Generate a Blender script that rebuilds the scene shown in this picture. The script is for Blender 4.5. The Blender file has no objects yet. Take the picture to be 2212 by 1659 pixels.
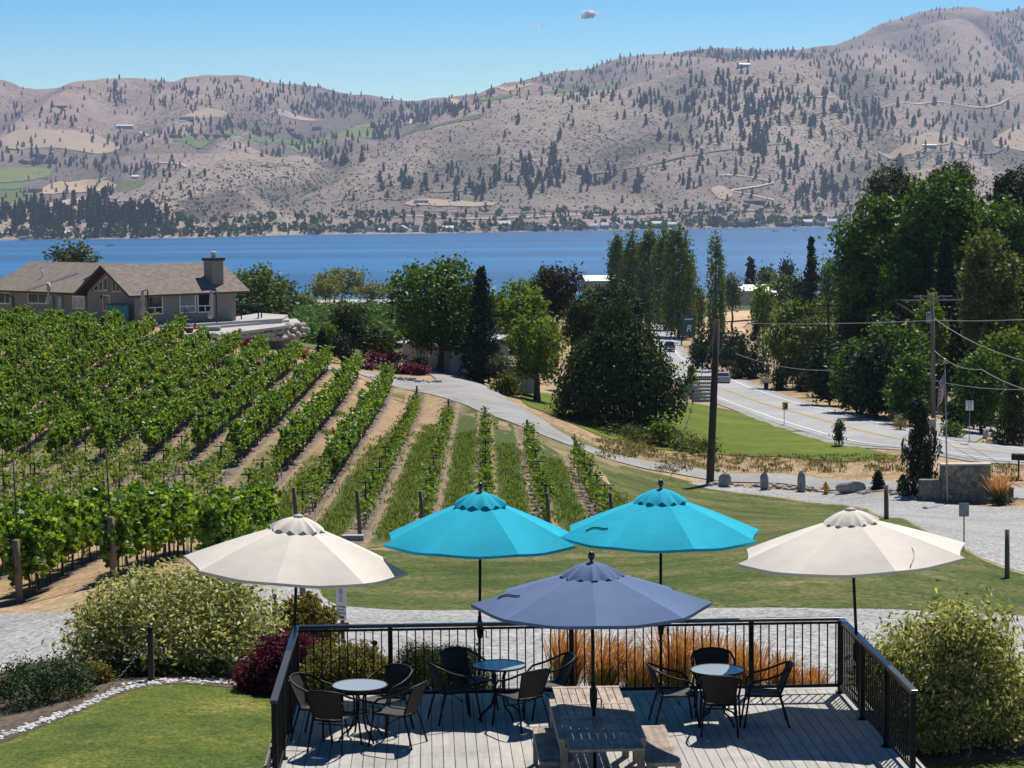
import bpy, bmesh, math, random
import numpy as np
from mathutils import Vector, Matrix
R_ = math.radians
SC = bpy.context.scene
COL = SC.collection
random.seed(7)
NR = np.random.default_rng(11)
# ------------------------------------------------------------------ camera model
F_, CX, CY = 4731.0, 1106.0, 829.5
TH, ROLL = math.atan(382.5 / F_), R_(0.5)
FW = Vector((0, math.cos(TH), -math.sin(TH)))
UP0 = Vector((0, math.sin(TH), math.cos(TH)))
RT = Vector((1, 0, 0)) * math.cos(ROLL) - UP0 * math.sin(ROLL)
UP = Vector((1, 0, 0)) * math.sin(ROLL) + UP0 * math.cos(ROLL)

def ray(u, v):
    d = FW + RT * ((u - CX) / F_) + UP * (-(v - CY) / F_)
    return d / d.y

def W(u, v, Y):
    return ray(u, v) * Y

def proj(p):
    p = Vector(p); w = p.dot(FW)
    return (CX + F_ * p.dot(RT) / w, CY - F_ * p.dot(UP) / w)

cam = bpy.data.cameras.new('camera'); camo = bpy.data.objects.new('camera', cam); COL.objects.link(camo)
camo.matrix_world = Matrix(((RT.x, UP.x, -FW.x, 0), (RT.y, UP.y, -FW.y, 0), (RT.z, UP.z, -FW.z, 0), (0, 0, 0, 1)))
cam.sensor_width = 36; cam.lens = F_ * 36 / 2212.0; cam.clip_start = 0.5; cam.clip_end = 60000
SC.camera = camo

# ------------------------------------------------------------------ light
SUN_EL, SUN_AZ = R_(57), R_(23)          # azimuth from +Y towards +X
sd = Vector((math.sin(SUN_AZ) * math.cos(SUN_EL), math.cos(SUN_AZ) * math.cos(SUN_EL), math.sin(SUN_EL)))
sl = bpy.data.lights.new('sun', 'SUN'); sl.energy = 5.0; sl.angle = R_(0.55); sl.color = (1, 0.95, 0.87)
so = bpy.data.objects.new('sun', sl); COL.objects.link(so)
so.rotation_euler = sd.to_track_quat('Z', 'Y').to_euler()
w = bpy.data.worlds.new('World'); SC.world = w; w.use_nodes = True
nt = w.node_tree; nt.nodes.clear()
sky = nt.nodes.new('ShaderNodeTexSky'); sky.sky_type = 'NISHITA'; sky.sun_disc = False
sky.sun_elevation = SUN_EL; sky.sun_rotation = SUN_AZ; sky.altitude = 300; sky.air_density = 1.0; sky.dust_density = 0.3; sky.ozone_density = 4.0
hs = nt.nodes.new('ShaderNodeHueSaturation'); hs.inputs['Saturation'].default_value = 1.95; hs.inputs['Hue'].default_value = 0.507
bg = nt.nodes.new('ShaderNodeBackground'); bg.inputs['Strength'].default_value = 0.097
wo = nt.nodes.new('ShaderNodeOutputWorld')
# added ramp darkens the upper sky to weaken the fill light in shadows
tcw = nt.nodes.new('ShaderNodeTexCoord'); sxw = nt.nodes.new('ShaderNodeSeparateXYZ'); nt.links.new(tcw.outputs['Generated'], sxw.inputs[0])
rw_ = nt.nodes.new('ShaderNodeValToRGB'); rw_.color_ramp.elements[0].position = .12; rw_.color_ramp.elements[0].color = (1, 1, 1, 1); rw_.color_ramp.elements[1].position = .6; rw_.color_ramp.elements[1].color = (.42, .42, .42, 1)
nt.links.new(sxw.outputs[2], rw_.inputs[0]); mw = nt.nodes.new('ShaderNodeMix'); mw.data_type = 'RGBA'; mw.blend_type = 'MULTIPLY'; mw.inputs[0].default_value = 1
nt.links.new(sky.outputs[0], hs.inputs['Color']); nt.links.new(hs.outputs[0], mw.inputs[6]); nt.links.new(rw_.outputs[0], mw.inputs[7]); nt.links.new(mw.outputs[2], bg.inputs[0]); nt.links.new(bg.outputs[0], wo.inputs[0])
SC.view_settings.view_transform = 'Standard'; SC.view_settings.look = 'None'; SC.view_settings.gamma = 1.0
SC.view_settings.exposure = 0.35
SC.render.engine = 'CYCLES'
SC.cycles.use_denoising = True
SC.cycles.max_bounces = 5; SC.cycles.diffuse_bounces = 2; SC.cycles.glossy_bounces = 2
SC.cycles.transmission_bounces = 3; SC.cycles.transparent_max_bounces = 6; SC.cycles.volume_bounces = 0
SC.cycles.caustics_reflective = False; SC.cycles.caustics_refractive = False

# ------------------------------------------------------------------ materials
MATS = {}
def newmat(name):
    m = bpy.data.materials.new(name); m.use_nodes = True
    n = m.node_tree; n.nodes.clear()
    out = n.nodes.new('ShaderNodeOutputMaterial')
    return m, n, out

def N(n, t, **kw):
    x = n.nodes.new(t)
    for k, v in kw.items():
        if k in x.inputs.keys(): x.inputs[k].default_value = v
        else: setattr(x, k, v)
    return x

def c4(c): return (c[0], c[1], c[2], 1)

def ramp(n, stops, fac, interp='LINEAR'):
    r = n.nodes.new('ShaderNodeValToRGB'); r.color_ramp.interpolation = interp
    e = r.color_ramp.elements
    while len(e) < len(stops): e.new(0.5)
    for i, (p, c) in enumerate(stops):
        e[i].position = p; e[i].color = c4(c) if not isinstance(c, (int, float)) else (c, c, c, 1)
    n.links.new(fac, r.inputs[0])
    return r.outputs[0]

def noise(n, scale, detail=4, rough=.6, vec=None, dist=0):
    x = N(n, 'ShaderNodeTexNoise', Scale=scale, Detail=detail, Roughness=rough, Distortion=dist)
    if vec is not None: n.links.new(vec, x.inputs['Vector'])
    return x.outputs['Fac']

def mix(n, f, a, b, mode='MIX'):
    x = n.nodes.new('ShaderNodeMix'); x.data_type = 'RGBA'; x.blend_type = mode; x.clamp_factor = True
    for s, v in ((0, f), (6, a), (7, b)):
        if hasattr(v, 'links'): n.links.new(v, x.inputs[s])
        elif s == 0: x.inputs[0].default_value = v
        else: x.inputs[s].default_value = c4(v)
    return x.outputs[2]

def math_(n, op, a, b=None, c=None):
    x = n.nodes.new('ShaderNodeMath'); x.operation = op
    for i, v in enumerate((a, b, c)):
        if v is None: continue
        if hasattr(v, 'links'): n.links.new(v, x.inputs[i])
        else: x.inputs[i].default_value = v
    return x.outputs[0]

def objco(n, scale=(1, 1, 1)):
    t = n.nodes.new('ShaderNodeTexCoord')
    if scale == (1, 1, 1): return t.outputs['Object']
    m = n.nodes.new('ShaderNodeMapping'); m.inputs['Scale'].default_value = scale
    n.links.new(t.outputs['Object'], m.inputs['Vector']); return m.outputs[0]

def pbsdf(n, out, col, rough=.8, bump=None, bstr=.3, bdist=.05, metal=0, spec=.4):
    b = N(n, 'ShaderNodeBsdfPrincipled', Roughness=rough, Metallic=metal)
    b.inputs['Specular IOR Level'].default_value = spec
    if hasattr(col, 'links'): n.links.new(col, b.inputs['Base Color'])
    else: b.inputs['Base Color'].default_value = c4(col)
    if bump is not None:
        bp = N(n, 'ShaderNodeBump', Strength=bstr, Distance=bdist); n.links.new(bump, bp.inputs['Height']); n.links.new(bp.outputs[0], b.inputs['Normal'])
    n.links.new(b.outputs[0], out.inputs['Surface'])
    return b

def M(name, col, rough=.75, var=.18, scale=6, bump=0, bscale=None, metal=0, spec=.4, stretch=(1, 1, 1)):
    """plain material with noise variation of its own colour"""
    if name in MATS: return MATS[name]
    m, n, out = newmat(name); co = objco(n, stretch)
    f = noise(n, scale, 5, .65, co)
    lo = tuple(c * (1 - var) for c in col); hi = tuple(min(1, c * (1 + var)) for c in col)
    cc = ramp(n, [(.3, lo), (.7, hi)], f)
    pbsdf(n, out, cc, rough, noise(n, bscale or scale * 4, 4, .6, co) if bump else None, bump, .02, metal, spec)
    MATS[name] = m; return m

def leafmat(name, cols, transl=.3, rough=.45, spec=.35, tcol=None):
    """leaf: every leaf its own tone; lets some light through"""
    if name in MATS: return MATS[name]
    m, n, out = newmat(name)
    g = n.nodes.new('ShaderNodeNewGeometry')
    st = [(i / (len(cols) - 1) * .9 + .05, c) for i, c in enumerate(cols)]
    cc = ramp(n, st, g.outputs['Random Per Island'])
    b = N(n, 'ShaderNodeBsdfPrincipled', Roughness=rough); b.inputs['Specular IOR Level'].default_value = spec
    n.links.new(cc, b.inputs['Base Color'])
    t = n.nodes.new('ShaderNodeBsdfTranslucent')
    tc = mix(n, 1.0, cc, tcol or (1.5, 1.45, .55), 'MULTIPLY')
    n.links.new(tc, t.inputs['Color'])
    mx = n.nodes.new('ShaderNodeMixShader'); mx.inputs[0].default_value = transl
    n.links.new(b.outputs[0], mx.inputs[1]); n.links.new(t.outputs[0], mx.inputs[2]); n.links.new(mx.outputs[0], out.inputs['Surface'])
    MATS[name] = m; return m

# ------------------------------------------------------------------ mesh builder
class MB:
    def __init__(s): s.v = []; s.f = []; s.mi = []; s.sm = []
    def add(s, vs, fs, mi=0, smooth=False):
        b = len(s.v); s.v += [tuple(p) for p in vs]
        for f in fs: s.f.append(tuple(b + i for i in f)); s.mi.append(mi); s.sm.append(smooth)
        return s
    def box(s, c, d, rz=0, mi=0, bev=0, rx=0, ry=0):
        hx, hy, hz = d[0] / 2, d[1] / 2, d[2] / 2
        m = Matrix.Translation(c) @ Matrix.Rotation(rz, 4, 'Z') @ Matrix.Rotation(ry, 4, 'Y') @ Matrix.Rotation(rx, 4, 'X')
        if bev <= 0:
            vs = [m @ Vector((x * hx, y * hy, z * hz)) for x in (-1, 1) for y in (-1, 1) for z in (-1, 1)]
            s.add(vs, [(0, 1, 3, 2), (4, 6, 7, 5), (0, 4, 5, 1), (2, 3, 7, 6), (0, 2, 6, 4), (1, 5, 7, 3)], mi)
        else:
            bm = bmesh.new(); bmesh.ops.create_cube(bm, size=1)
            for q in bm.verts: q.co = Vector((q.co.x * d[0], q.co.y * d[1], q.co.z * d[2]))
            bmesh.ops.bevel(bm, geom=bm.edges[:], offset=bev, segments=2, affect='EDGES', profile=.5)
            bm.verts.index_update()
            s.add([m @ q.co for q in bm.verts], [[q.index for q in f.verts] for f in bm.faces], mi); bm.free()
        return s
    def beam(s, a, b, wd, ht, mi=0, up=(0, 0, 1)):
        a, b = Vector(a), Vector(b); d = (b - a).normalized(); u = Vector(up)
        if abs(d.dot(u)) > .95: u = Vector((0, 1, 0))
        x = d.cross(u).normalized(); y = x.cross(d)
        vs = [p + x * (i * wd / 2) + y * (j * ht / 2) for p in (a, b) for i, j in ((-1, -1), (1, -1), (1, 1), (-1, 1))]
        return s.add(vs, [(0, 3, 2, 1), (4, 5, 6, 7), (0, 1, 5, 4), (1, 2, 6, 5), (2, 3, 7, 6), (3, 0, 4, 7)], mi)
    def tube(s, pts, r, n=8, mi=0, cap=True, smooth=True, closed=False):
        pts = [Vector(p) for p in pts]; k = len(pts)
        rs = r if isinstance(r, (list, tuple)) else [r] * k
        vs = []; fs = []; px = None
        for i, p in enumerate(pts):
            if closed: d = (pts[(i + 1) % k] - pts[i - 1]).normalized()
            else: d = (pts[min(i + 1, k - 1)] - pts[max(i - 1, 0)]).normalized()
            if px is None:
                px = d.cross(Vector((0, 0, 1)) if abs(d.z) < .9 else Vector((1, 0, 0))).normalized()
            else: px = (px - d * px.dot(d)).normalized()
            py = d.cross(px)
            for j in range(n):
                t = 2 * math.pi * j / n; vs.append(p + (px * math.cos(t) + py * math.sin(t)) * rs[i])
        m = k if closed else k - 1
        for i in range(m):
            for j in range(n):
                a, b = i * n + j, i * n + (j + 1) % n; i2 = (i + 1) % k
                fs.append((a, b, i2 * n + (j + 1) % n, i2 * n + j))
        if cap and not closed: fs.append(tuple(range(n - 1, -1, -1))); fs.append(tuple((k - 1) * n + j for j in range(n)))
        return s.add(vs, fs, mi, smooth)
    def lathe(s, prof, c=(0, 0, 0), n=16, mi=0, smooth=True):
        vs = []; fs = []; k = len(prof)
        for r, z in prof:
            for j in range(n):
                t = 2 * math.pi * j / n; vs.append((c[0] + r * math.cos(t), c[1] + r * math.sin(t), c[2] + z))
        for i in range(k - 1):
            for j in range(n):
                a, b = i * n + j, i * n + (j + 1) % n
                fs.append((a, b, b + n, a + n))
        fs.append(tuple(range(n - 1, -1, -1))); fs.append(tuple((k - 1) * n + j for j in range(n)))
        return s.add(vs, fs, mi, smooth)
    def prism(s, poly, z0, z1, mi=0):
        n = len(poly); vs = [(p[0], p[1], z0) for p in poly] + [(p[0], p[1], z1) for p in poly]
        fs = [tuple(range(n - 1, -1, -1)), tuple(range(n, 2 * n))] + [(i, (i + 1) % n, n + (i + 1) % n, n + i) for i in range(n)]
        return s.add(vs, fs, mi)
    def slab(s, quad, t, mi=0, mi_side=None):
        """a thick sheet: quad is a list of points, thickened by t along minus its normal"""
        q = [Vector(p) for p in quad]; nrm = (q[1] - q[0]).cross(q[2] - q[0]).normalized()
        if nrm.z < 0: q.reverse(); nrm = -nrm
        n = len(q); vs = q + [p - nrm * t for p in q]
        s.add(vs, [tuple(range(n))], mi)
        b = len(s.v) - 2 * n; ms = mi if mi_side is None else mi_side
        for f in [tuple(range(2 * n - 1, n - 1, -1))] + [(i, n + i, n + (i + 1) % n, (i + 1) % n) for i in range(n)]:
            s.f.append(tuple(b + i for i in f)); s.mi.append(ms); s.sm.append(False)
        return s
    def rock(s, c, r, mi=0, rng=random, sub=2):
        bm = bmesh.new(); bmesh.ops.create_icosphere(bm, subdivisions=sub, radius=1)
        ks = [(Vector((rng.gauss(0, 1), rng.gauss(0, 1), rng.gauss(0, 1))).normalized(), rng.uniform(.55, .9)) for _ in range(9)]
        for q in bm.verts:
            for k, d in ks:
                t = q.co.dot(k)
                if t > d: q.co -= k * (t - d)
        rz = rng.uniform(0, 6.28); bm.verts.index_update(); m = Matrix.Rotation(rz, 3, 'Z')
        vs = []
        for q in bm.verts:
            p = m @ q.co; vs.append((c[0] + p.x * r[0], c[1] + p.y * r[1], c[2] + p.z * r[2]))
        s.add(vs, [[q.index for q in f.verts] for f in bm.faces], mi); bm.free(); return s
    def mesh(s, name, mats):
        me = bpy.data.meshes.new(name); me.from_pydata(s.v, [], s.f)
        for m in (mats if isinstance(mats, (list, tuple)) else [mats]): me.materials.append(m)
        me.polygons.foreach_set('material_index', s.mi); me.polygons.foreach_set('use_smooth', s.sm); me.update()
        return me
    def build(s, name, mats, parent=None, loc=None, rz=0):
        return link(name, s.mesh(name, mats), parent, loc, rz)

def link(name, me, parent=None, loc=None, rz=0):
    o = bpy.data.objects.new(name, me); COL.objects.link(o)
    if parent is not None: o.parent = parent
    if loc is not None: o.location = loc
    o.rotation_euler.z = rz
    return o

def tag(o, label=None, cat=None, group=None, kind=None):
    if label: o['label'] = label
    if cat: o['category'] = cat
    if group: o['group'] = group
    if kind: o['kind'] = kind
    return o

def thing(name, label, cat, loc=(0, 0, 0), rz=0, group=None):
    o = bpy.data.objects.new(name, None); COL.objects.link(o); o.empty_display_size = .2
    o.location = loc; o.rotation_euler.z = rz
    return tag(o, label, cat, group)

def struct(o): o['kind'] = 'structure'; return o

def dup(root, loc, rz=None, label=None, group=None, scale=None):
    def cp(o, par):
        c = o.copy(); COL.objects.link(c)
        if par is not None: c.parent = par
        for ch in o.children: cp(ch, c)
        return c
    r = cp(root, None); r.location = loc
    if rz is not None: r.rotation_euler.z = rz
    if scale is not None: r.scale = scale if not isinstance(scale, (int, float)) else (scale,) * 3
    if label: r['label'] = label
    if group: r['group'] = group
    return r

def text_mesh(body, size, mat, extrude=.0, align='CENTER', shear=0):
    cu = bpy.data.curves.new('lettering', 'FONT'); cu.body = body; cu.size = size; cu.extrude = extrude; cu.align_x = align; cu.align_y = 'CENTER'; cu.shear = shear
    o = bpy.data.objects.new('lettering', cu); COL.objects.link(o)
    dg = bpy.context.evaluated_depsgraph_get(); dg.update()
    me = bpy.data.meshes.new_from_object(o.evaluated_get(dg)); me.materials.clear(); me.materials.append(mat)
    bpy.data.objects.remove(o); bpy.data.curves.remove(cu)
    return me

# ------------------------------------------------------------------ leaves
def leaf_arrays(P, S, Nrm, rng, aspect=.6, bias=.6, tdir=None, tb=0.0):
    n = len(P)
    nv = rng.normal(size=(n, 3)); nv /= np.linalg.norm(nv, axis=1)[:, None]
    nv = nv + bias * Nrm; nv /= np.linalg.norm(nv, axis=1)[:, None] + 1e-9
    t = rng.normal(size=(n, 3))
    if tdir is not None: t = t * (1 - tb) + tdir * tb * 2
    t -= nv * (t * nv).sum(1)[:, None]; t /= np.linalg.norm(t, axis=1)[:, None] + 1e-9
    b = np.cross(nv, t); S = S[:, None]
    V = np.empty((n, 4, 3)); V[:, 0] = P - t * S * .5; V[:, 1] = P + b * S * aspect * .5 + t * S * .08
    V[:, 2] = P + t * S * .5 - nv * S * .12; V[:, 3] = P - b * S * aspect * .5 + t * S * .08
    return V.reshape(-1, 3)

def quads_mesh(name, V, mat):
    n = len(V) // 4; me = bpy.data.meshes.new(name)
    me.vertices.add(4 * n); me.vertices.foreach_set('co', V.astype(np.float32).ravel())
    me.loops.add(4 * n); me.loops.foreach_set('vertex_index', np.arange(4 * n, dtype=np.int32))
    me.polygons.add(n); me.polygons.foreach_set('loop_start', np.arange(0, 4 * n, 4, dtype=np.int32))
    me.materials.append(mat); me.update(calc_edges=True); return me

def unit(rng, n):
    d = rng.normal(size=(n, 3)); return d / np.linalg.norm(d, axis=1)[:, None]

def s_lobes(rng, lobes, ncl, per, sig, inner=.25, zmin=-9, flat=1.0):
    L = np.array(lobes, float); a = (L[:, 3] * L[:, 4] + L[:, 3] * L[:, 5] + L[:, 4] * L[:, 5]); a /= a.sum()
    i = rng.choice(len(L), ncl, p=a); d = unit(rng, ncl); r = 1 - inner * rng.random(ncl) ** 1.5 + rng.normal(size=ncl) * .05
    c = L[i, :3] + d * r[:, None] * L[i, 3:6]; nn = d / L[i, 3:6]; nn /= np.linalg.norm(nn, axis=1)[:, None]
    sz = rng.uniform(.6, 1.4, ncl)
    P = np.repeat(c, per, 0) + rng.normal(size=(ncl * per, 3)) * np.repeat(sz, per)[:, None] * sig * np.array((1, 1, flat))
    Nn = np.repeat(nn, per, 0); k = P[:, 2] > zmin
    return P[k], Nn[k]

def s_conifer(rng, h, w, nb, per, droop=.25, p=.9, base=.06, sig=.12, whorl=0):
    t = base + (1 - base) * rng.random(nb) ** 1.25
    if whorl: t = (np.floor(t * whorl) + rng.normal(size=nb) * .12 + .5) / whorl
    t = np.clip(t, base, .995)
    rad = w / 2 * ((1 - t) ** p) * rng.uniform(.65, 1.12, nb) + .05 * w * (1 - t) + .02; az = rng.random(nb) * 6.2832
    q = rng.random((nb, per)) ** .6
    x = rad[:, None] * q * np.cos(az)[:, None]; y = rad[:, None] * q * np.sin(az)[:, None]
    z = h * t[:, None] - droop * rad[:, None] * q ** 1.3
    P = np.stack([x, y, z], 2).reshape(-1, 3) + rng.normal(size=(nb * per, 3)) * sig
    o = np.stack([np.cos(az), np.sin(az), np.full(nb, .6)], 1); o = np.repeat(o, per, 0)
    return P, o / np.linalg.norm(o, axis=1)[:, None]

def s_column(rng, h, w, ncl, per, sig, base=.05, top=.6):
    t = base + (1 - base) * rng.random(ncl); prof = np.minimum(1, ((1 - t) / (1 - top)) ** .6) * np.minimum(1, .45 + t * 3)
    az = rng.random(ncl) * 6.2832; r = w / 2 * prof * (1 - .45 * rng.random(ncl) ** 2)
    lump = 1 + .18 * np.sin(az * 3 + t * 9) + .1 * np.sin(az * 5 - t * 17)
    c = np.stack([r * lump * np.cos(az), r * lump * np.sin(az), h * t], 1)
    P = np.repeat(c, per, 0) + rng.normal(size=(ncl * per, 3)) * np.array((sig, sig, sig * 2.6))
    o = np.stack([np.cos(az), np.sin(az), np.full(ncl, .35)], 1)
    return P, np.repeat(o / np.linalg.norm(o, axis=1)[:, None], per, 0)
# ------------------------------------------------------------------ terrain fitted to what the photo shows
LAKE = -43.0
CP = [(0,1659,30),(565,1659,30),(2212,1640,31),(318,1475,37),(540,1482,37.5),(0,1440,44),(0,1320,56),(42,1305,58),(1300,1310,54),(2212,1322,54),
 (1106,1420,43),(2212,1420,43),(765,1155,86),(487,1145,86),(1178,1160,86),(1322,1160,86),(245,1255,58),(1050,941,139),(1250,1010,122),(1140,970,130),(965,920,150),
 (885,893,160),(840,845,171),(770,810,171),(662,808,168),(595,798,170),(518,782,171),(321,985,115),(519,990,112),(0,955,124),(330,699,192),(100,705,198),(0,712,200),
 (2175,1250,64),(1916,1118,92),(1400,1180,80),(2083,1186,72),(1784,1068,140),(1533,1048,142),(2085,1088,131),(2212,1092,128),(1600,1031,147),
 (1400,1000,150),(1300,985,146),(1200,945,148),(1100,890,156),(1000,837,172),(940,812,182),(700,790,188),(1400,1060,125),(1700,1000,152),(1900,1005,150),
 (1350,935,163),(1500,890,190),(1600,930,178),(1470,865,208),(1260,905,167),(1420,915,166),(1180,880,180),(1100,850,190),(960,803,205),
 (1720,893,200),(1767,906,190),(1857,931,176),(1961,953,165),(2212,986,154),(1554,839,275),(1477,799,345),(1423,764,400),(1410,715,500),(1380,695,560),
 (1900,880,215),(1800,850,255),(2212,950,178),(2212,925,230),(1650,800,320),(700,752,350),(640,722,380),(740,662,650),(850,702,450),(1100,700,400),(1250,720,360),
 (300,756,172),(200,735,175),(100,724,177),(0,722,179),(380,766,172),(446,776,172),(1560,700,552),(1650,690,560),(1000,690,480)]
ZP = [(-20,12,-7.2),(0,12,-7.2),(20,12,-7.2),(0,24,-7.6),(0,32,-7.75),(-6,33,-7.8),(8,34,-8.0),(-42,240,-13),(-22,216,-13.2),(-60,200,-10.4),(-60,130,-12.8),(-60,90,-12.2),(-50,50,-9.6),(40,50,-9.8),
 (60,100,-13.5),(-60,330,-19),(-120,500,-28),(60,300,-25),(130,400,-27),(-30,28,-7.6),(30,28,-7.6),
 (-330,1000,-43.5),(0,1000,-43.5),(330,1000,-43.5),(-330,1250,-50),(0,1250,-50),(330,1250,-50),(-230,780,-36),(0,760,-35),(230,780,-36),(150,560,-31),(-150,600,-31)]
pts = [tuple(W(*c)) for c in CP] + ZP
pa = np.array(pts)
KA = 5.0
def _feat(X, Y): return np.stack([KA * X / Y, np.log(Y)], -1)
FP = _feat(pa[:, 0], pa[:, 1])
def _tps(r2): return np.where(r2 > 1e-12, .5 * r2 * np.log(np.maximum(r2, 1e-12)), 0)
_n = len(FP); _d = ((FP[:, None] - FP[None]) ** 2).sum(-1)
_A = np.zeros((_n + 3, _n + 3)); _A[:_n, :_n] = _tps(_d) + np.eye(_n) * .004
_A[:_n, _n] = 1; _A[:_n, _n + 1:] = FP; _A[_n, :_n] = 1; _A[_n + 1:, :_n] = FP.T
# fit the slope z/Y (an angle), which keeps far and near errors alike in the picture
_w = np.linalg.solve(_A, np.concatenate([pa[:, 2] / pa[:, 1], np.zeros(3)]))
AG = np.unique(np.round(np.concatenate([np.arange(-1.3, -.3, .05), np.arange(-.30, .3001, .0035), np.arange(.3, 1.31, .05)]), 5))
LG = np.arange(math.log(11), math.log(1250), .0125)
_aa, _ll = np.meshgrid(AG, LG); _ac = np.clip(_aa, -.33, .33)
_q = np.stack([KA * _ac.ravel(), _ll.ravel()], -1)
_z = np.zeros(len(_q))
for i0 in range(0, len(_q), 20000):
    qq = _q[i0:i0 + 20000]; _z[i0:i0 + 20000] = _tps(((qq[:, None] - FP[None]) ** 2).sum(-1)) @ _w[:_n] + _w[_n] + qq @ _w[_n + 1:]
TZ = (_z.reshape(_aa.shape)) * np.exp(_ll)

def TV(X, Y):
    X = np.asarray(X, float); Y = np.asarray(Y, float)
    ia = np.interp(X / Y, AG, np.arange(len(AG))); il = np.clip((np.log(Y) - LG[0]) / .0125, 0, len(LG) - 1.001)
    i0 = np.minimum(ia.astype(int), len(AG) - 2); l0 = il.astype(int); fa = ia - i0; fl = il - l0
    return (TZ[l0, i0] * (1 - fa) + TZ[l0, i0 + 1] * fa) * (1 - fl) + (TZ[l0 + 1, i0] * (1 - fa) + TZ[l0 + 1, i0 + 1] * fa) * fl
def T(x, y): return float(TV(x, y))
_YS = np.exp(np.arange(math.log(12), math.log(1245), .002))
def G(u, v):
    """where the ray through a photo point meets the ground"""
    d = ray(u, v); z = d.z * _YS; t = TV(np.full_like(_YS, d.x) * _YS, _YS)
    k = np.argmax(z <= t)
    if not (z <= t).any(): k = len(_YS) - 1
    if k > 0:
        g0, g1 = z[k - 1] - t[k - 1], z[k] - t[k]; f = g0 / (g0 - g1) if g0 != g1 else 0
        Y = _YS[k - 1] + (_YS[k] - _YS[k - 1]) * min(1, max(0, f))
    else: Y = _YS[0]
    return Vector((d.x * Y, Y, T(d.x * Y, Y)))

def grid_mesh(name, X, Y, Z, mat):
    r, c = X.shape; me = bpy.data.meshes.new(name); V = np.stack([X, Y, Z], -1).reshape(-1, 3)
    i = np.arange(r * c).reshape(r, c); Fq = np.stack([i[:-1, :-1], i[:-1, 1:], i[1:, 1:], i[1:, :-1]], -1).reshape(-1, 4); n = len(Fq)
    me.vertices.add(len(V)); me.vertices.foreach_set('co', V.astype(np.float32).ravel())
    me.loops.add(4 * n); me.loops.foreach_set('vertex_index', Fq.astype(np.int32).ravel())
    me.polygons.add(n); me.polygons.foreach_set('loop_start', np.arange(0, 4 * n, 4, dtype=np.int32))
    me.materials.append(mat); me.update(calc_edges=True); me.polygons.foreach_set('use_smooth', [True] * n); return me

def smooth_poly(p, it=2):
    for _ in range(it):
        q = []
        for i in range(len(p)):
            a, b = Vector(p[i]), Vector(p[(i + 1) % len(p)]); q += [a * .75 + b * .25, a * .25 + b * .75]
        p = q
    return p

def drape(poly, off, ystep=.02, astep=.008, tf=None):
    tf = tf or TV
    bm = bmesh.new(); vs = [bm.verts.new((p[0], p[1], 0)) for p in poly]
    es = [bm.edges.new((vs[i], vs[(i + 1) % len(vs)])) for i in range(len(vs))]
    bmesh.ops.triangle_fill(bm, use_beauty=True, use_dissolve=False, edges=es)
    ys = [p[1] for p in poly]; az = [p[0] / p[1] for p in poly]
    y = min(ys) * (1 + ystep)
    def cut(co, no): bmesh.ops.bisect_plane(bm, geom=bm.verts[:] + bm.edges[:] + bm.faces[:], plane_co=co, plane_no=no, dist=1e-5)
    while y < max(ys): cut((0, y, 0), (0, 1, 0)); y *= 1 + ystep
    a = math.ceil(min(az) / astep) * astep
    while a < max(az): cut((0, 0, 0), Vector((1, -a, 0)).normalized()); a += astep
    X = np.array([q.co.x for q in bm.verts]); Y = np.array([q.co.y for q in bm.verts]); Z = tf(X, Y) + off * (np.maximum(1, Y / 160) if tf is TV else 1)
    for q, z in zip(bm.verts, Z): q.co.z = z
    for f in bm.faces:
        f.smooth = True
        if f.normal.z < 0: f.normal_flip()
    bm.normal_update()
    for f in bm.faces:
        if f.normal.z < 0: f.normal_flip()
    return bm

def sheet(name, poly, mat, off=.03, pix=True, sm=1, ystep=.02, astep=.008):
    P = [G(*p) if pix else Vector((p[0], p[1], 0)) for p in poly]
    P = [Vector((p.x, p.y, 0)) for p in P]
    if sm: P = smooth_poly(P, sm)
    bm = drape(P, off, ystep, astep); me = bpy.data.meshes.new(name); bm.to_mesh(me); bm.free(); me.materials.append(mat)
    return struct(link(name, me))

def ribbon(name, line, width, mat, off=.05, tf=None, n=8, kind=True, wd=None):
    """strip of the given width along a ground line (list of XY); cross-section lies on the terrain"""
    tf = tf or TV
    p = [Vector((q[0], q[1])) for q in line]; out = []
    for i in range(len(p) - 1):
        for k in range(n):
            t = k / n; p0 = p[max(i - 1, 0)]; p1 = p[i]; p2 = p[i + 1]; p3 = p[min(i + 2, len(p) - 1)]
            out.append(.5 * ((2 * p1) + (-p0 + p2) * t + (2 * p0 - 5 * p1 + 4 * p2 - p3) * t * t + (-p0 + 3 * p1 - 3 * p2 + p3) * t ** 3))
    out.append(p[-1]); V = []; Fc = []; m = 5
    for i, q in enumerate(out):
        d = (out[min(i + 1, len(out) - 1)] - out[max(i - 1, 0)]).normalized(); nn = Vector((d.y, -d.x))
        for j in range(m):
            s = q + nn * width * (j / (m - 1) - .5); V.append((s.x, s.y, float(tf(s.x, s.y)) + off * (max(1, s.y / 160) if tf is TV else 1)))
    for i in range(len(out) - 1):
        for j in range(m - 1): Fc.append((i * m + j, i * m + j + 1, (i + 1) * m + j + 1, (i + 1) * m + j))
    mb = MB(); mb.add(V, Fc, 0, True); o = mb.build(name, mat)
    if o.data.polygons[0].normal.z < 0: o.data.flip_normals()
    return struct(o), out

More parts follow.
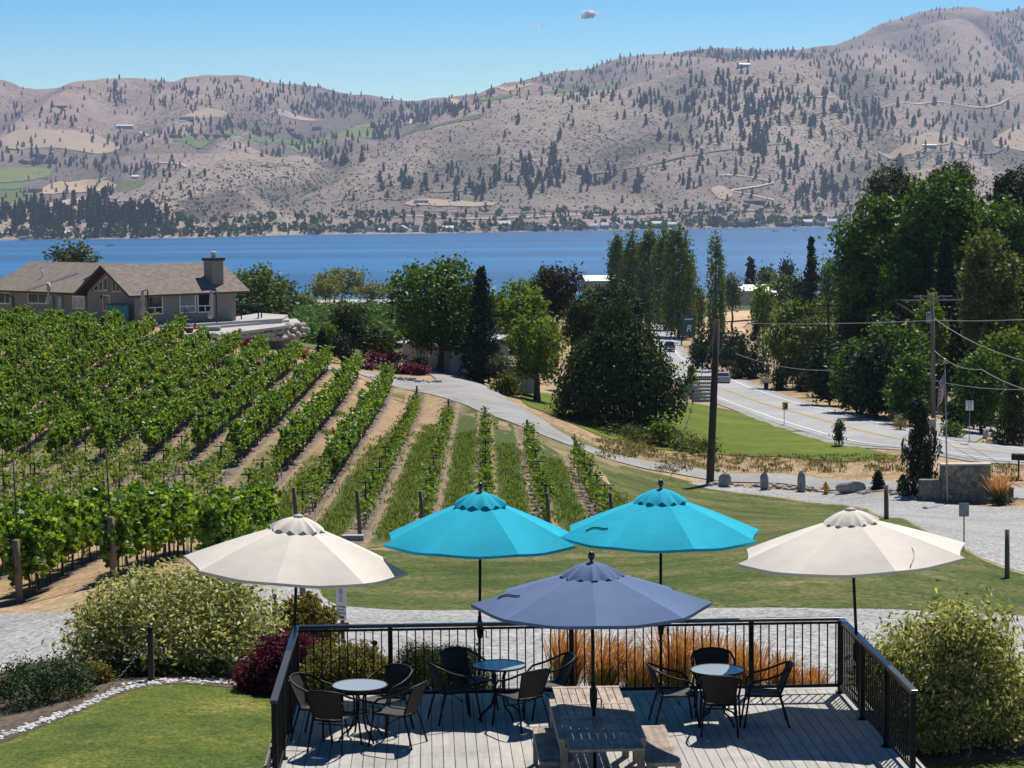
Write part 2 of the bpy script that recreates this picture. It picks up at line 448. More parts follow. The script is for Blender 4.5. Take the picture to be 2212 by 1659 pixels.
# ---- ground materials
def ground_mat(name, stops, s1=.25, s2=3.0, s3=25, rough=.95, bump=.5, bd=.05, fine=.35, extra=None, stretch=(1, 1, 1)):
    m, n, out = newmat(name); co = objco(n, stretch)
    a = noise(n, s1, 5, .6, co); b = noise(n, s2, 5, .7, co); c = noise(n, s3, 3, .7, co)
    f = math_(n, 'ADD', math_(n, 'MULTIPLY', a, .5), math_(n, 'ADD', math_(n, 'MULTIPLY', b, .5 - fine * .3), math_(n, 'MULTIPLY', c, fine * .3)))
    cc = ramp(n, stops, f)
    k = ramp(n, [(.3, 1 - fine), (.7, 1 + fine)], c); cc = mix(n, 1.0, cc, k, 'MULTIPLY')
    if extra: cc = extra(n, co, cc)
    pbsdf(n, out, cc, rough, c, bump, bd, 0, .15); return m

g_dry = ground_mat('dry_ground', [(.36, (.12, .105, .045)), (.46, (.26, .18, .09)), (.55, (.40, .285, .175)), (.66, (.29, .22, .125))], .12, 1.2, 5, fine=.5)
g_far = ground_mat('far_ground', [(.38, (.05, .075, .025)), (.5, (.10, .12, .04)), (.62, (.26, .22, .1))], .02, .15, 1, fine=.3)
g_turf = ground_mat('fine_turf', [(.34, (.032, .055, .008)), (.45, (.068, .098, .014)), (.53, (.10, .125, .02)), (.64, (.22, .20, .05))], .6, 3.2, 15, fine=.62, bd=.05)
g_mown = ground_mat('mown_grass', [(.36, (.026, .048, .007)), (.45, (.055, .082, .012)), (.51, (.085, .10, .022)), (.57, (.135, .13, .045)), (.64, (.22, .18, .09))], .22, 1.3, 6, fine=.6, bd=.08)
g_green = ground_mat('watered_lawn', [(.34, (.055, .085, .006)), (.48, (.095, .135, .012)), (.60, (.15, .185, .022)), (.7, (.21, .21, .05))], .12, 1.0, 5, fine=.35, stretch=(.35, 1.6, 1))
def stones(n, co, cc):
    v = N(n, 'ShaderNodeTexVoronoi', Scale=10); n.links.new(co, v.inputs['Vector'])
    k = ramp(n, [(.05, .42), (.5, 1.0), (1, 1.45)], v.outputs['Color']); return mix(n, .9, cc, mix(n, 1, cc, k, 'MULTIPLY'))
g_gravel = ground_mat('gravel', [(.35, (.24, .238, .23)), (.5, (.32, .318, .31)), (.65, (.41, .40, .385))], .15, 1.5, 11, fine=.3, bd=.05, extra=stones)
g_asph = ground_mat('worn_asphalt', [(.35, (.22, .21, .20)), (.5, (.29, .285, .275)), (.65, (.37, .36, .345))], .2, 1.0, 8, fine=.12, bump=.2)
g_road = ground_mat('road_asphalt', [(.35, (.27, .27, .275)), (.5, (.34, .34, .34)), (.65, (.42, .415, .41))], .06, .5, 5, fine=.08, bump=.15)
g_orch = ground_mat('orchard_grass', [(.35, (.03, .06, .012)), (.5, (.06, .10, .02)), (.65, (.11, .15, .035))], .05, .3, 1.5, fine=.3)
g_soil = ground_mat('bare_soil', [(.35, (.16, .11, .075)), (.5, (.23, .165, .12)), (.65, (.30, .23, .17))], .5, 3, 12, fine=.3)
g_conc = ground_mat('pale_concrete', [(.3, (.36, .35, .33)), (.7, (.47, .455, .43))], .3, 2, 10, fine=.06, bump=.1)

def vine_mat():
    m, n, out = newmat('vineyard_floor'); co = objco(n)
    sx = n.nodes.new('ShaderNodeSeparateXYZ'); n.links.new(co, sx.inputs[0]); X, Y = sx.outputs[0], sx.outputs[1]
    wob = math_(n, 'MULTIPLY', math_(n, 'SUBTRACT', noise(n, .5, 3, .6, co), .5), .9)
    r = math_(n, 'ADD', math_(n, 'MULTIPLY_ADD', Y, .0125, X), -(-1.07 + .0125 * 86) + 250.0)
    r = math_(n, 'ADD', math_(n, 'DIVIDE', r, 2.5), .5)
    fr = math_(n, 'ABSOLUTE', math_(n, 'SUBTRACT', math_(n, 'FRACT', r), .5))
    fr = math_(n, 'ADD', fr, math_(n, 'MULTIPLY', wob, .16))           # 0 at the row, .5 between rows
    fine = noise(n, 9, 4, .7, co); mid = noise(n, 1.6, 5, .7, co)
    soil = ramp(n, [(.3, (.105, .082, .066)), (.5, (.175, .138, .112)), (.7, (.25, .20, .165))], fine)
    straw = ramp(n, [(.32, (.17, .105, .055)), (.48, (.36, .235, .125)), (.66, (.54, .40, .25))], fine); straw = mix(n, ramp(n, [(.42, 0), (.58, 1)], noise(n, .9, 5, .75, co)), straw, mix(n, .55, straw, soil))
    grass = ramp(n, [(.3, (.025, .05, .010)), (.5, (.055, .09, .02)), (.7, (.12, .14, .045))], fine)
    a = ramp(n, [(.10, 0), (.20, 1)], math_(n, 'ADD', fr, math_(n, 'MULTIPLY', math_(n, 'SUBTRACT', mid, .5), .35)))
    cc = mix(n, a, soil, straw)
    # grass down the middle of the young rows
    gx = ramp(n, [(.17, 0), (.25, 1)], math_(n, 'ADD', fr, math_(n, 'MULTIPLY', math_(n, 'SUBTRACT', mid, .5), .3)))
    zone = ramp(n, [(0, 0), (1, 1)], math_(n, 'MULTIPLY', math_(n, 'SUBTRACT', math_(n, 'MULTIPLY_ADD', X, 9.0, 200.0), Y), .06))
    edge = ramp(n, [(0, 0), (1, 1)], math_(n, 'MULTIPLY', math_(n, 'SUBTRACT', 128.0, Y), .08))
    edge2 = ramp(n, [(0, 0), (1, 1)], math_(n, 'MULTIPLY', math_(n, 'SUBTRACT', Y, 78.0), .2))
    zz = math_(n, 'MULTIPLY', math_(n, 'MAXIMUM', math_(n, 'MULTIPLY', zone, .95), math_(n, 'MULTIPLY', edge, .6)), edge2)
    cc = mix(n, math_(n, 'MULTIPLY', gx, zz), cc, grass)
    pbsdf(n, out, cc, .95, fine, .6, .06, 0, .1); return m
g_vine = vine_mat()

XX = _aa * np.exp(_ll); YY = np.exp(_ll)
struct(link('ground', grid_mesh('ground', XX, YY, TZ, g_dry)))
sheet('distant_land', [(-240, 205), (-110, 212), (-44, 214), (-22, 212), (-4, 212), (2, 225), (6, 330), (10, 560), (62, 560), (60, 300), (52, 205), (70, 185), (230, 185), (900, 1100), (-900, 1100)], g_far, .05, False, 0, ystep=.03, astep=.01)
# lawns and gravel round the deck
sheet('front_lawn', [(-700, 1740), (-300, 1640), (0, 1600), (95, 1560), (180, 1528), (240, 1500), (300, 1478), (400, 1471), (500, 1478), (620, 1490), (850, 1500), (1300, 1510), (1800, 1520), (1850, 1640), (2300, 1634), (2700, 1640), (2900, 2300), (-900, 2300)], g_turf, .006)
g_mulch = ground_mat('garden_mulch', [(.35, (.05, .038, .028)), (.5, (.10, .075, .055)), (.65, (.19, .15, .11))], .5, 3, 10, fine=.45)
sheet('planting_bed', [(-400, 1500), (-100, 1468), (60, 1436), (230, 1414), (330, 1432), (560, 1470), (800, 1490), (1300, 1494), (1850, 1500), (1850, 1530), (1300, 1520), (850, 1512), (620, 1500), (500, 1486), (400, 1478), (300, 1486), (240, 1508), (180, 1536), (95, 1568), (0, 1610), (-400, 1720)], g_mulch, .012)
sheet('planting_bed', [(1840, 1470), (2000, 1450), (2300, 1450), (2700, 1460), (2700, 1660), (2250, 1646), (2000, 1650), (1840, 1656)], g_mulch, .014)
sheet('gravel_drive', [(-800, 1330), (-200, 1322), (60, 1322), (170, 1326), (330, 1290), (390, 1240), (430, 1215), (640, 1222), (680, 1260), (700, 1295), (760, 1310), (1100, 1311), (1500, 1312), (1900, 1318), (2300, 1326), (2900, 1345), (2900, 1470), (2250, 1500), (1800, 1500), (1500, 1500), (800, 1505), (560, 1478), (330, 1440), (230, 1420), (60, 1440), (-100, 1475), (-800, 1560)], g_gravel, .008)
sheet('mown_lawn', [(470, 1162), (520, 1150), (620, 1175), (720, 1165), (830, 1195), (1000, 1180), (1200, 1168), (1330, 1148), (1330, 1070), (1310, 1030), (1290, 1008), (1330, 1000), (1420, 1022), (1500, 1042), (1560, 1062), (1700, 1078), (1860, 1092), (1915, 1118), (1990, 1150), (2080, 1187), (2140, 1220), (2300, 1262), (2900, 1380), (2900, 1356), (2300, 1332), (1900, 1322), (1500, 1316), (1100, 1315), (760, 1314), (700, 1298), (690, 1262), (640, 1215), (520, 1205)], g_mown, .012)
sheet('gravel_pad', [(1480, 1040), (1540, 1044), (1700, 1062), (1800, 1064), (1900, 1066), (2000, 1078), (2100, 1092), (2300, 1096), (2900, 1120), (2900, 1370), (2300, 1258), (2140, 1216), (2080, 1184), (1990, 1147), (1915, 1116), (1860, 1090), (1700, 1076), (1560, 1060), (1500, 1050)], g_gravel, .012)
sheet('driveway_verge', [(985, 815), (1060, 852), (1140, 890), (1240, 940), (1340, 985), (1340, 1040), (1290, 1020), (1230, 1000), (1140, 950), (1040, 905), (940, 880), (870, 870), (800, 850), (860, 838), (940, 845)], ground_mat('dull_grass', [(.35, (.085, .085, .03)), (.48, (.16, .14, .06)), (.58, (.27, .21, .11)), (.68, (.36, .28, .16))], .25, 1.6, 6, fine=.45), .012)
sheet('vineyard_ground', [(-62, 88), (-16, 88), (-14, 60), (-8.4, 59), (-7.8, 76), (-3, 84), (6.2, 84), (6.5, 100), (4.6, 124), (2.2, 136), (0.6, 146), (-3, 160), (-7, 172), (-14, 175), (-22, 178), (-32, 184), (-40, 190), (-62, 192)], g_vine, .015, False, 0)
sheet('vineyard_corner', [(-30, 57.2), (-14, 57.2), (-10.5, 57.5), (-8.2, 58.5), (-7.6, 76), (-16, 90), (-30, 90)], g_vine, .008, False, 0)
# driveway from the house down past the hydrant
DL = [G(*p) for p in ((640, 792), (720, 797), (830, 822), (960, 840), (1060, 872), (1140, 912), (1230, 957), (1330, 990), (1450, 1014), (1600, 1034), (1760, 1046), (1900, 1052), (2100, 1062), (2300, 1070), (2700, 1085))]
drv, _ = ribbon('driveway', [(p.x, p.y) for p in DL], 4.6, g_asph, .06)
drv2, _ = ribbon('garage_apron', [(p.x, p.y) for p in (G(930, 796), G(985, 815), G(1040, 855), G(1120, 900))], 5.0, g_asph, .062)
# green lawn and dry strip by the road
sheet('roadside_lawn', [(1120, 845), (1200, 850), (1220, 880), (1300, 900), (1420, 880), (1470, 868), (1560, 882), (1640, 905), (1720, 926), (1800, 950), (1900, 978), (1955, 992), (1860, 997), (1700, 988), (1560, 980), (1420, 975), (1300, 945), (1240, 918), (1180, 892), (1130, 875)], g_green, .05)
# the road
RL = [G(*p) for p in ((1345, 668), (1380, 695), (1410, 720), (1423, 764), (1477, 799), (1554, 839), (1638, 870), (1720, 893), (1767, 906), (1857, 931), (1961, 953), (2100, 972), (2250, 990), (2500, 1018), (2800, 1045))]
RL = [(p.x, p.y) for p in RL]
ribbon('road_shoulder', RL, 11.0, g_asph, .05)
road, rc = ribbon('road', RL, 9.0, g_road, .075)
m_white = M('road_paint_white', (.74, .74, .72), .7, .1, 3)
m_yellow = M('road_paint_yellow', (.62, .45, .12), .7, .12, 3)
def offline(pts, d):
    o = []
    for i, q in enumerate(pts):
        t = (pts[min(i + 1, len(pts) - 1)] - pts[max(i - 1, 0)]).normalized(); o.append((q.x + t.y * d, q.y - t.x * d))
    return o
for d, mm in ((-3.55, m_white), (3.55, m_white), (-.17, m_yellow), (.17, m_yellow)):
    ribbon('road_line', offline(rc, d), .18 if mm is m_white else .13, mm, .1, n=2)
dr3, _ = ribbon('side_drive', [(p.x, p.y) for p in (G(2030, 950), G(2080, 925), G(2140, 905))], 5.5, g_asph, .07)
sheet('orchard', [(612, 668), (700, 668), (860, 668), (900, 700), (870, 752), (780, 790), (700, 762), (640, 735)], g_orch, .07, ystep=.03)
sheet('parking_lot', [(560, 668), (640, 655), (760, 649), (880, 650), (880, 658), (760, 661), (640, 667), (570, 676)], g_conc, .1, ystep=.04)
sheet('tan_field', [(1490, 712), (1520, 690), (1560, 676), (1640, 672), (1660, 690), (1600, 705), (1620, 725), (1540, 735)], ground_mat('stubble', [(.35, (.42, .27, .15)), (.6, (.58, .42, .26))], .05, .4, 2, fine=.15), .08, ystep=.03)
sheet('roadside_verge', [(1370, 700), (1392, 712), (1416, 738), (1440, 746), (1470, 742), (1450, 715), (1420, 695), (1390, 684)], ground_mat('verge', [(.35, (.42, .27, .15)), (.6, (.56, .42, .27))], .1, .6, 3, fine=.15), .07, ystep=.03)
# ------------------------------------------------------------------ lake, hills and what stands on them
def vnoise(x, y, seed=0):
    xi = np.floor(x).astype(np.int64); yi = np.floor(y).astype(np.int64); fx = x - xi; fy = y - yi
    fx = fx * fx * (3 - 2 * fx); fy = fy * fy * (3 - 2 * fy)
    def h(a, b):
        k = (a * 374761393 + b * 668265263 + seed * 974711) & 0xffffffff; k = ((k ^ (k >> 13)) * 1274126177) & 0xffffffff
        return ((k ^ (k >> 16)) & 0xffff) / 65535.0
    return (h(xi, yi) * (1 - fx) + h(xi + 1, yi) * fx) * (1 - fy) + (h(xi, yi + 1) * (1 - fx) + h(xi + 1, yi + 1) * fx) * fy
def fbm(x, y, o=4, seed=0):
    s = 0; a = .5
    for i in range(o): s = s + a * vnoise(x * 2 ** i + 17.3 * i, y * 2 ** i - 9.1 * i, seed + i); a *= .5
    return s / (1 - .5 ** o)

_hu = [-900, 0, 200, 400, 650, 900, 1200, 1500, 1815, 2000, 2212, 3100]
_sh = np.interp
def lin(tab, u): return np.interp(u, [t[0] for t in tab], [t[1] for t in tab])
SHORE = [(-900, 524), (0, 518), (180, 517), (400, 514), (650, 507), (900, 505), (1100, 501), (1400, 496), (1815, 489), (2212, 482), (3100, 470)]
BENCH = [(-900, 492), (0, 484), (280, 480), (420, 478), (600, 474), (800, 470), (1100, 464), (1500, 458), (1815, 450), (2212, 444), (3100, 430)]
CREST = [(-900, 452), (0, 446), (150, 440), (250, 436), (290, 432), (330, 412), (382, 391), (444, 368), (520, 357), (600, 350), (713, 338), (817, 312), (922, 278), (1026, 250), (1092, 226), (1130, 222), (1175, 213), (1234, 206), (1335, 200), (1408, 174), (1481, 164), (1531, 149), (1666, 139), (1756, 142), (1930, 153), (2079, 178), (2212, 192), (2500, 215), (3100, 240)]
PLAT = [(-900, 330), (0, 318), (150, 315), (320, 300), (450, 312), (560, 318), (713, 312), (817, 290), (922, 262), (1026, 232), (1092, 212), (1175, 196), (1300, 182), (1408, 158), (1531, 136), (1700, 132), (1930, 140), (2212, 172), (3100, 220)]
MIDV = [(-900, 262), (0, 246), (140, 240), (230, 262), (300, 268), (400, 240), (520, 232), (640, 268), (740, 250), (860, 248), (960, 230), (1060, 214), (1175, 180), (1300, 165), (1500, 140), (1700, 122), (1900, 96), (2060, 78), (2212, 92), (3100, 160)]
SKYL = [(-900, 190), (0, 182), (20, 184), (60, 193), (140, 190), (190, 188), (230, 178), (313, 174), (380, 180), (447, 172), (520, 173), (590, 175), (650, 181), (700, 190), (768, 205), (800, 204), (830, 210), (880, 218), (905, 218), (965, 209), (1060, 200), (1075, 192), (1110, 180), (1170, 162), (1215, 151), (1260, 150), (1340, 126), (1400, 119), (1440, 117), (1500, 110), (1560, 106), (1620, 108), (1660, 112), (1720, 110), (1770, 103), (1810, 95), (1850, 78), (1900, 54), (1960, 34), (2010, 22), (2060, 18), (2110, 22), (2160, 27), (2212, 22), (2400, 40), (3100, 120)]
HU = np.concatenate([np.arange(-820, -20, 40.), np.arange(-20, 2240, 7.), np.arange(2240, 3060, 40.)])
KR = 240
HX = np.zeros((KR, len(HU))); HY = np.zeros_like(HX); HZ = np.zeros_like(HX)
def pchip(x, y, xi):
    h = np.diff(x); d = np.diff(y) / h; m = np.zeros_like(y)
    for i in range(1, len(x) - 1):
        if d[i - 1] * d[i] > 0: w1 = 2 * h[i] + h[i - 1]; w2 = h[i] + 2 * h[i - 1]; m[i] = (w1 + w2) / (w1 / d[i - 1] + w2 / d[i])
    m[0] = d[0]; m[-1] = d[-1]
    k = np.clip(np.searchsorted(x, xi) - 1, 0, len(h) - 1); t = (xi - x[k]) / h[k]
    return ((1 + 2 * t) * (1 - t) ** 2) * y[k] + t * (1 - t) ** 2 * h[k] * m[k] + t * t * (3 - 2 * t) * y[k + 1] + t * t * (t - 1) * h[k] * m[k + 1]
_SCOL = []
for j, u in enumerate(HU):
    rs = ray(u, lin(SHORE, u)); Ys = LAKE / rs.z
    Yc = Ys + lin([(-900, 900), (200, 950), (300, 1000), (444, 1150), (713, 1400), (1026, 1700), (1335, 2000), (1700, 2300), (2212, 2600), (3100, 2600)], u)
    Yp = Yc + lin([(-900, 1500), (200, 1400), (713, 1000), (1026, 700), (1500, 700), (2212, 900), (3100, 900)], u); Ym = Yp + 700; Yk = Ym + lin([(-900, 1300), (900, 900), (1500, 900), (2000, 1600), (3100, 1600)], u)
    yk = [Ys - 60, Ys, Ys + 170, Yc, Yc + 260, Yp, Ym, Yk, Yk + 900, Yk + 2600]
    zk = [LAKE - 6, LAKE + .2, Ys * 0, 0, 0, 0, 0, 0, 0, 0]
    zk[2] = ray(u, lin(BENCH, u)).z * yk[2]; zk[3] = ray(u, lin(CREST, u)).z * Yc
    zk[4] = zk[3] - lin([(-900, 0), (270, 0), (330, 30), (713, 45), (1026, 35), (1500, 40), (2212, 40)], u) + lin([(-900, 15), (270, 15), (330, 0)], u)
    zk[5] = ray(u, lin(PLAT, u)).z * Yp; zk[6] = ray(u, lin(MIDV, u)).z * Ym; zk[7] = ray(u, lin(SKYL, u)).z * Yk
    if zk[6] < zk[5] + 5: zk[6] = zk[5] + 5
    zk[8] = zk[7] - 160; zk[9] = zk[7] - 380
    kk = np.concatenate([np.linspace(yk[0], yk[2], 14, endpoint=False), np.linspace(yk[2], yk[7], KR - 26, endpoint=False), np.linspace(yk[7], yk[9], 12)])
    z = pchip(np.array(yk, float), np.array(zk, float), kk)
    HY[:, j] = kk; HX[:, j] = ray(u, 500).x * kk; HZ[:, j] = z; _SCOL.append((Ys, Yc, Yk))
_SC = np.array(_SCOL)
# gullies and knolls, fading out at the shore and at the skyline
env = np.clip((HY - _SC[None, :, 0] - 100) / 500, 0, 1) * np.clip(np.abs(HY - _SC[None, :, 2]) / 500, .12, 1) * np.clip(np.abs(HY - _SC[None, :, 1]) / 350, .2, 1)
wx = HX + 260 * (fbm(HX / 700, HY / 900, 3, 3) - .5) * 2
gul = 1 - 2 * np.abs(fbm(wx / 330, HY / 1700, 2, 21) - .5) * 2.2
g2 = 1 - 2 * np.abs(fbm(wx / 120, HY / 700, 2, 31) - .5) * 2
HZ += env * (-(30 + 26 * np.clip((HY - _SC[None, :, 1]) / 900, 0, 1)) * np.clip(gul, -.4, 1) - 7 * g2 + 26 * (fbm(HX / 420, HY / 500, 4, 5) - .5) + 10)
HZ += np.clip((HY - _SC[None, :, 0] - 60) / 200, 0, 1) * 6 * (fbm(HX / 60, HY / 60, 3, 9) - .5)

def hill_z(x, y):
    """height of the far hills (bilinear in the column grid)"""
    x = np.atleast_1d(np.asarray(x, float)); y = np.atleast_1d(np.asarray(y, float)); az = HX[0] / HY[0]
    ia = np.clip(np.interp(x / y, az, np.arange(len(HU))), 0, len(HU) - 1.001); i0 = ia.astype(int); f = ia - i0; o = np.zeros(len(x))
    for k in range(len(x)):
        o[k] = np.interp(y[k], HY[:, i0[k]], HZ[:, i0[k]]) * (1 - f[k]) + np.interp(y[k], HY[:, i0[k] + 1], HZ[:, i0[k] + 1]) * f[k]
    return o
def HG(u, v):
    """where the ray through a photo point meets the far hills"""
    d = ray(u, v); ia = min(max(np.interp(d.x, HX[0] / HY[0], np.arange(len(HU))), 0), len(HU) - 1.001); i0 = int(ia); f = ia - i0
    yy = HY[:, i0] * (1 - f) + HY[:, i0 + 1] * f; zz = HZ[:, i0] * (1 - f) + HZ[:, i0 + 1] * f
    g = d.z * yy - zz; k = np.where(g[1:] <= 0)[0]; k = k[k > 6] if len(k) else k
    k0 = np.where((g[:-1] > 0) & (g[1:] <= 0))[0]
    if len(k0) == 0: return None
    i = k0[0]; t = g[i] / (g[i] - g[i + 1]); Y = yy[i] + (yy[i + 1] - yy[i]) * t
    return Vector((d.x * Y, Y, zz[i] + (zz[i + 1] - zz[i]) * t))

def hill_mat():
    m, n, out = newmat('dry_hillside'); co = objco(n)
    a = noise(n, .0011, 6, .62, co); b = noise(n, .009, 5, .7, co); c = noise(n, .06, 3, .7, co)
    base = ramp(n, [(.36, (.185, .148, .142)), (.46, (.25, .20, .185)), (.55, (.325, .26, .22)), (.68, (.40, .325, .25))], math_(n, 'ADD', math_(n, 'MULTIPLY', a, .62), math_(n, 'MULTIPLY', b, .38)))
    base = mix(n, 1, base, ramp(n, [(.3, .72), (.7, 1.2)], c), 'MULTIPLY')
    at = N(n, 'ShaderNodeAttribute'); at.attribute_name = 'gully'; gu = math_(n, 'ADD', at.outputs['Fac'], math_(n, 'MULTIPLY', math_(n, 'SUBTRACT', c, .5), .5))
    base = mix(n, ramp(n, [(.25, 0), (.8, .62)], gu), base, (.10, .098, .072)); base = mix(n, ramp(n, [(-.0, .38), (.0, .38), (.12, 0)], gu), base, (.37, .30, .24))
    fa = N(n, 'ShaderNodeAttribute'); fa.attribute_name = 'far'; base = mix(n, math_(n, 'MULTIPLY', fa.outputs['Fac'], .3), base, mix(n, 1, base, (1.12, .86, .95), 'MULTIPLY'))
    rk = N(n, 'ShaderNodeAttribute'); rk.attribute_name = 'rock'; rr_ = ramp(n, [(.35, 0), (.55, .9)], math_(n, 'ADD', rk.outputs['Fac'], math_(n, 'MULTIPLY', math_(n, 'SUBTRACT', b, .5), 1.6)))
    base = mix(n, rr_, base, ramp(n, [(.3, (.05, .045, .045)), (.7, (.17, .135, .12))], c))
    # sage and bitterbrush dotted all over, in two sizes
    for sc, thr, seed in ((.085, .36, 0), (.14, .34, 4)):
        v = N(n, 'ShaderNodeTexVoronoi', Scale=sc, Randomness=1.0); n.links.new(co, v.inputs['Vector'])
        dens = noise(n, .0028 + seed * .0004, 4, .65, co)
        t = math_(n, 'MULTIPLY', thr, ramp(n, [(.34, .25), (.5, .75), (.66, 1.35)], dens))
        k = math_(n, 'LESS_THAN', v.outputs['Distance'], t)
        base = mix(n, math_(n, 'MULTIPLY', k, .9), base, (.055, .058, .042))
    pbsdf(n, out, base, 1.0, b, .8, 14, 0, .05); return m
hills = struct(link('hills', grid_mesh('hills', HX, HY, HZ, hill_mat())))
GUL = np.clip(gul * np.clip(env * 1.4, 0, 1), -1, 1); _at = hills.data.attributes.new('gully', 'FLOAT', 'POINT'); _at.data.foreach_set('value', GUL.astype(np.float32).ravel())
_p = np.stack([HX, HY, HZ], -1) @ np.array([list(RT), list(UP), list(FW)]).T; PU_, PV_ = CX + F_ * _p[..., 0] / _p[..., 2], CY - F_ * _p[..., 1] / _p[..., 2]
_rk = np.clip(1.25 - np.sqrt(((PU_ - 470 + (PV_ - 440) * .5) / 95) ** 2 + ((PV_ - 445) / 42) ** 2), 0, 1) * (HY < _SC[None, :, 1] + 50)
_fr = np.clip((HY - _SC[None, :, 1] - 150) / 400, 0, 1)
for _nm, _ar in (('rock', _rk), ('far', _fr)): _at = hills.data.attributes.new(_nm, 'FLOAT', 'POINT'); _at.data.foreach_set('value', _ar.astype(np.float32).ravel())
def gully_at(p):
    ia = int(round(min(max(np.interp(p.x / p.y, HX[0] / HY[0], np.arange(len(HU))), 0), len(HU) - 1))); return float(np.interp(p.y, HY[:, ia], GUL[:, ia]))

def water_mat():
    m, n, out = newmat('lake_water'); co = objco(n, (.35, 1, 1))
    a = noise(n, .30, 4, .65, co); b = noise(n, .0042, 5, .65, objco(n, (.12, 1, 1)))
    col = ramp(n, [(.35, (.006, .065, .16)), (.52, (.012, .105, .25)), (.64, (.03, .165, .34))], b)
    p = pbsdf(n, out, col, .28, a, .9, 1.6, 0, .5); p.inputs['IOR'].default_value = 1.33
    return m
mb = MB(); mb.add([(-5000, 500, LAKE), (5000, 500, LAKE), (5000, 5600, LAKE), (-5000, 5600, LAKE)], [(0, 1, 2, 3)])
struct(mb.build('lake', water_mat()))

def hpoly(name, poly, mat, off=1.6, sm=1):
    P = [HG(*p) for p in poly]
    if any(p is None for p in P): return None
    P = [Vector((p.x, p.y, 0)) for p in P]
    if sm: P = smooth_poly(P, sm)
    bm = drape(P, off, .006, .004, hill_z); me = bpy.data.meshes.new(name); bm.to_mesh(me); bm.free(); me.materials.append(mat)
    return struct(link(name, me))
def field(name, cols, rows=0, ang=0):
    m, n, out = newmat(name); co = objco(n)
    c = ramp(n, [(.35, cols[0]), (.65, cols[1])], noise(n, .03, 4, .7, co))
    if rows:
        w_ = N(n, 'ShaderNodeTexWave', Scale=.02 * rows, Distortion=.6); w_.bands_direction = 'X' if ang == 0 else 'Y'; n.links.new(co, w_.inputs['Vector'])
        c = mix(n, math_(n, 'MULTIPLY', w_.outputs['Fac'], .45), c, (.30, .24, .13))
    pbsdf(n, out, c, 1, None, 0, 0, 0, .05); return m
f_green = field('irrigated_field', [(.085, .15, .04), (.13, .20, .06)]); f_vine = field('far_vineyard', [(.12, .17, .05), (.17, .22, .07)], 8); f_gold = field('cut_hay', [(.40, .30, .18), (.46, .36, .22)]); f_dark = field('far_orchard', [(.05, .09, .03), (.08, .12, .04)], 10, 1)
f_dirt = field('graded_dirt', [(.40, .32, .26), (.48, .39, .32)])
f_pale = field('pale_grass', [(.35, .27, .20), (.40, .31, .235)])
for nm, p, mt in (('field', [(-20, 362), (118, 360), (100, 388), (-20, 396)], f_vine), ('field', [(-20, 398), (70, 394), (50, 410), (-20, 412)], f_green), ('field', [(-20, 414), (70, 412), (45, 440), (-20, 442)], f_dark),
    ('field', [(90, 404), (150, 392), (260, 395), (235, 412), (150, 418), (80, 420)], f_gold), ('field', [(262, 390), (330, 386), (330, 394), (250, 404)], f_dark), ('field', [(545, 297), (640, 287), (770, 282), (720, 296), (640, 306), (550, 308)], f_green),
    ('field', [(600, 312), (700, 300), (830, 282), (850, 292), (720, 312), (620, 320)], f_vine), ('field', [(705, 284), (830, 268), (870, 262), (850, 276), (720, 296)], f_green), ('field', [(370, 302), (420, 298), (540, 300), (540, 308), (380, 308)], f_green),
    ('field', [(860, 292), (920, 268), (1040, 246), (1050, 250), (930, 277), (860, 300)], f_dark), ('field', [(960, 211), (1060, 200), (1140, 182), (1160, 184), (1080, 208), (1000, 216)], f_gold), ('field', [(1150, 205), (1210, 196), (1320, 176), (1330, 182), (1230, 203)], f_green), ('field', [(1020, 218), (1090, 206), (1120, 206), (1060, 220)], f_green),
    ('field', [(0, 296), (120, 280), (240, 296), (300, 312), (150, 320), (0, 325)], f_pale), ('field', [(380, 262), (440, 234), (500, 240), (470, 256), (400, 264)], f_pale), ('field', [(580, 243), (640, 246), (720, 256), (660, 259), (590, 250)], f_dirt), ('field', [(100, 444), (180, 430), (230, 432), (190, 444), (110, 452)], f_dirt),
    ('field', [(1880, 320), (1980, 300), (2080, 292), (2120, 318), (2000, 330), (1900, 332)], f_pale), ('field', [(2140, 300), (2212, 262), (2260, 262), (2260, 320), (2150, 322)], f_pale), ('field', [(1530, 408), (1560, 398), (1590, 420), (1560, 436)], f_pale), ('field', [(860, 440), (960, 432), (1080, 436), (1060, 448), (900, 450)], f_pale)):
    try: hpoly(nm, p, mt)
    except Exception as e: print('hpoly', nm, e)
m_hroad = M('dirt_road', (.50, .41, .33), .95, .1, .05)
m_hcut = M('road_cut', (.16, .13, .11), .95, .15, .05)
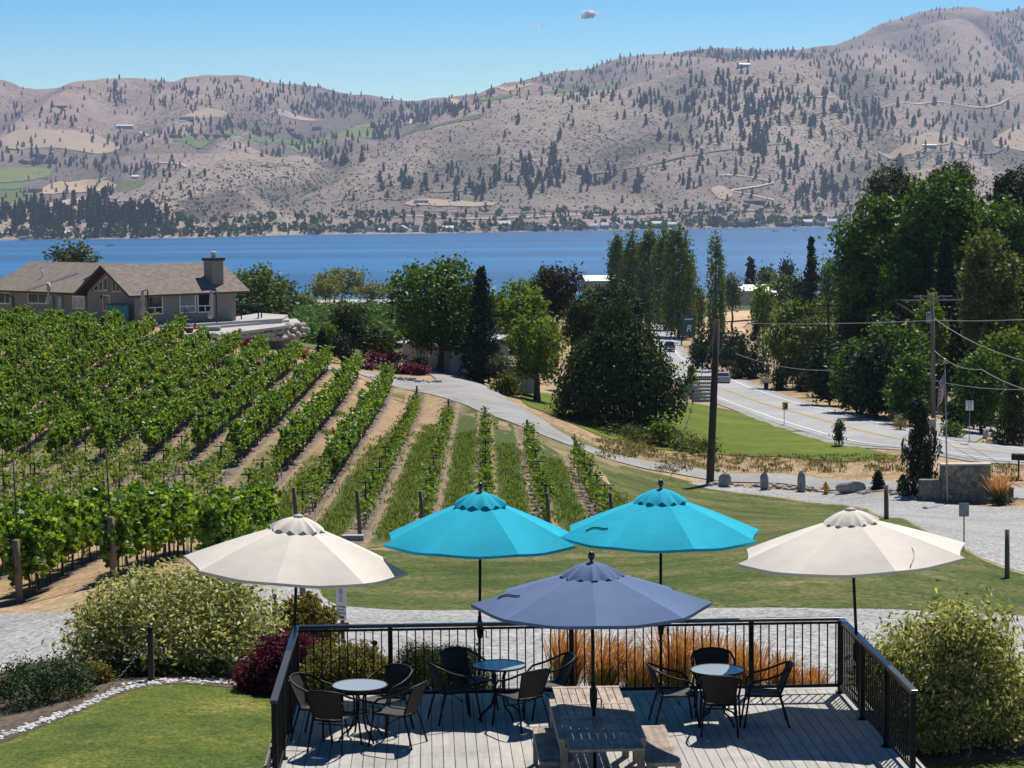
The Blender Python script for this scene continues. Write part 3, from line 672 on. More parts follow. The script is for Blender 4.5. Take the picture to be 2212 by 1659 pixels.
for px, wd_, mt in (([(1554, 380), (1600, 381), (1640, 388), (1668, 396), (1640, 404), (1600, 410), (1578, 414), (1610, 420), (1645, 428), (1672, 434)], 6, m_hroad), ([(1260, 383), (1320, 373), (1400, 358), (1480, 338)], 6, m_hcut), ([(1480, 338), (1560, 326), (1640, 318), (1700, 312)], 6, m_hcut), ([(720, 444), (840, 432), (960, 416), (1060, 404), (1180, 395)], 6, m_hcut),
    ([(720, 468), (840, 462), (960, 458), (1100, 462), (1220, 455), (1330, 462), (1440, 458), (1560, 455), (1700, 458)], 9, m_hcut), ([(850, 470), (1000, 474), (1150, 470), (1300, 466)], 6, m_hroad), ([(1660, 204), (1800, 212), (1950, 222), (2060, 226), (2180, 214)], 6, m_hroad), ([(300, 286), (320, 294), (302, 302)], 8, m_hroad), ([(700, 300), (790, 272), (880, 258), (885, 268)], 7, m_hroad), ([(340, 352), (390, 356), (400, 362)], 7, m_hroad), ([(1900, 380), (2000, 372), (2100, 366)], 6, m_hroad), ([(1980, 345), (2080, 330), (2180, 318)], 6, m_hcut), ([(130, 418), (170, 400), (230, 386)], 6, m_hroad)):
    P = [HG(*p) for p in px]; P = [(p.x, p.y) for p in P if p is not None]
    if len(P) > 1: ribbon('hill_road', P, wd_, mt, 2.6, lambda x, y: hill_z(x, y)[0], 4)

# ---- pines on the hills
pine_m = leafmat('hill_pine_needles', [(.022, .034, .020), (.040, .055, .028), (.062, .075, .036)], .1, .8, .1)
scrub_m = leafmat('hill_scrub_leaves', [(.045, .05, .032), (.08, .08, .05)], .1, .9, .05)
trunk_far = M('pine_bark', (.16, .10, .07), .9)
def far_pine(seed, slim=1.0):
    rng = np.random.default_rng(seed); P, Nn = s_conifer(rng, 1.0, .46 * slim, 46, 4, .3, .72, .08, .02)
    return leaf_arrays(P, rng.uniform(.13, .22, len(P)), Nn, rng, .75, .5)
FPV = [far_pine(s, sl) for s, sl in ((1, .8), (2, 1.0), (3, 1.25), (4, .9))]
def far_bush(seed):
    rng = np.random.default_rng(seed); P, Nn = s_lobes(rng, [(0, 0, .45, .55, .55, .5)], 8, 2, .08)
    return leaf_arrays(P, rng.uniform(.5, .8, len(P)), Nn, rng, .8, .5)
FBV = [far_bush(s) for s in (1, 2, 3)]
rf = random.Random(5)
spots = []      # (point, height, kind)
def scatter(n, ubox, vbox, hmin=11, hmax=22, poly=None, kind='pine'):
    for _ in range(n):
        u = rf.uniform(*ubox); t = (u - ubox[0]) / (ubox[1] - ubox[0]); v = rf.uniform(*vbox)
        p = HG(u, v)
        if p is not None: spots.append((p, rf.uniform(hmin, hmax), kind))
def clump(n, u, v, su, sv, hmin=13, hmax=24, kind='pine'):
    for _ in range(n):
        for _t in range(3):
            p = HG(rf.gauss(u, su), rf.gauss(v, sv))
            if p is not None and gully_at(p) > rf.uniform(-.6, .5): break
        if p is not None and p.z > LAKE + 1: spots.append((p, rf.uniform(hmin, hmax), kind))
# the hill across the water
for c in ((7, 878, 405, 9, 14), (5, 916, 392, 8, 10), (9, 968, 396, 14, 12), (12, 1010, 412, 16, 12), (8, 1050, 402, 14, 14), (6, 1085, 372, 8, 12), (16, 1140, 372, 12, 22), (14, 1150, 392, 14, 14), (14, 1195, 360, 9, 22), (10, 1205, 384, 10, 14), (8, 1170, 400, 30, 18), (9, 1268, 368, 6, 18), (12, 1272, 390, 8, 16), (7, 1300, 388, 14, 10), (8, 1380, 405, 5, 12), (6, 1330, 375, 30, 22), (3, 1210, 302, 3, 10), (3, 1120, 255, 3, 14), (5, 820, 390, 8, 12), (3, 747, 345, 4, 8), (3, 785, 345, 6, 6), (6, 1480, 405, 8, 16), (5, 1500, 390, 10, 12), (12, 1420, 240, 30, 16),
    (30, 1500, 225, 45, 22), (40, 1580, 225, 40, 28), (40, 1630, 255, 30, 34), (26, 1640, 300, 16, 22), (30, 1700, 235, 40, 26), (40, 1760, 225, 50, 24), (26, 1780, 255, 40, 20), (20, 1840, 250, 30, 18), (18, 1880, 250, 30, 14), (14, 1690, 330, 30, 18), (16, 1560, 265, 40, 22), (14, 1470, 275, 30, 22), (9, 1650, 325, 6, 16), (8, 1695, 370, 5, 22), (8, 1720, 360, 5, 16), (9, 1780, 310, 40, 14), (8, 1860, 296, 40, 10), (12, 1960, 270, 40, 10), (8, 1930, 245, 26, 8), (14, 1760, 420, 14, 16), (16, 1790, 410, 10, 16), (14, 1810, 420, 12, 18), (8, 1725, 430, 10, 16), (10, 1860, 355, 40, 14), (8, 1990, 310, 40, 12), (14, 2060, 310, 20, 30), (16, 2100, 330, 20, 22), (12, 2180, 300, 20, 22), (12, 2000, 345, 60, 12), (8, 2030, 262, 20, 10), (14, 2120, 225, 60, 24), (16, 2040, 200, 60, 20), (16, 1560, 180, 50, 14), (14, 1660, 190, 60, 18), (14, 1800, 185, 60, 16), (12, 1930, 190, 50, 14), (10, 1390, 215, 26, 14), (12, 1560, 330, 60, 24), (10, 1610, 360, 40, 24), (14, 1900, 410, 40, 14)):
    clump(*c)
# shore trees
for c in ((60, 60, 478, 60, 14, 14, 26), (70, 180, 470, 70, 16, 14, 27), (40, 260, 475, 30, 16, 16, 28), (24, 215, 440, 20, 14, 14, 26), (18, 130, 455, 40, 12, 12, 22), (26, 30, 460, 40, 14, 12, 24), (20, 300, 485, 20, 10, 14, 26)):
    clump(*c)
for k in range(520):
    u = rf.uniform(-20, 2000); p = HG(u, lin(SHORE, u) - rf.uniform(1, 17))
    if p is not None: spots.append((p, rf.uniform(7, 15), rf.choice(('pine', 'leafy', 'leafy'))))
for k in range(230):
    u = rf.uniform(300, 1900); p = HG(u, lin(BENCH, u) - rf.uniform(-12, 8))
    if p is not None: spots.append((p, rf.uniform(6, 14), rf.choice(('pine', 'leafy'))))
# left hills, saddle and fields
for c in ((40, 255, 200, 10, 22, 10, 18), (40, 350, 205, 14, 24, 10, 18), (26, 410, 205, 14, 12, 10, 17), (24, 480, 195, 20, 12, 10, 18), (60, 590, 205, 34, 18, 11, 19), (60, 680, 222, 40, 18, 11, 20), (50, 750, 225, 40, 12, 11, 19), (30, 650, 240, 50, 8, 11, 19), (30, 470, 270, 40, 8, 12, 20), (26, 400, 285, 40, 8, 12, 20), (26, 560, 285, 40, 12, 12, 20), (24, 100, 250, 40, 12, 11, 19), (16, 40, 260, 30, 14, 11, 18), (26, 170, 352, 60, 10, 12, 20), (20, 340, 370, 40, 14, 12, 20), (16, 210, 360, 40, 8, 12, 20), (20, 270, 312, 40, 8, 11, 18), (30, 60, 330, 40, 12, 11, 19), (24, 780, 245, 30, 8, 12, 20), (30, 850, 268, 20, 12, 14, 22), (44, 900, 252, 26, 12, 14, 24), (40, 960, 242, 30, 8, 14, 24), (24, 1010, 232, 24, 6, 13, 22), (34, 820, 290, 20, 10, 13, 22), (34, 720, 312, 40, 12, 13, 22), (30, 600, 330, 50, 8, 12, 20), (18, 690, 335, 40, 10, 12, 20), (30, 880, 228, 60, 6, 12, 19), (10, 300, 300, 60, 8, 12, 18)):
    clump(*c)
# right skyline forests and gullies
for c in ((60, 1420, 140, 60, 12, 11, 19), (90, 1560, 118, 60, 8, 11, 19), (70, 1660, 122, 50, 8, 11, 19), (40, 1740, 120, 40, 7, 12, 19), (34, 1300, 165, 40, 14, 11, 19), (40, 1200, 180, 40, 12, 11, 18), (110, 2190, 70, 30, 30, 11, 20), (60, 2140, 120, 40, 20, 11, 19), (60, 1990, 85, 30, 34, 10, 17), (40, 1900, 120, 40, 18, 10, 18), (40, 2080, 175, 40, 8, 13, 22), (60, 2180, 165, 30, 12, 13, 23), (30, 1830, 138, 40, 8, 12, 19), (30, 2050, 120, 40, 20, 10, 17), (26, 1280, 210, 50, 8, 12, 20), (26, 1100, 205, 60, 8, 10, 17)):
    clump(*c)
scatter(80, (0, 760), (185, 300), 8, 15); scatter(70, (1200, 2212), (150, 330), 10, 18); scatter(26, (720, 1500), (250, 440), 10, 18); scatter(60, (0, 420), (300, 430), 9, 17); scatter(30, (1500, 2212), (330, 440), 10, 18)
for i in range(90):
    u = rf.uniform(0, 2212); p = HG(u, lin(SKYL, u) + rf.uniform(.6, 5))
    if p is not None and (u < 700 or u > 1080): spots.append((p, rf.uniform(9, 17), 'pine'))
for i in range(5200):
    u = rf.uniform(60, 2212); v = rf.uniform(lin(CREST, u) - (70 if i % 3 == 0 else 0), lin(BENCH, u)); p = HG(u, v)
    if p is not None: spots.append((p, rf.uniform(1.6, 4.2), 'scrub'))
leafy_m = leafmat('shore_tree_leaves', [(.045, .075, .025), (.08, .115, .035)], .15, .7, .15)
def place(V, p, h, sx=1.0):
    a = rf.uniform(0, 6.28); c, s = math.cos(a), math.sin(a)
    Q = V * np.array((h * sx, h * sx, h)); return np.stack([Q[:, 0] * c - Q[:, 1] * s + p.x, Q[:, 0] * s + Q[:, 1] * c + p.y, Q[:, 2] + p.z - .2], 1)
big = [s for s in spots if s[2] == 'pine']; big.sort(key=lambda s: -s[1] / s[0].y)
protos = []
for V in FPV:
    me = quads_mesh('pine_crown', V, pine_m); mt = MB().tube([(0, 0, -.02), (0, 0, .5), (0, 0, .9)], [.022, .016, .005], 5).mesh('pine_trunk', trunk_far); protos.append((me, mt))
def far_tree(p, h, k):
    o = thing('pine_tree', 'dark pine growing on the dry hills across the lake', 'pine tree', (p.x, p.y, p.z - .2), rf.uniform(0, 6.28), 'pines on the hills across the lake')
    o.scale = (h, h, h); link('crown', protos[k][0], o); link('trunk', protos[k][1], o)
for p, h, _ in big[:300]: far_tree(p, h, rf.randrange(4))
rest = [place(FPV[rf.randrange(4)], p, h) for p, h, _ in big[300:]]
tag(link('pine_forest', quads_mesh('pine_forest', np.concatenate(rest), pine_m)), 'smaller dark pines thinly covering the far brown hills', 'pine forest', kind='stuff')
tag(link('hillside_scrub', quads_mesh('hillside_scrub', np.concatenate([place(FBV[rf.randrange(3)], p, h) for p, h, k in spots if k == 'scrub']), scrub_m)), 'low grey green scrub dotted over the dry hill across the lake', 'scrub', kind='stuff')
tag(link('shore_thicket', quads_mesh('shore_thicket', np.concatenate([place(FBV[rf.randrange(3)], p, h) for p, h, k in spots if k == 'leafy']), leafy_m)), 'leafy green trees crowded along the far lake shore', 'trees', kind='stuff')

# ---- houses across the lake
m_wallw = M('white_siding', (.66, .65, .62), .8, .08, .3); m_wallg = M('grey_siding', (.34, .34, .34), .8, .1, .3); m_wallb = M('brown_siding', (.20, .14, .10), .8, .1, .3)
m_roofd = M('dark_shingle', (.13, .115, .11), .9, .15, .3); m_roofl = M('bright_metal_roof', (.72, .73, .74), .5, .05, .3); m_glass = M('dark_glazing', (.03, .04, .05), .15, .1, 1, spec=.6)
def small_house(u, v, wpx, hpx, wall, roof, label, gable=False, group=None, rz=None):
    p = HG(u, v)
    if p is None: return
    k = p.y / F_; w_, h = wpx * k, hpx * k; d = max(6, w_ * .6)
    o = thing('lake_house', label, 'house', (p.x, p.y, p.z - .5), rz if rz is not None else rf.uniform(-.3, .3), group)
    MB().box((0, 0, h * .3), (w_, d, h * .6 + 1)).build('wall', wall, o)
    r = MB()
    if gable: pr = [(-w_ / 2 - .6, h * .58), (0, h), (w_ / 2 + .6, h * .58), (w_ / 2 + .6, h * .5), (0, h * .9), (-w_ / 2 - .6, h * .5)]; ax = 1
    else: pr = [(-d / 2 - .6, h * .58), (0, h), (d / 2 + .6, h * .58), (d / 2 + .6, h * .5), (0, h * .9), (-d / 2 - .6, h * .5)]; ax = 0
    L = (d if ax else w_) / 2 + .6; vs = []
    for s in (-L, L): vs += [(a, s, b) if ax else (s, a, b) for a, b in pr]
    r.add(vs, [(5, 4, 3, 2, 1, 0), (6, 7, 8, 9, 10, 11)] + [(i, (i + 1) % 6, 6 + (i + 1) % 6, 6 + i) for i in range(6)]); r.build('roof', roof, o)
    wn = MB()
    for i in range(max(1, int(w_ / 4))): wn.box((-w_ / 2 + (i + .5) * w_ / max(1, int(w_ / 4)), -d / 2 - .03, h * .3), (1.8, .1, 1.6))
    wn.build('window', m_glass, o)
GS = 'houses along the far shore'
HS = [(742, 499, 26, 9, m_wallg, m_roofl), (772, 501, 12, 9, m_wallw, m_roofl), (800, 499, 18, 12, m_wallw, m_roofd), (826, 501, 16, 9, m_wallw, m_roofl), (868, 500, 24, 14, m_wallg, m_roofl), (898, 500, 14, 14, m_wallg, m_roofd), (920, 500, 18, 12, m_wallw, m_roofl), (968, 499, 24, 12, m_wallw, m_roofl), (1010, 498, 14, 8, m_wallb, m_roofd),
      (1142, 497, 20, 12, m_wallw, m_roofl), (1170, 496, 22, 13, m_wallw, m_roofl), (1200, 496, 20, 13, m_wallw, m_roofl), (1228, 495, 18, 11, m_wallw, m_roofd), (1252, 495, 18, 15, m_wallw, m_roofl), (1283, 495, 18, 13, m_wallw, m_roofl), (1306, 494, 16, 14, m_wallg, m_roofl), (1330, 493, 18, 14, m_wallw, m_roofl), (1358, 492, 20, 16, m_wallw, m_roofl), (1390, 492, 16, 12, m_wallw, m_roofl), (1418, 491, 22, 14, m_wallg, m_roofl), (1452, 491, 20, 12, m_wallw, m_roofl),
      (1580, 489, 14, 12, m_wallg, m_roofd), (1604, 489, 24, 16, m_wallb, m_roofd), (1636, 488, 14, 10, m_wallg, m_roofl), (1694, 488, 30, 10, m_wallb, m_roofd), (1744, 487, 20, 14, m_wallg, m_roofl), (1772, 487, 18, 10, m_wallb, m_roofd), (1798, 486, 20, 14, m_wallw, m_roofl)]
for i, a in enumerate(HS): small_house(*a, 'small pale house at the water edge of the far shore', rf.random() < .35, GS)
small_house(1090, 495, 26, 19, m_wallw, m_roofl, 'tallest white boxy house on the far shore below the bare hill', False, None, .1)
small_house(146, 510, 20, 12, m_wallw, m_roofl, 'bright white house among dark pines on the far shore', False, None, .3)
small_house(8, 506, 24, 6, m_wallw, m_roofl, 'low white roofed house under the pines at the far shore', False, None, .1)
small_house(56, 516, 26, 7, m_wallw, m_roofd, 'long low lakefront house beside a pale beach', False, None, .1)
GH = 'houses on the plateau fields'
for u, v, w_, h in ((375, 296, 18, 8), (420, 295, 16, 8), (445, 296, 18, 8), (470, 297, 18, 9), (490, 297, 16, 9), (555, 292, 20, 8), (585, 292, 16, 8), (625, 284, 22, 9), (640, 296, 24, 10), (685, 280, 20, 8), (85, 340, 26, 10), (110, 352, 24, 12), (78, 354, 22, 12), (52, 352, 20, 8)): small_house(u, v, w_, h, m_wallb, m_roofd, 'dark brown house among fields on the plateau across the lake', True, GH)
small_house(1608, 144, 22, 8, m_wallg, m_roofl, 'long house with a bright roof on the front hill crest', False, None, .1)
small_house(2007, 317, 30, 6, m_wallw, m_roofl, 'long shed with a pale roof high on the dry slope', False, None, .05)
small_house(910, 438, 30, 7, m_wallg, m_roofd, 'grey ranch house alone on the lower dry hillside', False, None, .05)
small_house(1630, 438, 46, 8, m_wallb, m_roofd, 'long dark house under the zigzag dirt road', False, None, .05)
small_house(1770, 422, 26, 9, m_wallg, m_roofd, 'grey house between tall pines above the far shore', False, None, .1)
small_house(840, 222, 16, 5, m_wallw, m_roofl, 'white barn in the saddle on the skyline', False, None, .1)
small_house(130, 232, 28, 5, m_wallb, m_roofd, 'brown ranch house on the upper hill spur', False, None, .1)
small_house(270, 276, 34, 7, m_wallg, m_roofl, 'grey house in the valley mouth below the gullies', False, None, .1)
small_house(404, 258, 30, 7, m_wallg, m_roofd, 'grey house on the rounded golden knoll', False, None, .1)
small_house(292, 385, 14, 7, m_wallw, m_roofl, 'white roofed barn beside the green strip of orchard', False, None, .3)
small_house(76, 415, 30, 12, m_wallb, m_roofd, 'dark farm house between the green fields across the lake', False, None, .3)
p = HG(517, 176)
if p: tag(MB().lathe([(7, -3), (7, 1), (6.6, 4), (5, 7), (2.5, 9), (.1, 9.6)], (0, 0, 0), 14).build('dome_building', m_wallw, None, p), 'small white dome on the ridge line', 'dome')
p = HG(1216, 152)
if p: tag(MB().tube([(0, 0, -1), (0, 0, 20)], [.5, .3], 5).build('radio_mast', m_wallg, None, p), 'thin radio mast standing on the skyline ridge', 'mast')
# boats and wakes
m_foam = M('wake_foam', (.75, .78, .8), .8, .1, .2)
for i, (u, v, L, lab) in enumerate(((1672, 500, 120, 'small white motorboat trailing a long wake near the far shore'), (1716, 499, 70, 'small white motorboat ahead of a short wake near the far shore'), (236, 532, 60, 'small white motorboat with a wake in front of the far pines'), (52, 520, 55, 'small white motorboat close to the pine covered shore'))):
    Y = LAKE / ray(u, v).z; p = W(u, v, Y); o = thing('motorboat', lab, 'boat', (p.x, p.y, LAKE))
    MB().add([(-4, -1.2, .1), (3, -1.2, .1), (5.5, 0, .5), (3, 1.2, .1), (-4, 1.2, .1), (-4, -1.4, 1.3), (3, -1.4, 1.4), (6.4, 0, 1.8), (3, 1.4, 1.4), (-4, 1.4, 1.3)], [(0, 1, 6, 5), (1, 2, 7, 6), (2, 3, 8, 7), (3, 4, 9, 8), (4, 0, 5, 9), (5, 6, 7, 8, 9), (4, 3, 2, 1, 0)]).build('hull', m_wallw, o)
    MB().box((.3, 0, 1.9), (1.8, 1.8, 1.1), bev=.25).build('windscreen', m_glass, o)
    f = MB(); f.add([(-4, -1, LAKE + .12), (-4, 1, LAKE + .12), (-L * .5, 4.5, LAKE + .12), (-L, 2.5, LAKE + .12), (-L * .8, 0, LAKE + .12), (-L, -2.5, LAKE + .12), (-L * .5, -4.5, LAKE + .12)], [(0, 1, 2, 4), (2, 3, 4), (4, 5, 6), (0, 4, 6)])
    f.v = [(a + p.x, b + p.y, c) for a, b, c in f.v]; tag(f.build('wake', m_foam), kind='stuff')

# ---- clouds and air
m_cloud = leafmat('cloud_white', [(.9, .9, .9), (.97, .97, .97)], .5, 1, 0, (1, 1, 1))
for u, v, wpx, hpx, n_, lab in ((1273, 31, 36, 17, 210, 'small white puffy cloud alone in the blue sky'), (1163, 57, 30, 5, 42, 'faint thin wisp of cloud below the puffy cloud')):
    p = W(u, v, 14000); k = 14000 / F_; rng = np.random.default_rng(int(u)); c = rng.normal(size=(14, 3)) * np.array((.40, .3, .34))
    P = np.repeat(c, n_ // 14, 0) + rng.normal(size=((n_ // 14) * 14, 3)) * np.array((.2, .2, .16)); P *= np.array((wpx * k * .5, wpx * k * .4, hpx * k * .6))
    tag(link('cloud', quads_mesh('cloud', leaf_arrays(P, rng.uniform(14, 30, len(P)) * (1 if u > 1200 else .5), P * 0, rng, .9, 0), m_cloud), None, p), lab, 'cloud', kind='thing')
HAZE_D = 4.9e-5
m, n, out = newmat('thin_air'); v = n.nodes.new('ShaderNodeVolumePrincipled')
v.inputs['Color'].default_value = (.60, .74, 1.0, 1); v.inputs['Density'].default_value = HAZE_D; v.inputs['Anisotropy'].default_value = .15
n.links.new(v.outputs[0], out.inputs['Volume'])
zt = float(HZ.max()) + 40
mb = MB().box((0, 5100, (zt + LAKE - 62) / 2), (11000, 10600, zt - LAKE + 62)); hz = tag(mb.build('haze', m), kind='stuff')
# ------------------------------------------------------------------ leaves, bark
L_walnut = leafmat('walnut_leaves', [(0.03564, 0.081, 0.01296), (0.0648, 0.1296, 0.01944), (0.1053, 0.1864, 0.0324)], .3, 0.54, 0.28)
L_light = leafmat('light_leaves', [(0.06875, 0.1169, 0.0165), (0.1169, 0.1788, 0.02475), (0.1788, 0.2475, 0.04125)], .35, 0.62, 0.22)
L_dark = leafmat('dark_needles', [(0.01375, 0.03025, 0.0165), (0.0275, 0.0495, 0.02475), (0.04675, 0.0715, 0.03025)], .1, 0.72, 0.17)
L_spruce = leafmat('blue_spruce_needles', [(0.0192, 0.036, 0.0264), (0.036, 0.06, 0.0408), (0.06, 0.09, 0.06)], .1, 0.72, 0.17)
L_yew = leafmat('yew_needles', [(0.0216, 0.0405, 0.01215), (0.0405, 0.0675, 0.0189), (0.07425, 0.1013, 0.027)], .15, 0.67, 0.17)
L_pine = leafmat('pine_needles', [(0.04025, 0.05175, 0.023), (0.069, 0.08625, 0.0345), (0.09775, 0.1092, 0.05175)], .15, 0.72, 0.14)
L_brown = leafmat('tired_pine_needles', [(.035, .035, .02), (.06, .055, .03), (.085, .07, .04)], .12, 0.82, 0.11)
L_olive = leafmat('olive_leaves', [(.06, .085, .025), (.10, .125, .036), (.15, .165, .05)], .3, .6, .2)
L_mugo = leafmat('mugo_needles', [(.020, .045, .018), (.040, .078, .028), (.075, .12, .045)], .15, .6, .2)
L_poplar = leafmat('poplar_leaves', [(.06, .10, .022), (.10, .15, .035), (.16, .205, .055)], .25, 0.5700000000000001, 0.25)
L_willow = leafmat('willow_leaves', [(0.069, 0.1092, 0.0322), (0.1092, 0.1552, 0.046), (0.1552, 0.207, 0.069)], .3, 0.62, 0.19)
L_gold = leafmat('golden_leaves', [(.11, .125, .028), (.17, .175, .04), (.23, .22, .06)], .3, 0.67, 0.17)
L_bluish = leafmat('grey_green_leaves', [(.05, .075, .04), (.085, .115, .06), (.12, .15, .08)], .25, 0.62, 0.22)
L_burg = leafmat('burgundy_leaves', [(0.054, 0.012, 0.0216), (0.102, 0.0192, 0.036), (0.168, 0.042, 0.06)], .3, 0.62, 0.19, (1.5, .7, .8))
L_varieg = leafmat('variegated_leaves', [(.07, .10, .022), (.26, .28, .085), (.48, .47, .19), (.68, .65, .36)], .36, 0.5, 0.28, (1.25, 1.2, .6))
L_juni = leafmat('juniper_tips', [(.03, .05, .008), (.07, .095, .012), (.16, .18, .02)], .2, 0.67, 0.17)
L_spirea = leafmat('spirea_leaves', [(.05, .075, .015), (.12, .13, .03), (.26, .22, .07), (.32, .22, .09)], .3, 0.5700000000000001, 0.22)
L_vine = leafmat('vine_leaves', [(0.04234, 0.09374, 0.0121), (0.08316, 0.1633, 0.02117), (0.1512, 0.257, 0.03326), (0.3024, 0.3931, 0.05292)], .42, 0.45, 0.33)
L_vine2 = leafmat('young_vine_leaves', [(0.072, 0.12, 0.0144), (0.132, 0.198, 0.024), (0.216, 0.282, 0.048)], .4, 0.5, 0.28)
L_weed = leafmat('weed_blades', [(.06, .11, .022), (.11, .165, .04), (.18, .21, .07)], .45, 0.82, 0.11)
L_feather = leafmat('feather_grass_plumes', [(.80, .56, .30), (0.414, 0.184, 0.05175), (0.6325, 0.322, 0.09775), (0.782, 0.46, 0.184)], .35, 0.82, 0.11, (1.1, .9, .6))
L_fblade = leafmat('feather_grass_blades', [(.09, .11, .03), (.17, .17, .05), (.30, .22, .08)], .3, 0.72, 0.11)
L_rust = leafmat('rusty_leaves', [(.08, .085, .02), (.16, .13, .03), (.24, .17, .05)], .3, 0.62, 0.17)
m_bark = M('bark', (.085, .062, .048), .95, .3, 3, .6, 14); m_barkg = M('grey_bark', (.22, .20, .18), .95, .25, 2, .5, 10); m_wood = M('weathered_post', (.20, .145, .10), .9, .3, 4, .5, 22, stretch=(1, 1, .15))

def trunk_mb(h, r, rng, lean=(0, 0), limbs=5, start=.35, spread=.35):
    mb = MB(); n = 7; p = [(lean[0] * (i / n) ** 1.3 * h + rng.uniform(-.02, .02) * h, lean[1] * (i / n) ** 1.3 * h, h * i / n - (.25 if i == 0 else 0)) for i in range(n + 1)]
    mb.tube(p, [r * (1.25 if i == 0 else 1) * (1 - .8 * i / n) for i in range(n + 1)], 8)
    for k in range(limbs):
        i = rng.randint(max(1, int(start * n)), n - 1); a = rng.uniform(0, 6.28); L = h * spread * rng.uniform(.6, 1.1); b = Vector(p[i])
        q = [b + Vector((math.cos(a) * L * t, math.sin(a) * L * t, L * .75 * t ** .8)) for t in (0, .3, .65, 1)]
        mb.tube(q, [r * .5 * (1 - .8 * i / n) + .02, r * .34, r * .2, .012], 5)
    return mb

LBL = {}
def tree(name, label, u, vt, vb, wpx, Y, kind, mat, cat='tree', n=1.0, seed=None, bark=None, group=None, depth=1.0, base_v=None, **kw):
    """a plant standing at distance Y whose crown top, bottom and width in the photo are known"""
    seed = seed or (int(u) * 7 + int(vt)) % 99991; rng = np.random.default_rng(seed); rr = random.Random(seed); k = Y / F_
    g = W(u, vb, Y); zb = T(g.x, Y); top = W(u, vt, Y).z; h = top - zb; w_ = wpx * k
    cb = g.z - zb if g.z - zb > 0 else 0           # underside of the crown above ground
    o = thing(name, label, cat, (g.x, Y, zb), 0, group)
    ls = kw.get('leaf', max(.07, .0016 * Y)); nn = n
    if kind in ('round', 'bush', 'mound', 'willow', 'pine'):
        hc = h - cb; lobes = []; nl = int(kw.get('lobes', 11) * 2.6)
        if kind == 'mound':
            lobes.append((0, 0, cb + hc * .30, w_ * .40, w_ * .40 * depth, hc * .46)); lobes.append((0, 0, cb + hc * .14, w_ * .45, w_ * .45 * depth, hc * .22))
            for i in range(nl):
                az = 2.4 * i + rr.uniform(-.3, .3); el = math.asin(rr.uniform(.02, .98)); d = rr.uniform(.70, .92); s = rr.uniform(.085, .16) * (1.2 if rr.random() < .2 else 1)
                lobes.append((w_ * .5 * d * math.cos(az) * math.cos(el), w_ * .5 * d * math.sin(az) * math.cos(el) * depth, cb + hc * (.08 + .78 * d * math.sin(el)), w_ * s, w_ * s, max(w_ * s * .8, hc * s * 1.1)))
        else:
            lobes.append((0, 0, cb + hc * .5, w_ * .30, w_ * .30 * depth, hc * .36))
            for i in range(nl):
                az = 2.4 * i + rr.uniform(-.4, .4); zc = -1 + 2 * (i + .5) / nl; zc = max(-.8, zc) + rr.uniform(-.1, .1); pr = math.sqrt(max(.05, 1 - (zc * .95) ** 2)) * (1 if zc > -.1 else .9); d = rr.uniform(.62, .84); s = rr.uniform(.10, .175)
                lobes.append((w_ * .5 * d * pr * math.cos(az), w_ * .5 * d * pr * math.sin(az) * depth, cb + hc * (.5 + .40 * zc), w_ * s, w_ * s, max(min(w_, hc) * s * .85, hc * s * .6)))
        area = w_ * hc * 3.2; per = 12 if kind != 'pine' else 16
        ncl = int(min(5200 if Y < 60 else 3400, max(60, nn * area / (ls * ls) * (4.6 if kind != 'pine' else 6) / per))); sig = ls * kw.get('sig', .9)
        P, Nn = s_lobes(rng, lobes, ncl, per, sig, .4, .04 if kind in ('bush', 'mound') else cb * .8)
        S = ls * rng.uniform(.6, 1.35, len(P)); asp = kw.get('asp', .7)
        if kind == 'willow':
            down = np.zeros_like(P); down[:, 2] = -1; V = leaf_arrays(P, S * 1.7, Nn, rng, .3, .6, down, .75)
        elif kind == 'pine': V = leaf_arrays(P, S * 1.25, Nn, rng, .35, .5)
        else: V = leaf_arrays(P, S, Nn, rng, asp, 1.0)
    elif kind == 'conifer':
        w2 = w_ * 1.3; nb = int(min(1600, max(110, nn * w2 * h / (ls * ls) * .8))); P, Nn = s_conifer(rng, h, w2, nb, 10, kw.get('droop', .3), kw.get('p', .85), kw.get('base', .04) + cb / h, ls * .35, kw.get('whorl', 0))
        V = leaf_arrays(P, ls * rng.uniform(.7, 1.4, len(P)), Nn, rng, .55, .7)
    elif kind == 'column':
        lobes = [(0, 0, h * .5, w_ * .26, w_ * .26, h * .44)]; nl = 46; tp = kw.get('top', .62)
        for i in range(nl):
            t = cb / h + .03 + (.95 - cb / h) * (i + .5) / nl; prof = min(1, ((1 - t) / (1 - tp)) ** .65) * min(1, .5 + t * 2.4); az = 2.4 * i + rr.uniform(-.3, .3); s = rr.uniform(.13, .21); d = rr.uniform(.60, .82)
            lobes.append((w_ * .5 * prof * d * math.cos(az), w_ * .5 * prof * d * math.sin(az), h * t, w_ * s * (.45 + .55 * prof), w_ * s * (.45 + .55 * prof), min(h * .085, w_ * .8)))
        ncl = int(min(3000, max(120, nn * w_ * h * 2.6 / (ls * ls) * 4.6 / 12))); P, Nn = s_lobes(rng, lobes, ncl, 12, ls * .8, .4, .05, 1.6)
        upv = np.zeros_like(P); upv[:, 2] = 1; V = leaf_arrays(P, ls * rng.uniform(.6, 1.3, len(P)), Nn, rng, .65, 1.0, upv, .35)
    zt = np.percentile(V[:, 2], 99.6); V[:, 2] = np.where(V[:, 2] > cb, cb + (V[:, 2] - cb) * (h - cb) / max(.1, zt - cb), V[:, 2])
    wx_ = (np.percentile(V[:, 0], 99.2) - np.percentile(V[:, 0], .8)); V[:, 0] *= min(1.6, w_ / wx_); V[:, 1] *= min(1.6, w_ / wx_)
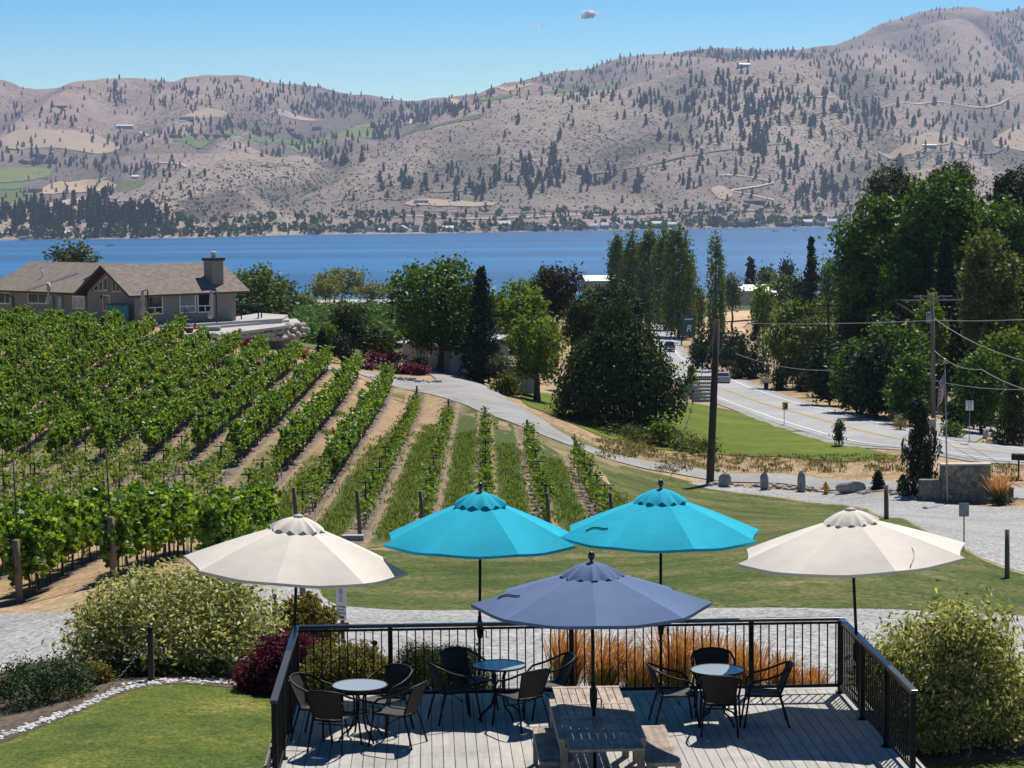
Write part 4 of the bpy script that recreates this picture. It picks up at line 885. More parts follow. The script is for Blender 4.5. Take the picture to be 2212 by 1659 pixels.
    if kw.get('taper'): tt = np.clip((V[:, 2] - cb) / (h - cb), 0, 1) ** 2; V[:, 0] *= 1 - kw['taper'] * tt; V[:, 1] *= 1 - kw['taper'] * tt
    link('crown', quads_mesh('crown', V, mat), o)
    if kind in ('bush', 'mound'):
        mb = MB()
        for i in range(6): a = rr.uniform(0, 6.28); mb.tube([(0, 0, -.1), (math.cos(a) * w_ * .12, math.sin(a) * w_ * .12 * depth, h * .4), (math.cos(a) * w_ * .25, math.sin(a) * w_ * .25 * depth, h * .72)], [.025 + .004 * h, .02, .008], 5)
        mb.build('stem', bark or m_bark, o)
    elif kind == 'conifer' or kind == 'column': MB().tube([(0, 0, -.3), (0, 0, h * .5), (0, 0, h * .93)], [kw.get('tr', max(.06, h * .016)), max(.04, h * .01), .02], 7).build('trunk', bark or m_bark, o)
    else: trunk_mb(max(cb + (h - cb) * .75, .4), kw.get('tr', max(.08, h * .022)), rr, kw.get('lean', (0, 0)), 6, max(.3, cb / h * .8)).build('trunk', bark or m_bark, o)
    return o

# ---- grove in the middle distance
tree('walnut_tree', 'large dark leafy walnut with a leaning trunk left of the dark spruce', 948, 562, 772, 205, 195, 'round', L_walnut, n=1.1, lean=(.10, 0), lobes=13, tr=.32)
tree('spruce_tree', 'tall nearly black columnar spruce between the two leafy trees', 1042, 580, 815, 88, 190, 'conifer', L_dark, n=1.7, p=.55, base=.02)
tree('maple_tree', 'pale green maple rising behind the dark spruce', 1120, 612, 790, 150, 222, 'round', L_light, n=1.1, lobes=11)
tree('apple_tree', 'bright green fruit tree with a dark crooked trunk beside the yew', 1158, 680, 828, 118, 186, 'round', L_light, n=1.0, lobes=10, lean=(.05, 0), tr=.3)
tree('old_pine', 'brownish broad topped pine standing over the grove', 1202, 575, 690, 108, 262, 'pine', L_brown, n=1.2, lobes=12, tr=.35)
tree('mountain_pine', 'dark spreading pine just behind the big yew', 1312, 618, 720, 160, 225, 'pine', L_dark, n=1.2, lobes=12)
tree('mountain_pine', 'dark pine filling the gap between the apple tree and big yew', 1258, 640, 760, 90, 212, 'pine', L_yew, n=1.2, lobes=10)
tree('yew_tree', 'very large dark rounded yew with several trunks above the driveway', 1336, 655, 908, 272, 168, 'mound', L_yew, n=2.0, lobes=26, taper=.62, asp=.6, sig=1.1)
yw = [o for o in COL.objects if o.name.startswith('yew_tree')][0]
for dx, r in ((-2.6, .22), (-1.5, .16), (1.3, .2), (2.4, .15)): MB().tube([(dx, 0, -.3), (dx * 1.05, .1, 2.0), (dx * 1.25, .2, 4.5)], [r, r * .85, r * .5], 7).build('trunk', m_bark, yw)
for u, vt, w_, Y, vb in ((1334, 508, 44, 560, 690), (1366, 500, 52, 540, 695), (1402, 496, 54, 520, 700), (1436, 498, 54, 505, 712), (1466, 490, 70, 470, 740), (1492, 560, 30, 480, 735), (1510, 618, 36, 500, 715)):
    tree('poplar_tree', {1334: 'leftmost of the tall poplars standing in a row above the lake', 1366: 'second tall poplar from the lake end of the row', 1402: 'third tall poplar from the lake end of the row', 1436: 'fourth poplar in the row next to the darkest one', 1466: 'darkest and broadest poplar at the road end of the row', 1492: 'narrow shorter poplar leaning on the darkest poplar', 1510: 'short young poplar at the road end of the poplar row'}[u], u, vt, vb, w_, Y, 'column', L_poplar, n=1.7, leaf=.62, top=.75)
tree('lombardy_poplar', 'single slim poplar standing alone right of the poplar row', 1546, 504, 735, 44, 430, 'column', L_poplar, n=1.0, leaf=.55, top=.7)
tree('lombardy_poplar', 'thin second spire touching the single slim poplar', 1560, 560, 725, 20, 432, 'column', L_poplar, n=1.0, leaf=.5)
tree('ash_tree', 'grey green tree with open crown right of the single poplar', 1582, 590, 672, 46, 500, 'round', L_bluish, n=.9, leaf=.6)
for u, vt, vb, w_, Y, kd, mt, lab in ((1622, 558, 625, 26, 700, 'conifer', L_spruce, 'small dark spruce at the lake edge left of the round tree'), (1656, 572, 625, 52, 690, 'round', L_bluish, 'low round grey tree at the lake edge'), (1700, 556, 620, 36, 700, 'pine', L_dark, 'small dark umbrella shaped pine at the lake edge'), (1752, 514, 730, 56, 380, 'conifer', L_dark, 'tall ragged dark spruce in front of the lake'), (1648, 610, 722, 58, 350, 'round', L_light, 'yellow green tree beside the white roofed shed'), (1700, 590, 700, 80, 430, 'round', L_poplar, 'green leafy tree in front of the umbrella pine'), (1730, 600, 740, 70, 400, 'pine', L_dark, 'dark pine in front of the tall ragged spruce'),
    (1790, 560, 700, 60, 430, 'round', L_light, 'pale green tree right of the tall ragged spruce'), (1735, 652, 862, 150, 268, 'willow', L_willow, 'pale drooping willow beside the road'), (1795, 690, 850, 90, 275, 'round', L_walnut, 'dark leafy tree right of the drooping willow'), (1540, 704, 790, 100, 330, 'mound', L_dark, 'dark mounded weeping shrub beside the road'), (1590, 712, 800, 70, 318, 'bush', L_spruce, 'grey green bush beyond the dark mounded shrub'), (1634, 700, 830, 62, 300, 'conifer', L_spruce, 'loose dark spruce left of the drooping willow'), (1602, 730, 815, 50, 300, 'conifer', L_yew, 'small dark conifer beside the mailboxes')):
    tree(kd == 'conifer' and 'spruce_tree' or kd == 'willow' and 'willow_tree' or kd in ('mound', 'bush') and 'roadside_shrub' or kd == 'pine' and 'pine_tree' or 'leafy_tree', lab, u, vt, vb, w_, Y, kd, mt, 'shrub' if kd in ('mound', 'bush') else 'tree', n=1.0)
tree('clipped_cedar', 'narrow clipped dark cedar beside the road bench', 1682, 790, 862, 34, 262, 'column', L_dark, n=1.3, top=.85)
tree('clipped_cedar', 'second narrow clipped dark cedar near the road bench', 1735, 800, 866, 40, 258, 'column', L_dark, n=1.3, top=.85)
# ---- the big trees on the right
for a in ((1925, 366, 640, 120, 300, 'pine', L_pine, 'old grey green pine showing behind the tall cottonwood'), (2052, 356, 600, 110, 300, 'pine', L_pine, 'second old grey green pine behind the tall trees'), (2185, 372, 700, 130, 280, 'pine', L_dark, 'dark pine at the right edge of the tall trees'),
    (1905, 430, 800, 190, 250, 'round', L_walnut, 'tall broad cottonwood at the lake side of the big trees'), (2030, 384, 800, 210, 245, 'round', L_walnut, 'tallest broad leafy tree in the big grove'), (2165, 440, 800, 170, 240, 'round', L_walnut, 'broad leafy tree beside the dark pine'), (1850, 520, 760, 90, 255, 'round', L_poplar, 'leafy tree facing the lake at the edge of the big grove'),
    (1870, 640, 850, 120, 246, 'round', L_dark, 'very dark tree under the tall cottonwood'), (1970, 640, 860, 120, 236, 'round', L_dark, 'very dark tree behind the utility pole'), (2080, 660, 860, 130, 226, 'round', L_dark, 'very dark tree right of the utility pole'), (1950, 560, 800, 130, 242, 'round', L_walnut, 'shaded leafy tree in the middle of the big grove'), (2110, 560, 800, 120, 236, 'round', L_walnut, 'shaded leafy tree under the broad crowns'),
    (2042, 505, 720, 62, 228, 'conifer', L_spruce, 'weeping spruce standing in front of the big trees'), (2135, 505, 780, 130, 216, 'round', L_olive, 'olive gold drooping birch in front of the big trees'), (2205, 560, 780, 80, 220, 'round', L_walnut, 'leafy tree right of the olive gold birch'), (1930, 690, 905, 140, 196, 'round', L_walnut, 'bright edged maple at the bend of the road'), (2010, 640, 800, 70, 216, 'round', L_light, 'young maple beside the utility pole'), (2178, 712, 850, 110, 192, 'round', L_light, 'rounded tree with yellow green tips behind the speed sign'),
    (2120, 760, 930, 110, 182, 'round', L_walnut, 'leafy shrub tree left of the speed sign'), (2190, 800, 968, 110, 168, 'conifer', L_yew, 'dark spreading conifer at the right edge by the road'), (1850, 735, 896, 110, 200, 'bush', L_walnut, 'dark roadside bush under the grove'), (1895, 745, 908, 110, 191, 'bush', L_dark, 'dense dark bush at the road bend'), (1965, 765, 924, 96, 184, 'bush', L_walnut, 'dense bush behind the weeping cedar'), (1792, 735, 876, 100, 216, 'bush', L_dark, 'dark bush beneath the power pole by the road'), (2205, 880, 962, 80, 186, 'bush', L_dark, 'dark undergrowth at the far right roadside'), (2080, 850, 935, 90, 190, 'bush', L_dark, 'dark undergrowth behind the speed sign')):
    kd = a[5]; nm = 'birch_tree' if 'birch' in a[7] and 'right of' not in a[7] else {'pine': 'pine_tree', 'round': 'leafy_tree', 'conifer': 'conifer_tree', 'willow': 'birch_tree', 'bush': 'roadside_bush'}[kd]
    tree(nm, a[7], a[0], a[1], a[2], a[3], a[4], kd, a[6], 'bush' if kd == 'bush' else 'tree', n=1.3, lobes=16, leaf=.0019 * a[4] if kd == 'round' else .0016 * a[4])
# ---- left and centre background
tree('willow_tree', 'grey green willow crown rising behind the left house roof', 162, 521, 590, 108, 330, 'round', L_bluish, n=.9)
tree('leafy_tree', 'dense green tree right of the chimney', 556, 574, 700, 120, 245, 'round', L_poplar, n=1.1); tree('leafy_tree', 'lower green tree beyond the one by the chimney', 606, 598, 690, 72, 262, 'round', L_bluish, n=1.0); tree('juniper_tree', 'dark juniper under the tree beside the house', 560, 636, 700, 130, 226, 'bush', L_yew, n=1.2)
for u, vt, vb, w_, Y, lab in ((738, 578, 640, 108, 640, 'largest yellow green willow at the lake edge'), (802, 610, 648, 80, 610, 'wide low yellow willow beside the parked cars'), (704, 602, 645, 70, 620, 'small yellow willow left of the largest one'), (848, 606, 650, 44, 620, 'green tree at the lake edge behind the walnut'), (1160, 596, 640, 70, 520, 'yellow green tree behind the pale maple'), (655, 628, 662, 50, 560, 'low bush like tree at the lake edge left of the willows'), (1290, 612, 650, 60, 560, 'pale tree at the lake edge left of the poplars')):
    tree('lakeside_willow', lab, u, vt, vb, w_, Y, 'round', L_gold if u in (738, 802, 704) else L_light, n=.9, leaf=.8)
tree('cedar_tree', 'dark sprawling cedar in front of the orchard', 757, 652, 745, 88, 216, 'pine', L_yew, n=1.1); tree('cedar_tree', 'dark green cedar bush right of the sprawling cedar', 812, 700, 775, 80, 214, 'bush', L_yew, n=1.0)
tree('cypress', 'small dark cone shaped cypress by the burgundy shrub', 697, 710, 770, 36, 192, 'conifer', L_dark, 'shrub', n=2.2, p=.6); tree('weeping_shrub', 'blue green weeping shrub right of the cone cypress', 738, 716, 772, 54, 193, 'mound', L_spruce, 'shrub'); tree('leafy_shrub', 'small leafy shrub between cypress and weeping shrub', 716, 700, 760, 34, 200, 'bush', L_light, 'shrub')
for u, vt, vb, w_, Y, lab in ((690, 757, 792, 42, 188, 'round burgundy shrub beside the cone cypress'), (828, 755, 790, 96, 190, 'largest burgundy shrub in the bed by the driveway'), (790, 782, 812, 54, 186, 'burgundy shrub in front of the largest one'), (876, 782, 815, 60, 186, 'burgundy shrub at the driveway side of the bed'), (908, 784, 822, 44, 185, 'burgundy shrub at the rock edging by the garage'), (536, 731, 756, 30, 186, 'small burgundy shrub under the stone terrace')):
    tree('barberry_shrub', lab, u, vt, vb, w_, Y, 'bush', L_burg, 'shrub', n=1.2)
tree('clipped_shrub', 'small clipped green dome near the stone terrace', 618, 751, 778, 36, 187, 'mound', L_yew, 'shrub', n=1.6); tree('clipped_shrub', 'small clipped dark dome among the burgundy shrubs', 850, 795, 820, 26, 185, 'mound', L_yew, 'shrub', n=1.6); tree('flower_clump', 'clump of bright orange red flowers near the terrace', 656, 752, 768, 30, 189, 'bush', leafmat('orange_flowers', [(.30, .03, .01), (.50, .06, .02), (.05, .07, .01)], .2), 'flowers')
tree('round_shrub', 'round yellow green shrub beside the driveway', 1098, 802, 850, 70, 180, 'mound', L_juni, 'shrub', n=1.3); tree('round_shrub', 'grey green shrub under the fruit tree', 1078, 766, 812, 60, 188, 'bush', L_bluish, 'shrub'); tree('round_shrub', 'dark shrub at the foot of the black spruce', 1038, 788, 820, 50, 189, 'bush', L_dark, 'shrub'); tree('round_shrub', 'dark shrub against the shed wall under the walnut', 905, 765, 800, 40, 198, 'bush', L_yew, 'shrub')
tree('roadside_conifer', 'bushy young conifer with yellow side beside the plank sign', 1494, 788, 868, 50, 216, 'conifer', L_light, 'tree', n=1.6, p=.6)
for i, (u, vt, vb, w_, Y) in enumerate(((1330, 908, 960, 130, 161), (1420, 916, 975, 150, 159), (1500, 940, 985, 120, 157))):
    tree('spreading_juniper', ('spreading juniper with yellow tips nearest the yew', 'middle mound of spreading juniper beside the driveway', 'low end of the spreading juniper next to the utility pole')[i], u, vt, vb, w_, Y, 'mound', L_juni, 'shrub', n=1.3, depth=.7, asp=.35)
tree('leafy_shrub', 'small pale leafy shrub poking out of the juniper', 1428, 906, 945, 50, 158, 'bush', L_light, 'shrub')
tree('small_spruce', 'small dark spruce beside the boulder', 1897, 1018, 1066, 32, 138, 'conifer', L_dark, 'tree', n=1.8, p=.7); tree('small_spruce', 'small dark spruce beside the weeping cedar', 1950, 1026, 1070, 26, 136, 'conifer', L_dark, 'tree', n=1.8, p=.7)
tree('roadside_shrub', 'round green shrub on the grass before the speed sign', 2056, 908, 938, 56, 172, 'mound', L_walnut, 'shrub'); tree('dry_grass_clump', 'tall dry pale grass clump at the roadside', 1945, 893, 928, 36, 176, 'bush', leafmat('dry_blades', [(.25, .20, .10), (.40, .33, .18)], .2), 'grass clump', asp=.2); tree('dry_brush', 'grey dry brush by the roadside mailboxes', 1655, 810, 835, 36, 285, 'bush', leafmat('grey_twigs', [(.25, .22, .18), (.38, .34, .28)], .1), 'bush', asp=.2)
tree('tall_weed', 'tall leafy weed at the edge of the watered lawn', 1813, 905, 958, 26, 164, 'bush', L_bluish, 'weed', n=.8); tree('grey_shrub', 'low grey shrub at the foot of the stone gate wall', 2165, 1062, 1100, 60, 129, 'bush', L_bluish, 'shrub', asp=.3)
# weeping cedar: irregular hanging curtain
def weeping():
    rng = np.random.default_rng(4); Y = 134.; g = W(1988, 1076, Y); zb = T(g.x, Y); h = W(1988, 853, Y).z - zb; k = Y / F_
    o = thing('weeping_cedar', 'dark weeping cedar with hanging branches beside the stone gate wall', 'tree', (g.x, Y, zb))
    axis = [(0, 0), (.05, .2), (-.1, .4), (.1, .6), (0, .8), (-.25, .93), (-.1, 1)]
    Ps = []
    for i in range(380):
        t = rng.random() ** .9; ax = np.interp(t, [a[1] for a in axis], [a[0] for a in axis]); R = (52 * (1 - t) ** .55 * (.7 + .3 * math.sin(t * 14)) + 9) * k
        az = rng.random() * 6.28; r = R * rng.uniform(.4, 1); L = rng.uniform(.5, 1.5); x, y, z = ax + r * math.cos(az), r * math.sin(az), t * h
        for q in range(14): Ps.append((x + rng.normal() * .06, y + rng.normal() * .06, max(.05, z - L * q / 14)))
    P = np.array(Ps); down = np.zeros_like(P); down[:, 2] = -1
    link('crown', quads_mesh('crown', leaf_arrays(P, rng.uniform(.2, .36, len(P)), P * 0 + .3, rng, .4, .3, down, .8), L_dark), o)
    MB().tube([(a, 0, b * h - (.3 if b == 0 else 0)) for a, b in axis], [.16, .14, .12, .1, .07, .04, .02], 7).build('trunk', m_bark, o)
weeping()

# ---- orchard rows in the distance: one continuous mass of low trees
rng = np.random.default_rng(8); Ps = []
for r in range(26):
    for c in range(60):
        Y = 300 + r * 11.5; u = 600 + c * 5.2 + rng.uniform(-1, 1); x = ray(u, 700).x * Y
        if 612 < u < 900: Ps.append((x, Y + rng.normal(), T(x, Y) + 1.2))
C0 = np.array(Ps); P = np.repeat(C0, 22, 0) + rng.normal(size=(len(C0) * 22, 3)) * np.array((.9, .9, .6))
tag(link('orchard_foliage', quads_mesh('orchard_foliage', leaf_arrays(P, rng.uniform(.5, .9, len(P)), P * 0 + np.array((0, 0, 1.)), rng, .7, .5), L_walnut)), 'low green orchard rows filling the field below the house', 'orchard', kind='stuff')

# ------------------------------------------------------------------ the vineyard
def rowx(k, Y): return -1.07 + 2.5 * k - .0125 * (Y - 86)
def vine_mesh(seed, lush, hh):
    rng = np.random.default_rng(seed)
    if lush:
        lob = []
        for i in range(9): lob.append((rng.normal() * .09, -.8 + 1.6 * i / 8 + rng.normal() * .06, .98 + (hh - 1.15) * rng.random(), rng.uniform(.16, .27), rng.uniform(.18, .30), rng.uniform(.2, .34)))
        for i in range(4): lob.append((rng.choice([-1, 1]) * rng.uniform(.12, .24), rng.uniform(-.8, .8), rng.uniform(.8, 1.15), .13, .16, .2))
        if lush == 2: lob = [(a_[0] * 1.3, a_[1], .72 + (a_[2] - .8) * 1.12, a_[3] * 1.55, a_[4] * 1.3, a_[5] * 1.35) for a_ in lob]
        P, nn = s_lobes(rng, lob, 150 if lush == 2 else 84, 14 if lush == 2 else 13, .06, .5, .5 if lush == 2 else .62)
        sh = []
        for i in range(7):
            yy = rng.uniform(-.9, .9); x0 = rng.uniform(-.25, .25); L = rng.uniform(.15, .45); dx = rng.normal() * .3
            for q in range(8): sh.append((x0 + dx * q / 8, yy + rng.normal() * .04, hh - .1 + L * q / 8))
        for i in range(5):
            yy = rng.uniform(-.9, .9); s = rng.choice([-1, 1]); L = rng.uniform(.3, .7)
            for q in range(8): sh.append((s * (.30 + .2 * q / 8), yy + rng.normal() * .05, hh * .8 - L * (q / 8) ** 1.6))
        P = np.concatenate([P, np.array(sh)]); nn = np.concatenate([nn, np.tile((0, 0, 1.), (len(sh), 1))]); S = rng.uniform(.12, .21, len(P))
    else:
        ncl = 15; per = 7; z = .6 + (hh - .6) * rng.random(ncl); y = rng.normal(size=ncl) * .38; x = rng.normal(size=ncl) * .15
        P = np.repeat(np.stack([x, y, z], 1), per, 0) + rng.normal(size=(ncl * per, 3)) * .11; nn = np.tile((0, 0, .8), (len(P), 1)); sh = []
        for i in range(4):
            L = rng.uniform(.3, .7); y0 = rng.uniform(-.5, .5); dx = rng.normal() * .35
            for q in range(6): sh.append((dx * q / 6, y0 + rng.normal() * .05, hh - .2 + L * q / 6))
        P = np.concatenate([P, np.array(sh)]); nn = np.concatenate([nn, np.tile((0, 0, 1.), (len(sh), 1))]); S = rng.uniform(.11, .19, len(P))
    return leaf_arrays(P, S, nn, rng, .85, .75)
VL = [vine_mesh(s, True, rr_) for s, rr_ in ((1, 1.85), (2, 1.95), (3, 1.75), (4, 2.05), (5, 1.9), (6, 1.8))]; VN = [vine_mesh(s, 2, rr_) for s, rr_ in ((31, 2.0), (32, 2.1), (33, 1.9), (34, 2.05))]; VY = [vine_mesh(s, False, rr_) for s, rr_ in ((11, 1.5), (12, 1.3), (13, 1.65), (14, 1.4), (15, 1.2), (16, 1.7))]
def vine_trunk(seed, r):
    q = random.Random(seed); mb = MB()
    mb.tube([(0, 0, -.1), (q.uniform(-.05, .05), q.uniform(-.08, .08), .45), (q.uniform(-.05, .05), q.uniform(-.1, .1), .95)], [r * 1.2, r, r * .8], 6)
    if r > .02:
        for s in (-1, 1): mb.tube([(0, 0, .9), (0, s * .3, 1.0), (0, s * .85, 1.02)], [r * .7, r * .5, r * .35], 5)
        mb.tube([(.05, .35, -.1), (.02, .38, .9)], [.012, .012], 5)
    return mb
m_vbark = M('vine_bark', (.10, .07, .05), .95, .3, 8, .5, 30); m_tube = M('tan_grow_tube', (.50, .30, .17), .8, .15, 6)
vm = [quads_mesh('foliage', V, L_vine) for V in VL]; ym = [quads_mesh('foliage', V, L_vine2) for V in VY]; nm_ = [quads_mesh('foliage', V, L_vine) for V in VN]
vt_ = [vine_trunk(s, .035).mesh('trunk', m_vbark) for s in (1, 2, 3)]; yt_ = [vine_trunk(s, .014).mesh('trunk', m_vbark) for s in (4, 5)]; tubem = MB().tube([(0, 0, -.05), (0, 0, .34)], .045, 7).mesh('grow_tube', m_tube)
q = random.Random(3); lush = []; young = []
ENDS = {2: 121, 1: 129, 0: 139, -1: 149, -2: 160, -3: 171, -4: 173, -5: 174, -6: 175, -7: 175}
for k in range(-18, 3):
    end = ENDS.get(k, 181 if k < -9 else 177); st = 111 if k <= -6 else 107 if k <= -4 else 103 if k == -3 else 999
    Y = 87.2
    while Y < end:
        if Y < st: Y += 1.75; young.append((k, Y)) if rowx(k, Y) / Y > -.25 and Y < min(st, end) else None
        else: Y += 1.6; lush.append((k, Y)) if rowx(k, Y) / Y > -.255 and Y < end else None
    if -8 <= k <= -3:
        Y = 59.6 if k == -3 else 59.0
        while Y < 74.5: lush.append((k, Y)); Y += 1.6
young.sort(key=lambda a: a[1]); lush.sort(key=lambda a: a[1])
def put_vine(k, Y, lushp):
    x = rowx(k, Y); s = q.uniform(.86, 1.12) if lushp else q.uniform(.75, 1.15)
    o = thing('grape_vine', ('leafy mature grape vine growing in the thick rows of the vineyard' if lushp else 'thin young grape vine with a tan tube in the sparse rows'), 'grape vine', (x, Y, T(x, Y)), q.choice((0, math.pi)), 'mature vines of the vineyard' if lushp else 'young vines of the vineyard')
    o.scale = (s * q.uniform(.9, 1.15), 1, s); link('foliage', q.choice((nm_ if Y < 77 else vm) if lushp else ym), o); link('trunk', q.choice(vt_ if lushp else yt_), o)
    if not lushp and q.random() < .7: link('grow_tube', tubem, o)
allv = sorted([(2.0 / Y, k, Y, True) for k, Y in lush] + [(1.35 / Y, k, Y, False) for k, Y in young], reverse=True)
for _, k, Y, lu in allv[:300]: put_vine(k, Y, lu)
lush_r = [(k, Y) for _, k, Y, lu in allv[300:] if lu]; young_r = [(k, Y) for _, k, Y, lu in allv[300:] if not lu]
def vp(V, k, Y, sc):
    x = rowx(k, Y); Q = V * np.array((sc * q.uniform(.9, 1.15) * q.choice((-1, 1)), q.choice((-1, 1)), sc)); return Q + np.array((x, Y, T(x, Y)))
rest = [vp(VL[q.randrange(6)], k, Y, q.uniform(.86, 1.12)) for k, Y in lush_r]
if rest: tag(link('vineyard_foliage', quads_mesh('vineyard_foliage', np.concatenate(rest), L_vine)), 'farthest thick green vine rows in front of the house', 'vineyard', kind='stuff')
if young_r: tag(link('vineyard_shoots', quads_mesh('vineyard_shoots', np.concatenate([vp(VY[q.randrange(6)], k, Y, q.uniform(.75, 1.1)) for k, Y in young_r]), L_vine2)), 'thin farthest young vines at the end of sparse rows', 'vineyard', kind='stuff')
mb = MB()
for k, Y in lush_r:
    x = rowx(k, Y); z = T(x, Y); mb.tube([(x, Y, z - .1), (x + q.uniform(-.05, .05), Y, z + 1)], .04, 5, cap=False); mb.tube([(x, Y + .5, z - .1), (x, Y + .5, z + .9)], .02, 4, cap=False)
if mb.v: tag(mb.build('vineyard_trunks', m_vbark), 'bare dark trunks under the farthest vine rows', 'vine trunks', kind='stuff')
mt_ = MB()
for k, Y in young_r:
    x = rowx(k, Y); z = T(x, Y)
    if q.random() < .7: mt_.tube([(x, Y, z - .05), (x, Y, z + .34)], .045, 6)
if mt_.v: tag(mt_.build('grow_tubes', m_tube), 'tan tubes round the feet of the farther young vines', 'grow tubes', kind='stuff')
# row end posts
def end_post(x, y, h, r, label, lean=(0, 0)):
    z = T(x, y); o = MB().tube([(0, 0, -.3), (lean[0] * .5, lean[1] * .5, h * .5), (lean[0], lean[1], h)], [r, r * .98, r * .95], 10).build('end_post', m_wood, None, (x, y, z)); return tag(o, label, 'wooden post')
for k in range(-8, 3): x = rowx(k, 86); tag(end_post(x, 86, 1.78, .085, 'brown wooden end post at the near end of a young vine row', (-.08, -.12)), group='near end posts of the young vine rows')
for k in (-3, -2, -1, 0, 1, 2): x = rowx(k, ENDS[k] + .8); tag(end_post(x, ENDS[k] + .8, 1.8, .08, 'dark wooden end post where a vine row meets the driveway'), group='far end posts beside the driveway')
tag(end_post(rowx(-5, 58), 58, 1.72, .1, 'stout reddish wooden post at the gravel corner of the vineyard', (-.05, -.1)), group=None); tag(end_post(rowx(-4, 58.2), 58.2, 1.75, .1, 'pale yellowed wooden post half behind the variegated bush', (-.04, -.1)), group=None)
tag(end_post(rowx(-3, 76), 76, 1.6, .085, 'dark wooden post at the back end of the near thick vines'), group=None); tag(end_post(rowx(-6, 76), 76, 1.7, .085, 'dark wooden post between the thick near vines and young rows'))
for i, (u, vt, Y) in enumerate(((28, 985, 58.4), (229, 968, 58.6))):
    x = W(u, vt, Y).x; z = T(x, Y); tag(MB().tube([(.12, 0, -.2), (0, 0, W(u, vt, Y).z - z)], [.028, .022], 7).build('bird_net_pole', M('rusty_pipe', (.05, .04, .035), .7), None, (x, Y, z)), ('tall thin dark pole beside the reddish post', 'tall thin dark pole rising behind the yellowed post')[i], 'pole')
# trellis stakes with two short crossarms
m_stake = M('dark_steel', (.028, .027, .027), .6, .2, 8, metal=.4); st0 = None
sm_ = MB().box((0, 0, .85), (.05, .04, 1.9)).mesh('stake', m_stake); ca1 = MB().box((0, 0, 0), (.62, .045, .04)).mesh('crossarm', m_stake)
for k in range(-11, 3):
    Y = 89 + (k % 3) * 1.3; end = min(ENDS.get(k, 118), 124 if k < -2 else 160)
    while Y < end:
        x = rowx(k, Y)
        if x / Y > -.24:
            o = thing('trellis_stake', 'thin dark trellis stake with two short crossarms in a young vine row', 'trellis stake', (x, Y, T(x, Y)), 0, 'trellis stakes of the young rows')
            link('stake', sm_, o); a = link('crossarm', ca1, o); a.location.z = 1.75; b = link('crossarm', ca1, o); b.location.z = 1.32; b.scale = (.75, 1, 1)
        Y += 6.2
# weeds between the young rows and rough grass tips
rng = np.random.default_rng(21); Ps = []
for k in range(-4, 4):
    for Y in np.arange(84, 150, .07):
        if rng.random() < .75 and Y < ENDS.get(k, 120) + 3:
            x = rowx(k, Y) - 1.25 + rng.normal() * .36
            if (k > 2 and Y > 112) or 9 * x + 205 < Y + rng.normal() * 6: continue
            Ps.append((x, Y + rng.normal() * .2))
for a, b, s, n_ in ((-10.5, 131, .5, 60), (-11.6, 143, .5, 50), (-5.5, 140, .6, 40)):
    for i in range(n_): Ps.append((a + rng.normal() * s, b + rng.normal() * s * 2))
A = np.array(Ps); Z = TV(A[:, 0], A[:, 1]) + .05; P = np.repeat(np.stack([A[:, 0], A[:, 1], Z], 1), 7, 0) + rng.normal(size=(len(A) * 7, 3)) * np.array((.16, .16, .02)); P[:, 2] += .06
upv = np.tile((0, 0, 1.), (len(P), 1)); tag(link('meadow_grass', quads_mesh('meadow_grass', leaf_arrays(P, rng.uniform(.14, .30, len(P)), P * 0 + np.array((0, -1., 0)), rng, .22, .3, upv, .7), L_weed)), 'rough green grass growing between the young vine rows', 'grass', kind='stuff')
# ------------------------------------------------------------------ the house above the vineyard
m_side = M('taupe_siding', (.27, .235, .195), .85, .08, 1.2); m_trim = M('white_trim', (.72, .71, .68), .6, .05, 2); m_fascia = M('dark_brown_fascia', (.055, .045, .04), .7, .1, 3)
def shingle_mat():
    m, n, out = newmat('brown_shingles'); co = objco(n); b = N(n, 'ShaderNodeTexBrick', Scale=1.0); b.inputs['Brick Width'].default_value = .45; b.inputs['Row Height'].default_value = .16; b.inputs['Mortar Size'].default_value = .008
    b.inputs['Color1'].default_value = (.20, .165, .14, 1); b.inputs['Color2'].default_value = (.27, .225, .19, 1); b.inputs['Mortar'].default_value = (.12, .10, .085, 1); n.links.new(co, b.inputs['Vector'])
    cc = mix(n, 1, b.outputs[0], ramp(n, [(.3, .75), (.7, 1.2)], noise(n, 2.2, 4, .7, co)), 'MULTIPLY'); pbsdf(n, out, cc, .9, b.outputs['Fac'], .3, .02, 0, .2); return m
m_shin = shingle_mat()
m_pane = M('window_glass', (.02, .025, .03), .06, .1, 1, spec=.9); m_blind = M('grey_blind', (.20, .215, .23), .5, .05, 1); m_black = M('black_metal', (.012, .012, .013), .45, .1, 8, spec=.5)
ZE, ZR = -7.25, -4.85          # eaves and ridge
E1 = Vector((.7071, .7071, 0)); E2 = Vector((-.7071, .7071, 0)); A0 = Vector((-32.9, 190, 0)); LL, WD = 12.2, 7.9; ZF = -10.05
hs_ = thing('house', 'long taupe house with brown shingle roof and chimney above the vineyard', 'house', (A0.x, A0.y, ZF), R_(45))
